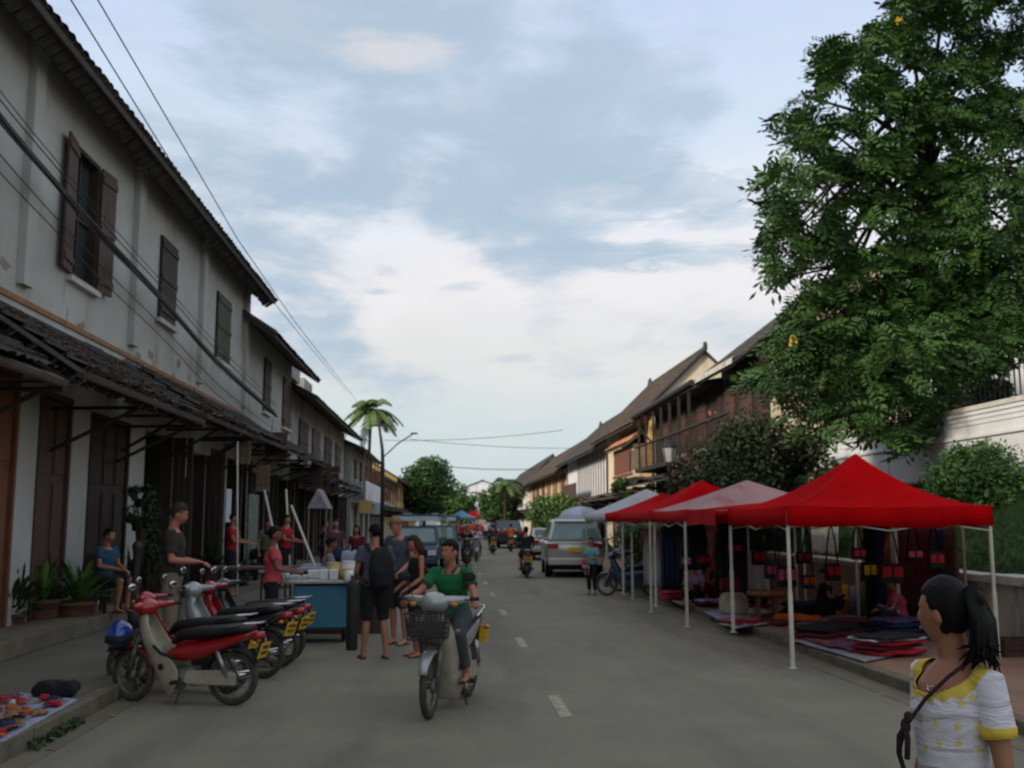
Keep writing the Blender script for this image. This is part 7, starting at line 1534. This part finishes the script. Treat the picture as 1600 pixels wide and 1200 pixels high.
def stander(px, pyhead, X, lab, shirt, pants, fx, fy, skin='skin', h=1.66, female=False, hs='short', z=.15, pose=STAND, Y=None, grp=None):
    if Y is None: c = AX(px, 850, X); Y = c.y; x = X
    else: x = AY(px, 850, Y).x
    person(lab, (x, Y, z), rz(fx, fy), h, pose, (shirt, .5), (pants, 1.7), skin, 'hair_black', hs, female=female, vox=.02, eyes=False, group=grp)
reach = dict(STAND, re=(.22, .1, 1.16), le=(-.22, .1, 1.16), rw=(.16, .36, 1.12), lw=(-.16, .34, 1.12))
stander(363, 795, -4.6, 'shopkeeper in a bright red shirt standing beside the paper sign', 'red_cloth', 'shorts_black', 1, -.1, pose=reach, h=1.75)
stander(446, 808, -3.9, 'person in a red shirt at the middle stall left of the leaning pole', 'red_cloth', 'shorts_black', 1, -.4, pose=reach, h=1.72)
stander(418, 812, -4.4, 'person in a dull green top between the two red shirts', 'green_dull', 'shorts_black', .5, -1, h=1.62)
stander(524, 815, 0, 'woman in a mauve top behind the man in grey', 'mauve', 'shorts_black', .2, -1, Y=25, z=.15, h=1.62, female=True, hs='bun')
stander(557, 818, 0, 'woman in a dark red top near the grey balcony house', 'maroon', 'shorts_black', -.2, -1, Y=26.5, z=0, h=1.62, female=True, hs='long')
stander(506, 818, 0, 'person in dark clothes under the small triangular canopy', 'navy', 'shorts_black', .8, .3, Y=27.0, z=.15, h=1.6)
# far crowd in the road at the end of the street
crowd = [('red_cloth', 'navy', 'distant pedestrian in red'), ('white_cloth', 'shorts_black', 'distant pedestrian in white'), ('orange_cloth', 'shorts_dark', 'distant pedestrian in orange'), ('shirt_blue', 'khaki', 'distant pedestrian in blue')]
for i, (px, Y, k) in enumerate(((722, 70, 0), (733, 78, 2), (741, 84, 0), (752, 92, 0), (760, 82, 1), (714, 90, 3), (747, 105, 0), (757, 112, 2), (708, 100, 1), (736, 95, 0), (765, 98, 3), (728, 110, 1))):
    s_, b_, l_ = crowd[k]; stander(px, 0, 0, l_+', '+('nearest the blue trucks', 'just past the first one in red', 'right of the road centre', 'by the far red canopy', 'at the far right kerb', 'beside the far left kerb', 'under the white building', 'beyond all the mopeds', 'left of the distant canopies', 'between the distant canopies', 'next to the blue grey car', 'in front of the farthest trees')[i], s_, b_, random.uniform(-1, 1), random.choice((-1, 1)), Y=Y, z=0, h=random.uniform(1.55, 1.72), grp='distant pedestrians in '+l_.split()[-1])
for i, (px, Y, m_, lb) in enumerate(((740, 120, 'tent_red', 'small distant red canopy at the end of the road'), (752, 128, 'tent_white', 'small distant white canopy at the end of the road'), (765, 118, 'tent_red', 'distant red canopy right of the white one'), (722, 116, 'blue_panel', 'distant blue canopy left of the red ones'))):
    c = AY(px, 800, Y); tent(lb, [(c.x-1.6, Y), (c.x+1.6, Y), (c.x+1.6, Y+3), (c.x-1.6, Y+3)], 2.1, 2.9, m_, gz=(0, 0, 0, 0), group='distant market canopies')

# ------------------------------------------------------------------ PEOPLE, RIGHT SIDE
g = G(925, 929)
person('girl in a turquoise top and dark leggings carrying a baby beside the silver car', (g.x, g.y, 0), rz(-.5, -.85), 1.33, dict(STAND, le=(-.25, .08, 1.15), lw=(-.02, .24, 1.12), re=(.22, .10, 1.12), rw=(.08, .26, 1.06)), ('turquoise', .8), ('shorts_black', 1.8), 'skin', 'hair_black', 'bun', female=True, vox=.014, eyes=False)
person('baby in a pink top held by the girl in turquoise', (g.x-.20, g.y-.17, .48), rz(.3, -.95), .62, dict(SIT, head=(0, .05, 1.24)), ('pink_cloth', .6), ('pink_pale', 1.3), 'skin', vox=.03, eyes=False, foot=None)
def squatter(px, py, lab, shirt, pants, fx, fy, female=True, hs='bun', h=1.58, pose=SQUAT, z=.13, skirt=None):
    g = G(px, py, .12); person(lab, (g.x, g.y, z), rz(fx, fy), h, pose, (shirt, .55), (pants, 1.7), 'skin', 'hair_black', hs, female=female, vox=.014, eyes=False, skirt=skirt)
squatter(1090, 945, 'vendor in a lavender top crouching at the kerb by the pale canopy leg', 'lavender', 'shorts_black', -.6, -.7)
squatter(1114, 938, 'vendor in mauve sitting behind the one in lavender', 'mauve', 'maroon', -.8, -.4)
squatter(1284, 966, 'vendor in black sitting with drawn up knees by the low wall', 'shorts_black', 'shorts_black', .9, -.5)
squatter(1412, 988, 'vendor in a pink top kneeling in front of the dark hanging textiles', 'pink_cloth', 'navy', -.95, .25, h=1.5)
squatter(1060, 932, 'vendor in a dark blue top crouching at the farthest mat', 'navy', 'shorts_black', -.7, -.6)
g = G(968, 905, .12)
stander(1013, 0, 0, 'person in pale clothes standing beyond the farthest red canopy', 'pink_pale', 'shorts_dark', -.3, -1, Y=30, z=.12, h=1.6)
# bushes behind far canopies along the right pavement
for (px, py, Y, r_, lb) in ((1010, 850, 31, .9, 'green shrubs behind the farthest red canopy'), (975, 845, 34, .8, 'light green shrubs left of the farthest canopies'), (1000, 790, 36, .8, 'dark plants on the pavement behind the white canopy')):
    c = AY(px, py, Y); bush('pavement_shrub', lb, (c.x+.4, Y, .12+r_), (r_, r_, r_), 'leaf', 1800, .14, None, 0, int(px), 'bush', 16)

# ------------------------------------------------------------------ FOREGROUND GIRL
gY = 3.25; gp = AY(1498, 1000, gY); print('girl', gp)
gx_ = gp.x; topz = AY(1490, 902, gY).z; print('height', topz)
gh = 1.575; body_rz = rz(-.955, -.297)
girl = person('young woman with black ponytail and white tee shirt with yellow stars, right foreground', (gx_-.03, gY, 0), body_rz, gh,
    dict(STAND, rs=(.142, -.02, 1.395), ls=(-.142, -.02, 1.395), re=(.185, -.05, 1.12), le=(-.185, -.03, 1.12), rw=(.20, .02, .90), lw=(-.21, .05, .90), neck=(0, -.02, 1.455), head=(0, .015, 1.622)),
    ('white_cloth', .58), ('navy', 1.9), 'skin', 'hair_black', 'pony', hyaw=-1.24, vox=.007, female=True, foot='shoe', scale_x=.86)
K = gh/1.75
# printed star shirt material
m = bpy.data.materials.new('star_shirt'); m.use_nodes = True; t_ = m.node_tree; b_ = t_.nodes['Principled BSDF']; b_.inputs['Roughness'].default_value = .9; b_.inputs['Specular IOR Level'].default_value = .2
tcn = N('ShaderNodeTexCoord', t_); sp_ = N('ShaderNodeSeparateXYZ', t_); lk(tcn.outputs['Object'], sp_.inputs[0], t_)
ang = mth('ARCTAN2', sp_.outputs[0], sp_.outputs[1], t_); cb_ = N('ShaderNodeCombineXYZ', t_); lk(mth('MULTIPLY', ang, .145, t_), cb_.inputs[0], t_); lk(sp_.outputs[2], cb_.inputs[1], t_)
vo = N('ShaderNodeTexVoronoi', t_, voronoi_dimensions='2D', feature='F1'); vo.inputs['Scale'].default_value = 13.5; vo.inputs['Randomness'].default_value = .62; lk(cb_.outputs[0], vo.inputs['Vector'], t_)
df = N('ShaderNodeVectorMath', t_, operation='SUBTRACT'); sc_ = N('ShaderNodeVectorMath', t_, operation='SCALE'); sc_.inputs['Scale'].default_value = 1.0; lk(cb_.outputs[0], sc_.inputs[0], t_); lk(sc_.outputs[0], df.inputs[0], t_); lk(vo.outputs['Position'], df.inputs[1], t_)
s2 = N('ShaderNodeSeparateXYZ', t_); lk(df.outputs[0], s2.inputs[0], t_); th_ = mth('ARCTAN2', s2.outputs[0], s2.outputs[1], t_)
rad = mth('ADD', mth('MULTIPLY', mth('COSINE', mth('MULTIPLY', th_, 5.0, t_), None, t_), .05, t_), .155, t_)
st_ = mth('LESS_THAN', vo.outputs['Distance'], rad, t_)
white = mixc(mth('MULTIPLY', noise_n(tcn.outputs['Object'], 14, 3, .5, 0, t_), .6, t_), (.66, .65, .70), (.52, .52, .57), t_)
c1 = mixc(mth('MULTIPLY', st_, .8, t_), white, (.62, .50, .06), t_)
nk = N('ShaderNodeVectorMath', t_, operation='DISTANCE'); lk(tcn.outputs['Object'], nk.inputs[0], t_); nk.inputs[1].default_value = (0, .02, 1.455*K)
yk = mth('LESS_THAN', mth('ADD', nk.outputs['Value'], mth('MULTIPLY', mth('SINE', mth('MULTIPLY', ang, 14.0, t_), None, t_), .005, t_), t_), .148, t_)
c2 = mixc(yk, c1, (.60, .46, .08), t_); lk(c2, b_.inputs['Base Color'], t_)
bp_ = N('ShaderNodeBump', t_); bp_.inputs['Strength'].default_value = .9; bp_.inputs['Distance'].default_value = .03; mpn = N('ShaderNodeMapping', t_); mpn.inputs['Scale'].default_value = (5, 5, 16); mpn.inputs['Rotation'].default_value = (.5, .3, 0); lk(tcn.outputs['Object'], mpn.inputs[0], t_); lk(noise_n(mpn.outputs[0], 1.0, 3, .5, .8, t_), bp_.inputs['Height'], t_); lk(bp_.outputs[0], b_.inputs['Normal'], t_)
M['star_shirt'] = m
for ch in girl.children:
    if ch.name.startswith('shirt'):
        ch.data.materials.clear(); ch.data.materials.append(m)
        # open a scoop neck in the shirt
        bpy.context.view_layer.update(); dg_ = bpy.context.evaluated_depsgraph_get(); me = bpy.data.meshes.new_from_object(ch.evaluated_get(dg_), depsgraph=dg_)
        bm = bmesh.new(); bm.from_mesh(me); C_ = Vector((0, .045, 1.455))*K
        def q_(v): d = v.co-C_; return (d.x/.098)**2+(d.y/.100)**2+(d.z/.118)**2
        bmesh.ops.delete(bm, geom=[v for v in bm.verts if q_(v) < 1], context='VERTS')
        for v in bm.verts:
            if q_(v) < 1.12: v.co = C_+(v.co-C_)*(1.06/math.sqrt(q_(v))) if q_(v) < 1.1 else v.co
        bm.to_mesh(me); bm.free(); ch.modifiers.clear(); ch.data = me; me.materials.clear(); me.materials.append(m); me.shade_smooth(); sd_ = ch.modifiers.new('s', 'SOLIDIFY'); sd_.thickness = .003; sd_.offset = -1
for sg, S in ((1, 'r'), (-1, 'l')):
    s0 = Vector((sg*.142, -.02, 1.395)); e0 = Vector((sg*.185, -.05 if sg > 0 else -.03, 1.12)); a = MB(Matrix.Scale(K, 4)); a.tube([s0.lerp(e0, .52), s0.lerp(e0, .64)], [.064, .060], 18); o = a.build('sleeve_cuff', 'yellow_cloth', girl, True)
# neckline opening shows skin: a scoop of skin just proud of the yoke
GX = Matrix.Translation(girl.location) @ Matrix.Rotation(body_rz, 4, 'Z')
sb = thing('sling_bag', 'dark purple braided strap and small orange bag worn across the white tee shirt', 'bag', tuple(girl.location), body_rz)
def L2(px, py, Y):  # world point into the local frame of the girl
    return GX.inverted() @ AY(px, py, Y)
pts = [Vector((-.02, -.075, 1.29)), Vector((-.085, -.05, 1.325)), Vector((-.098, .01, 1.325)), Vector((-.07, .082, 1.27)), Vector((-.02, .128, 1.20)), Vector((.045, .15, 1.11)), Vector((.09, .145, 1.02))]
a = MB(); a.tube(pts, [.0062]*7, 8); a.build('strap', 'strap_purple', sb, True)
cl = Vector((.045, .152, 1.11)); a = MB(); a.ell(cl, (.018, .014, .024)); a.ell(cl+Vector((-.02, .005, .03)), (.016, .013, .018))
a.tube([cl, cl+Vector((.03, .0, -.035)), cl+Vector((.035, .0, -.09))], .009, 6); a.tube([cl, cl+Vector((-.012, .005, -.04)), cl+Vector((.0, .0, -.10))], .009, 6); a.build('knot', 'strap_purple', sb, True)
a = MB(); a.tube([(.09, .145, 1.02), (.15, .06, .9), (.10, -.14, .84), (-.20, -.22, .86)], .008, 6); a.build('lower_strap', 'strap_purple', sb)
a = MB(); folded(a, (-.30, -.16, .86), (.22, .10, .20), .6); a.build('pouch', 'rust', sb, True)
nl = thing('necklace', 'small silver pendant on a thin chain at the throat of the young woman', 'necklace', tuple(girl.location), body_rz); a = MB(); a.ell((.0, .098, 1.222), (.007, .004, .007), 8, 6); a.build('pendant', 'chrome', nl, True); a = MB(); a.tube([(-.052, .02, 1.285), (-.035, .07, 1.25), (0, .096, 1.23), (.035, .07, 1.25), (.052, .02, 1.285)], .0015, 5); a.build('chain', 'chrome', nl)
bpy.context.view_layer.update()
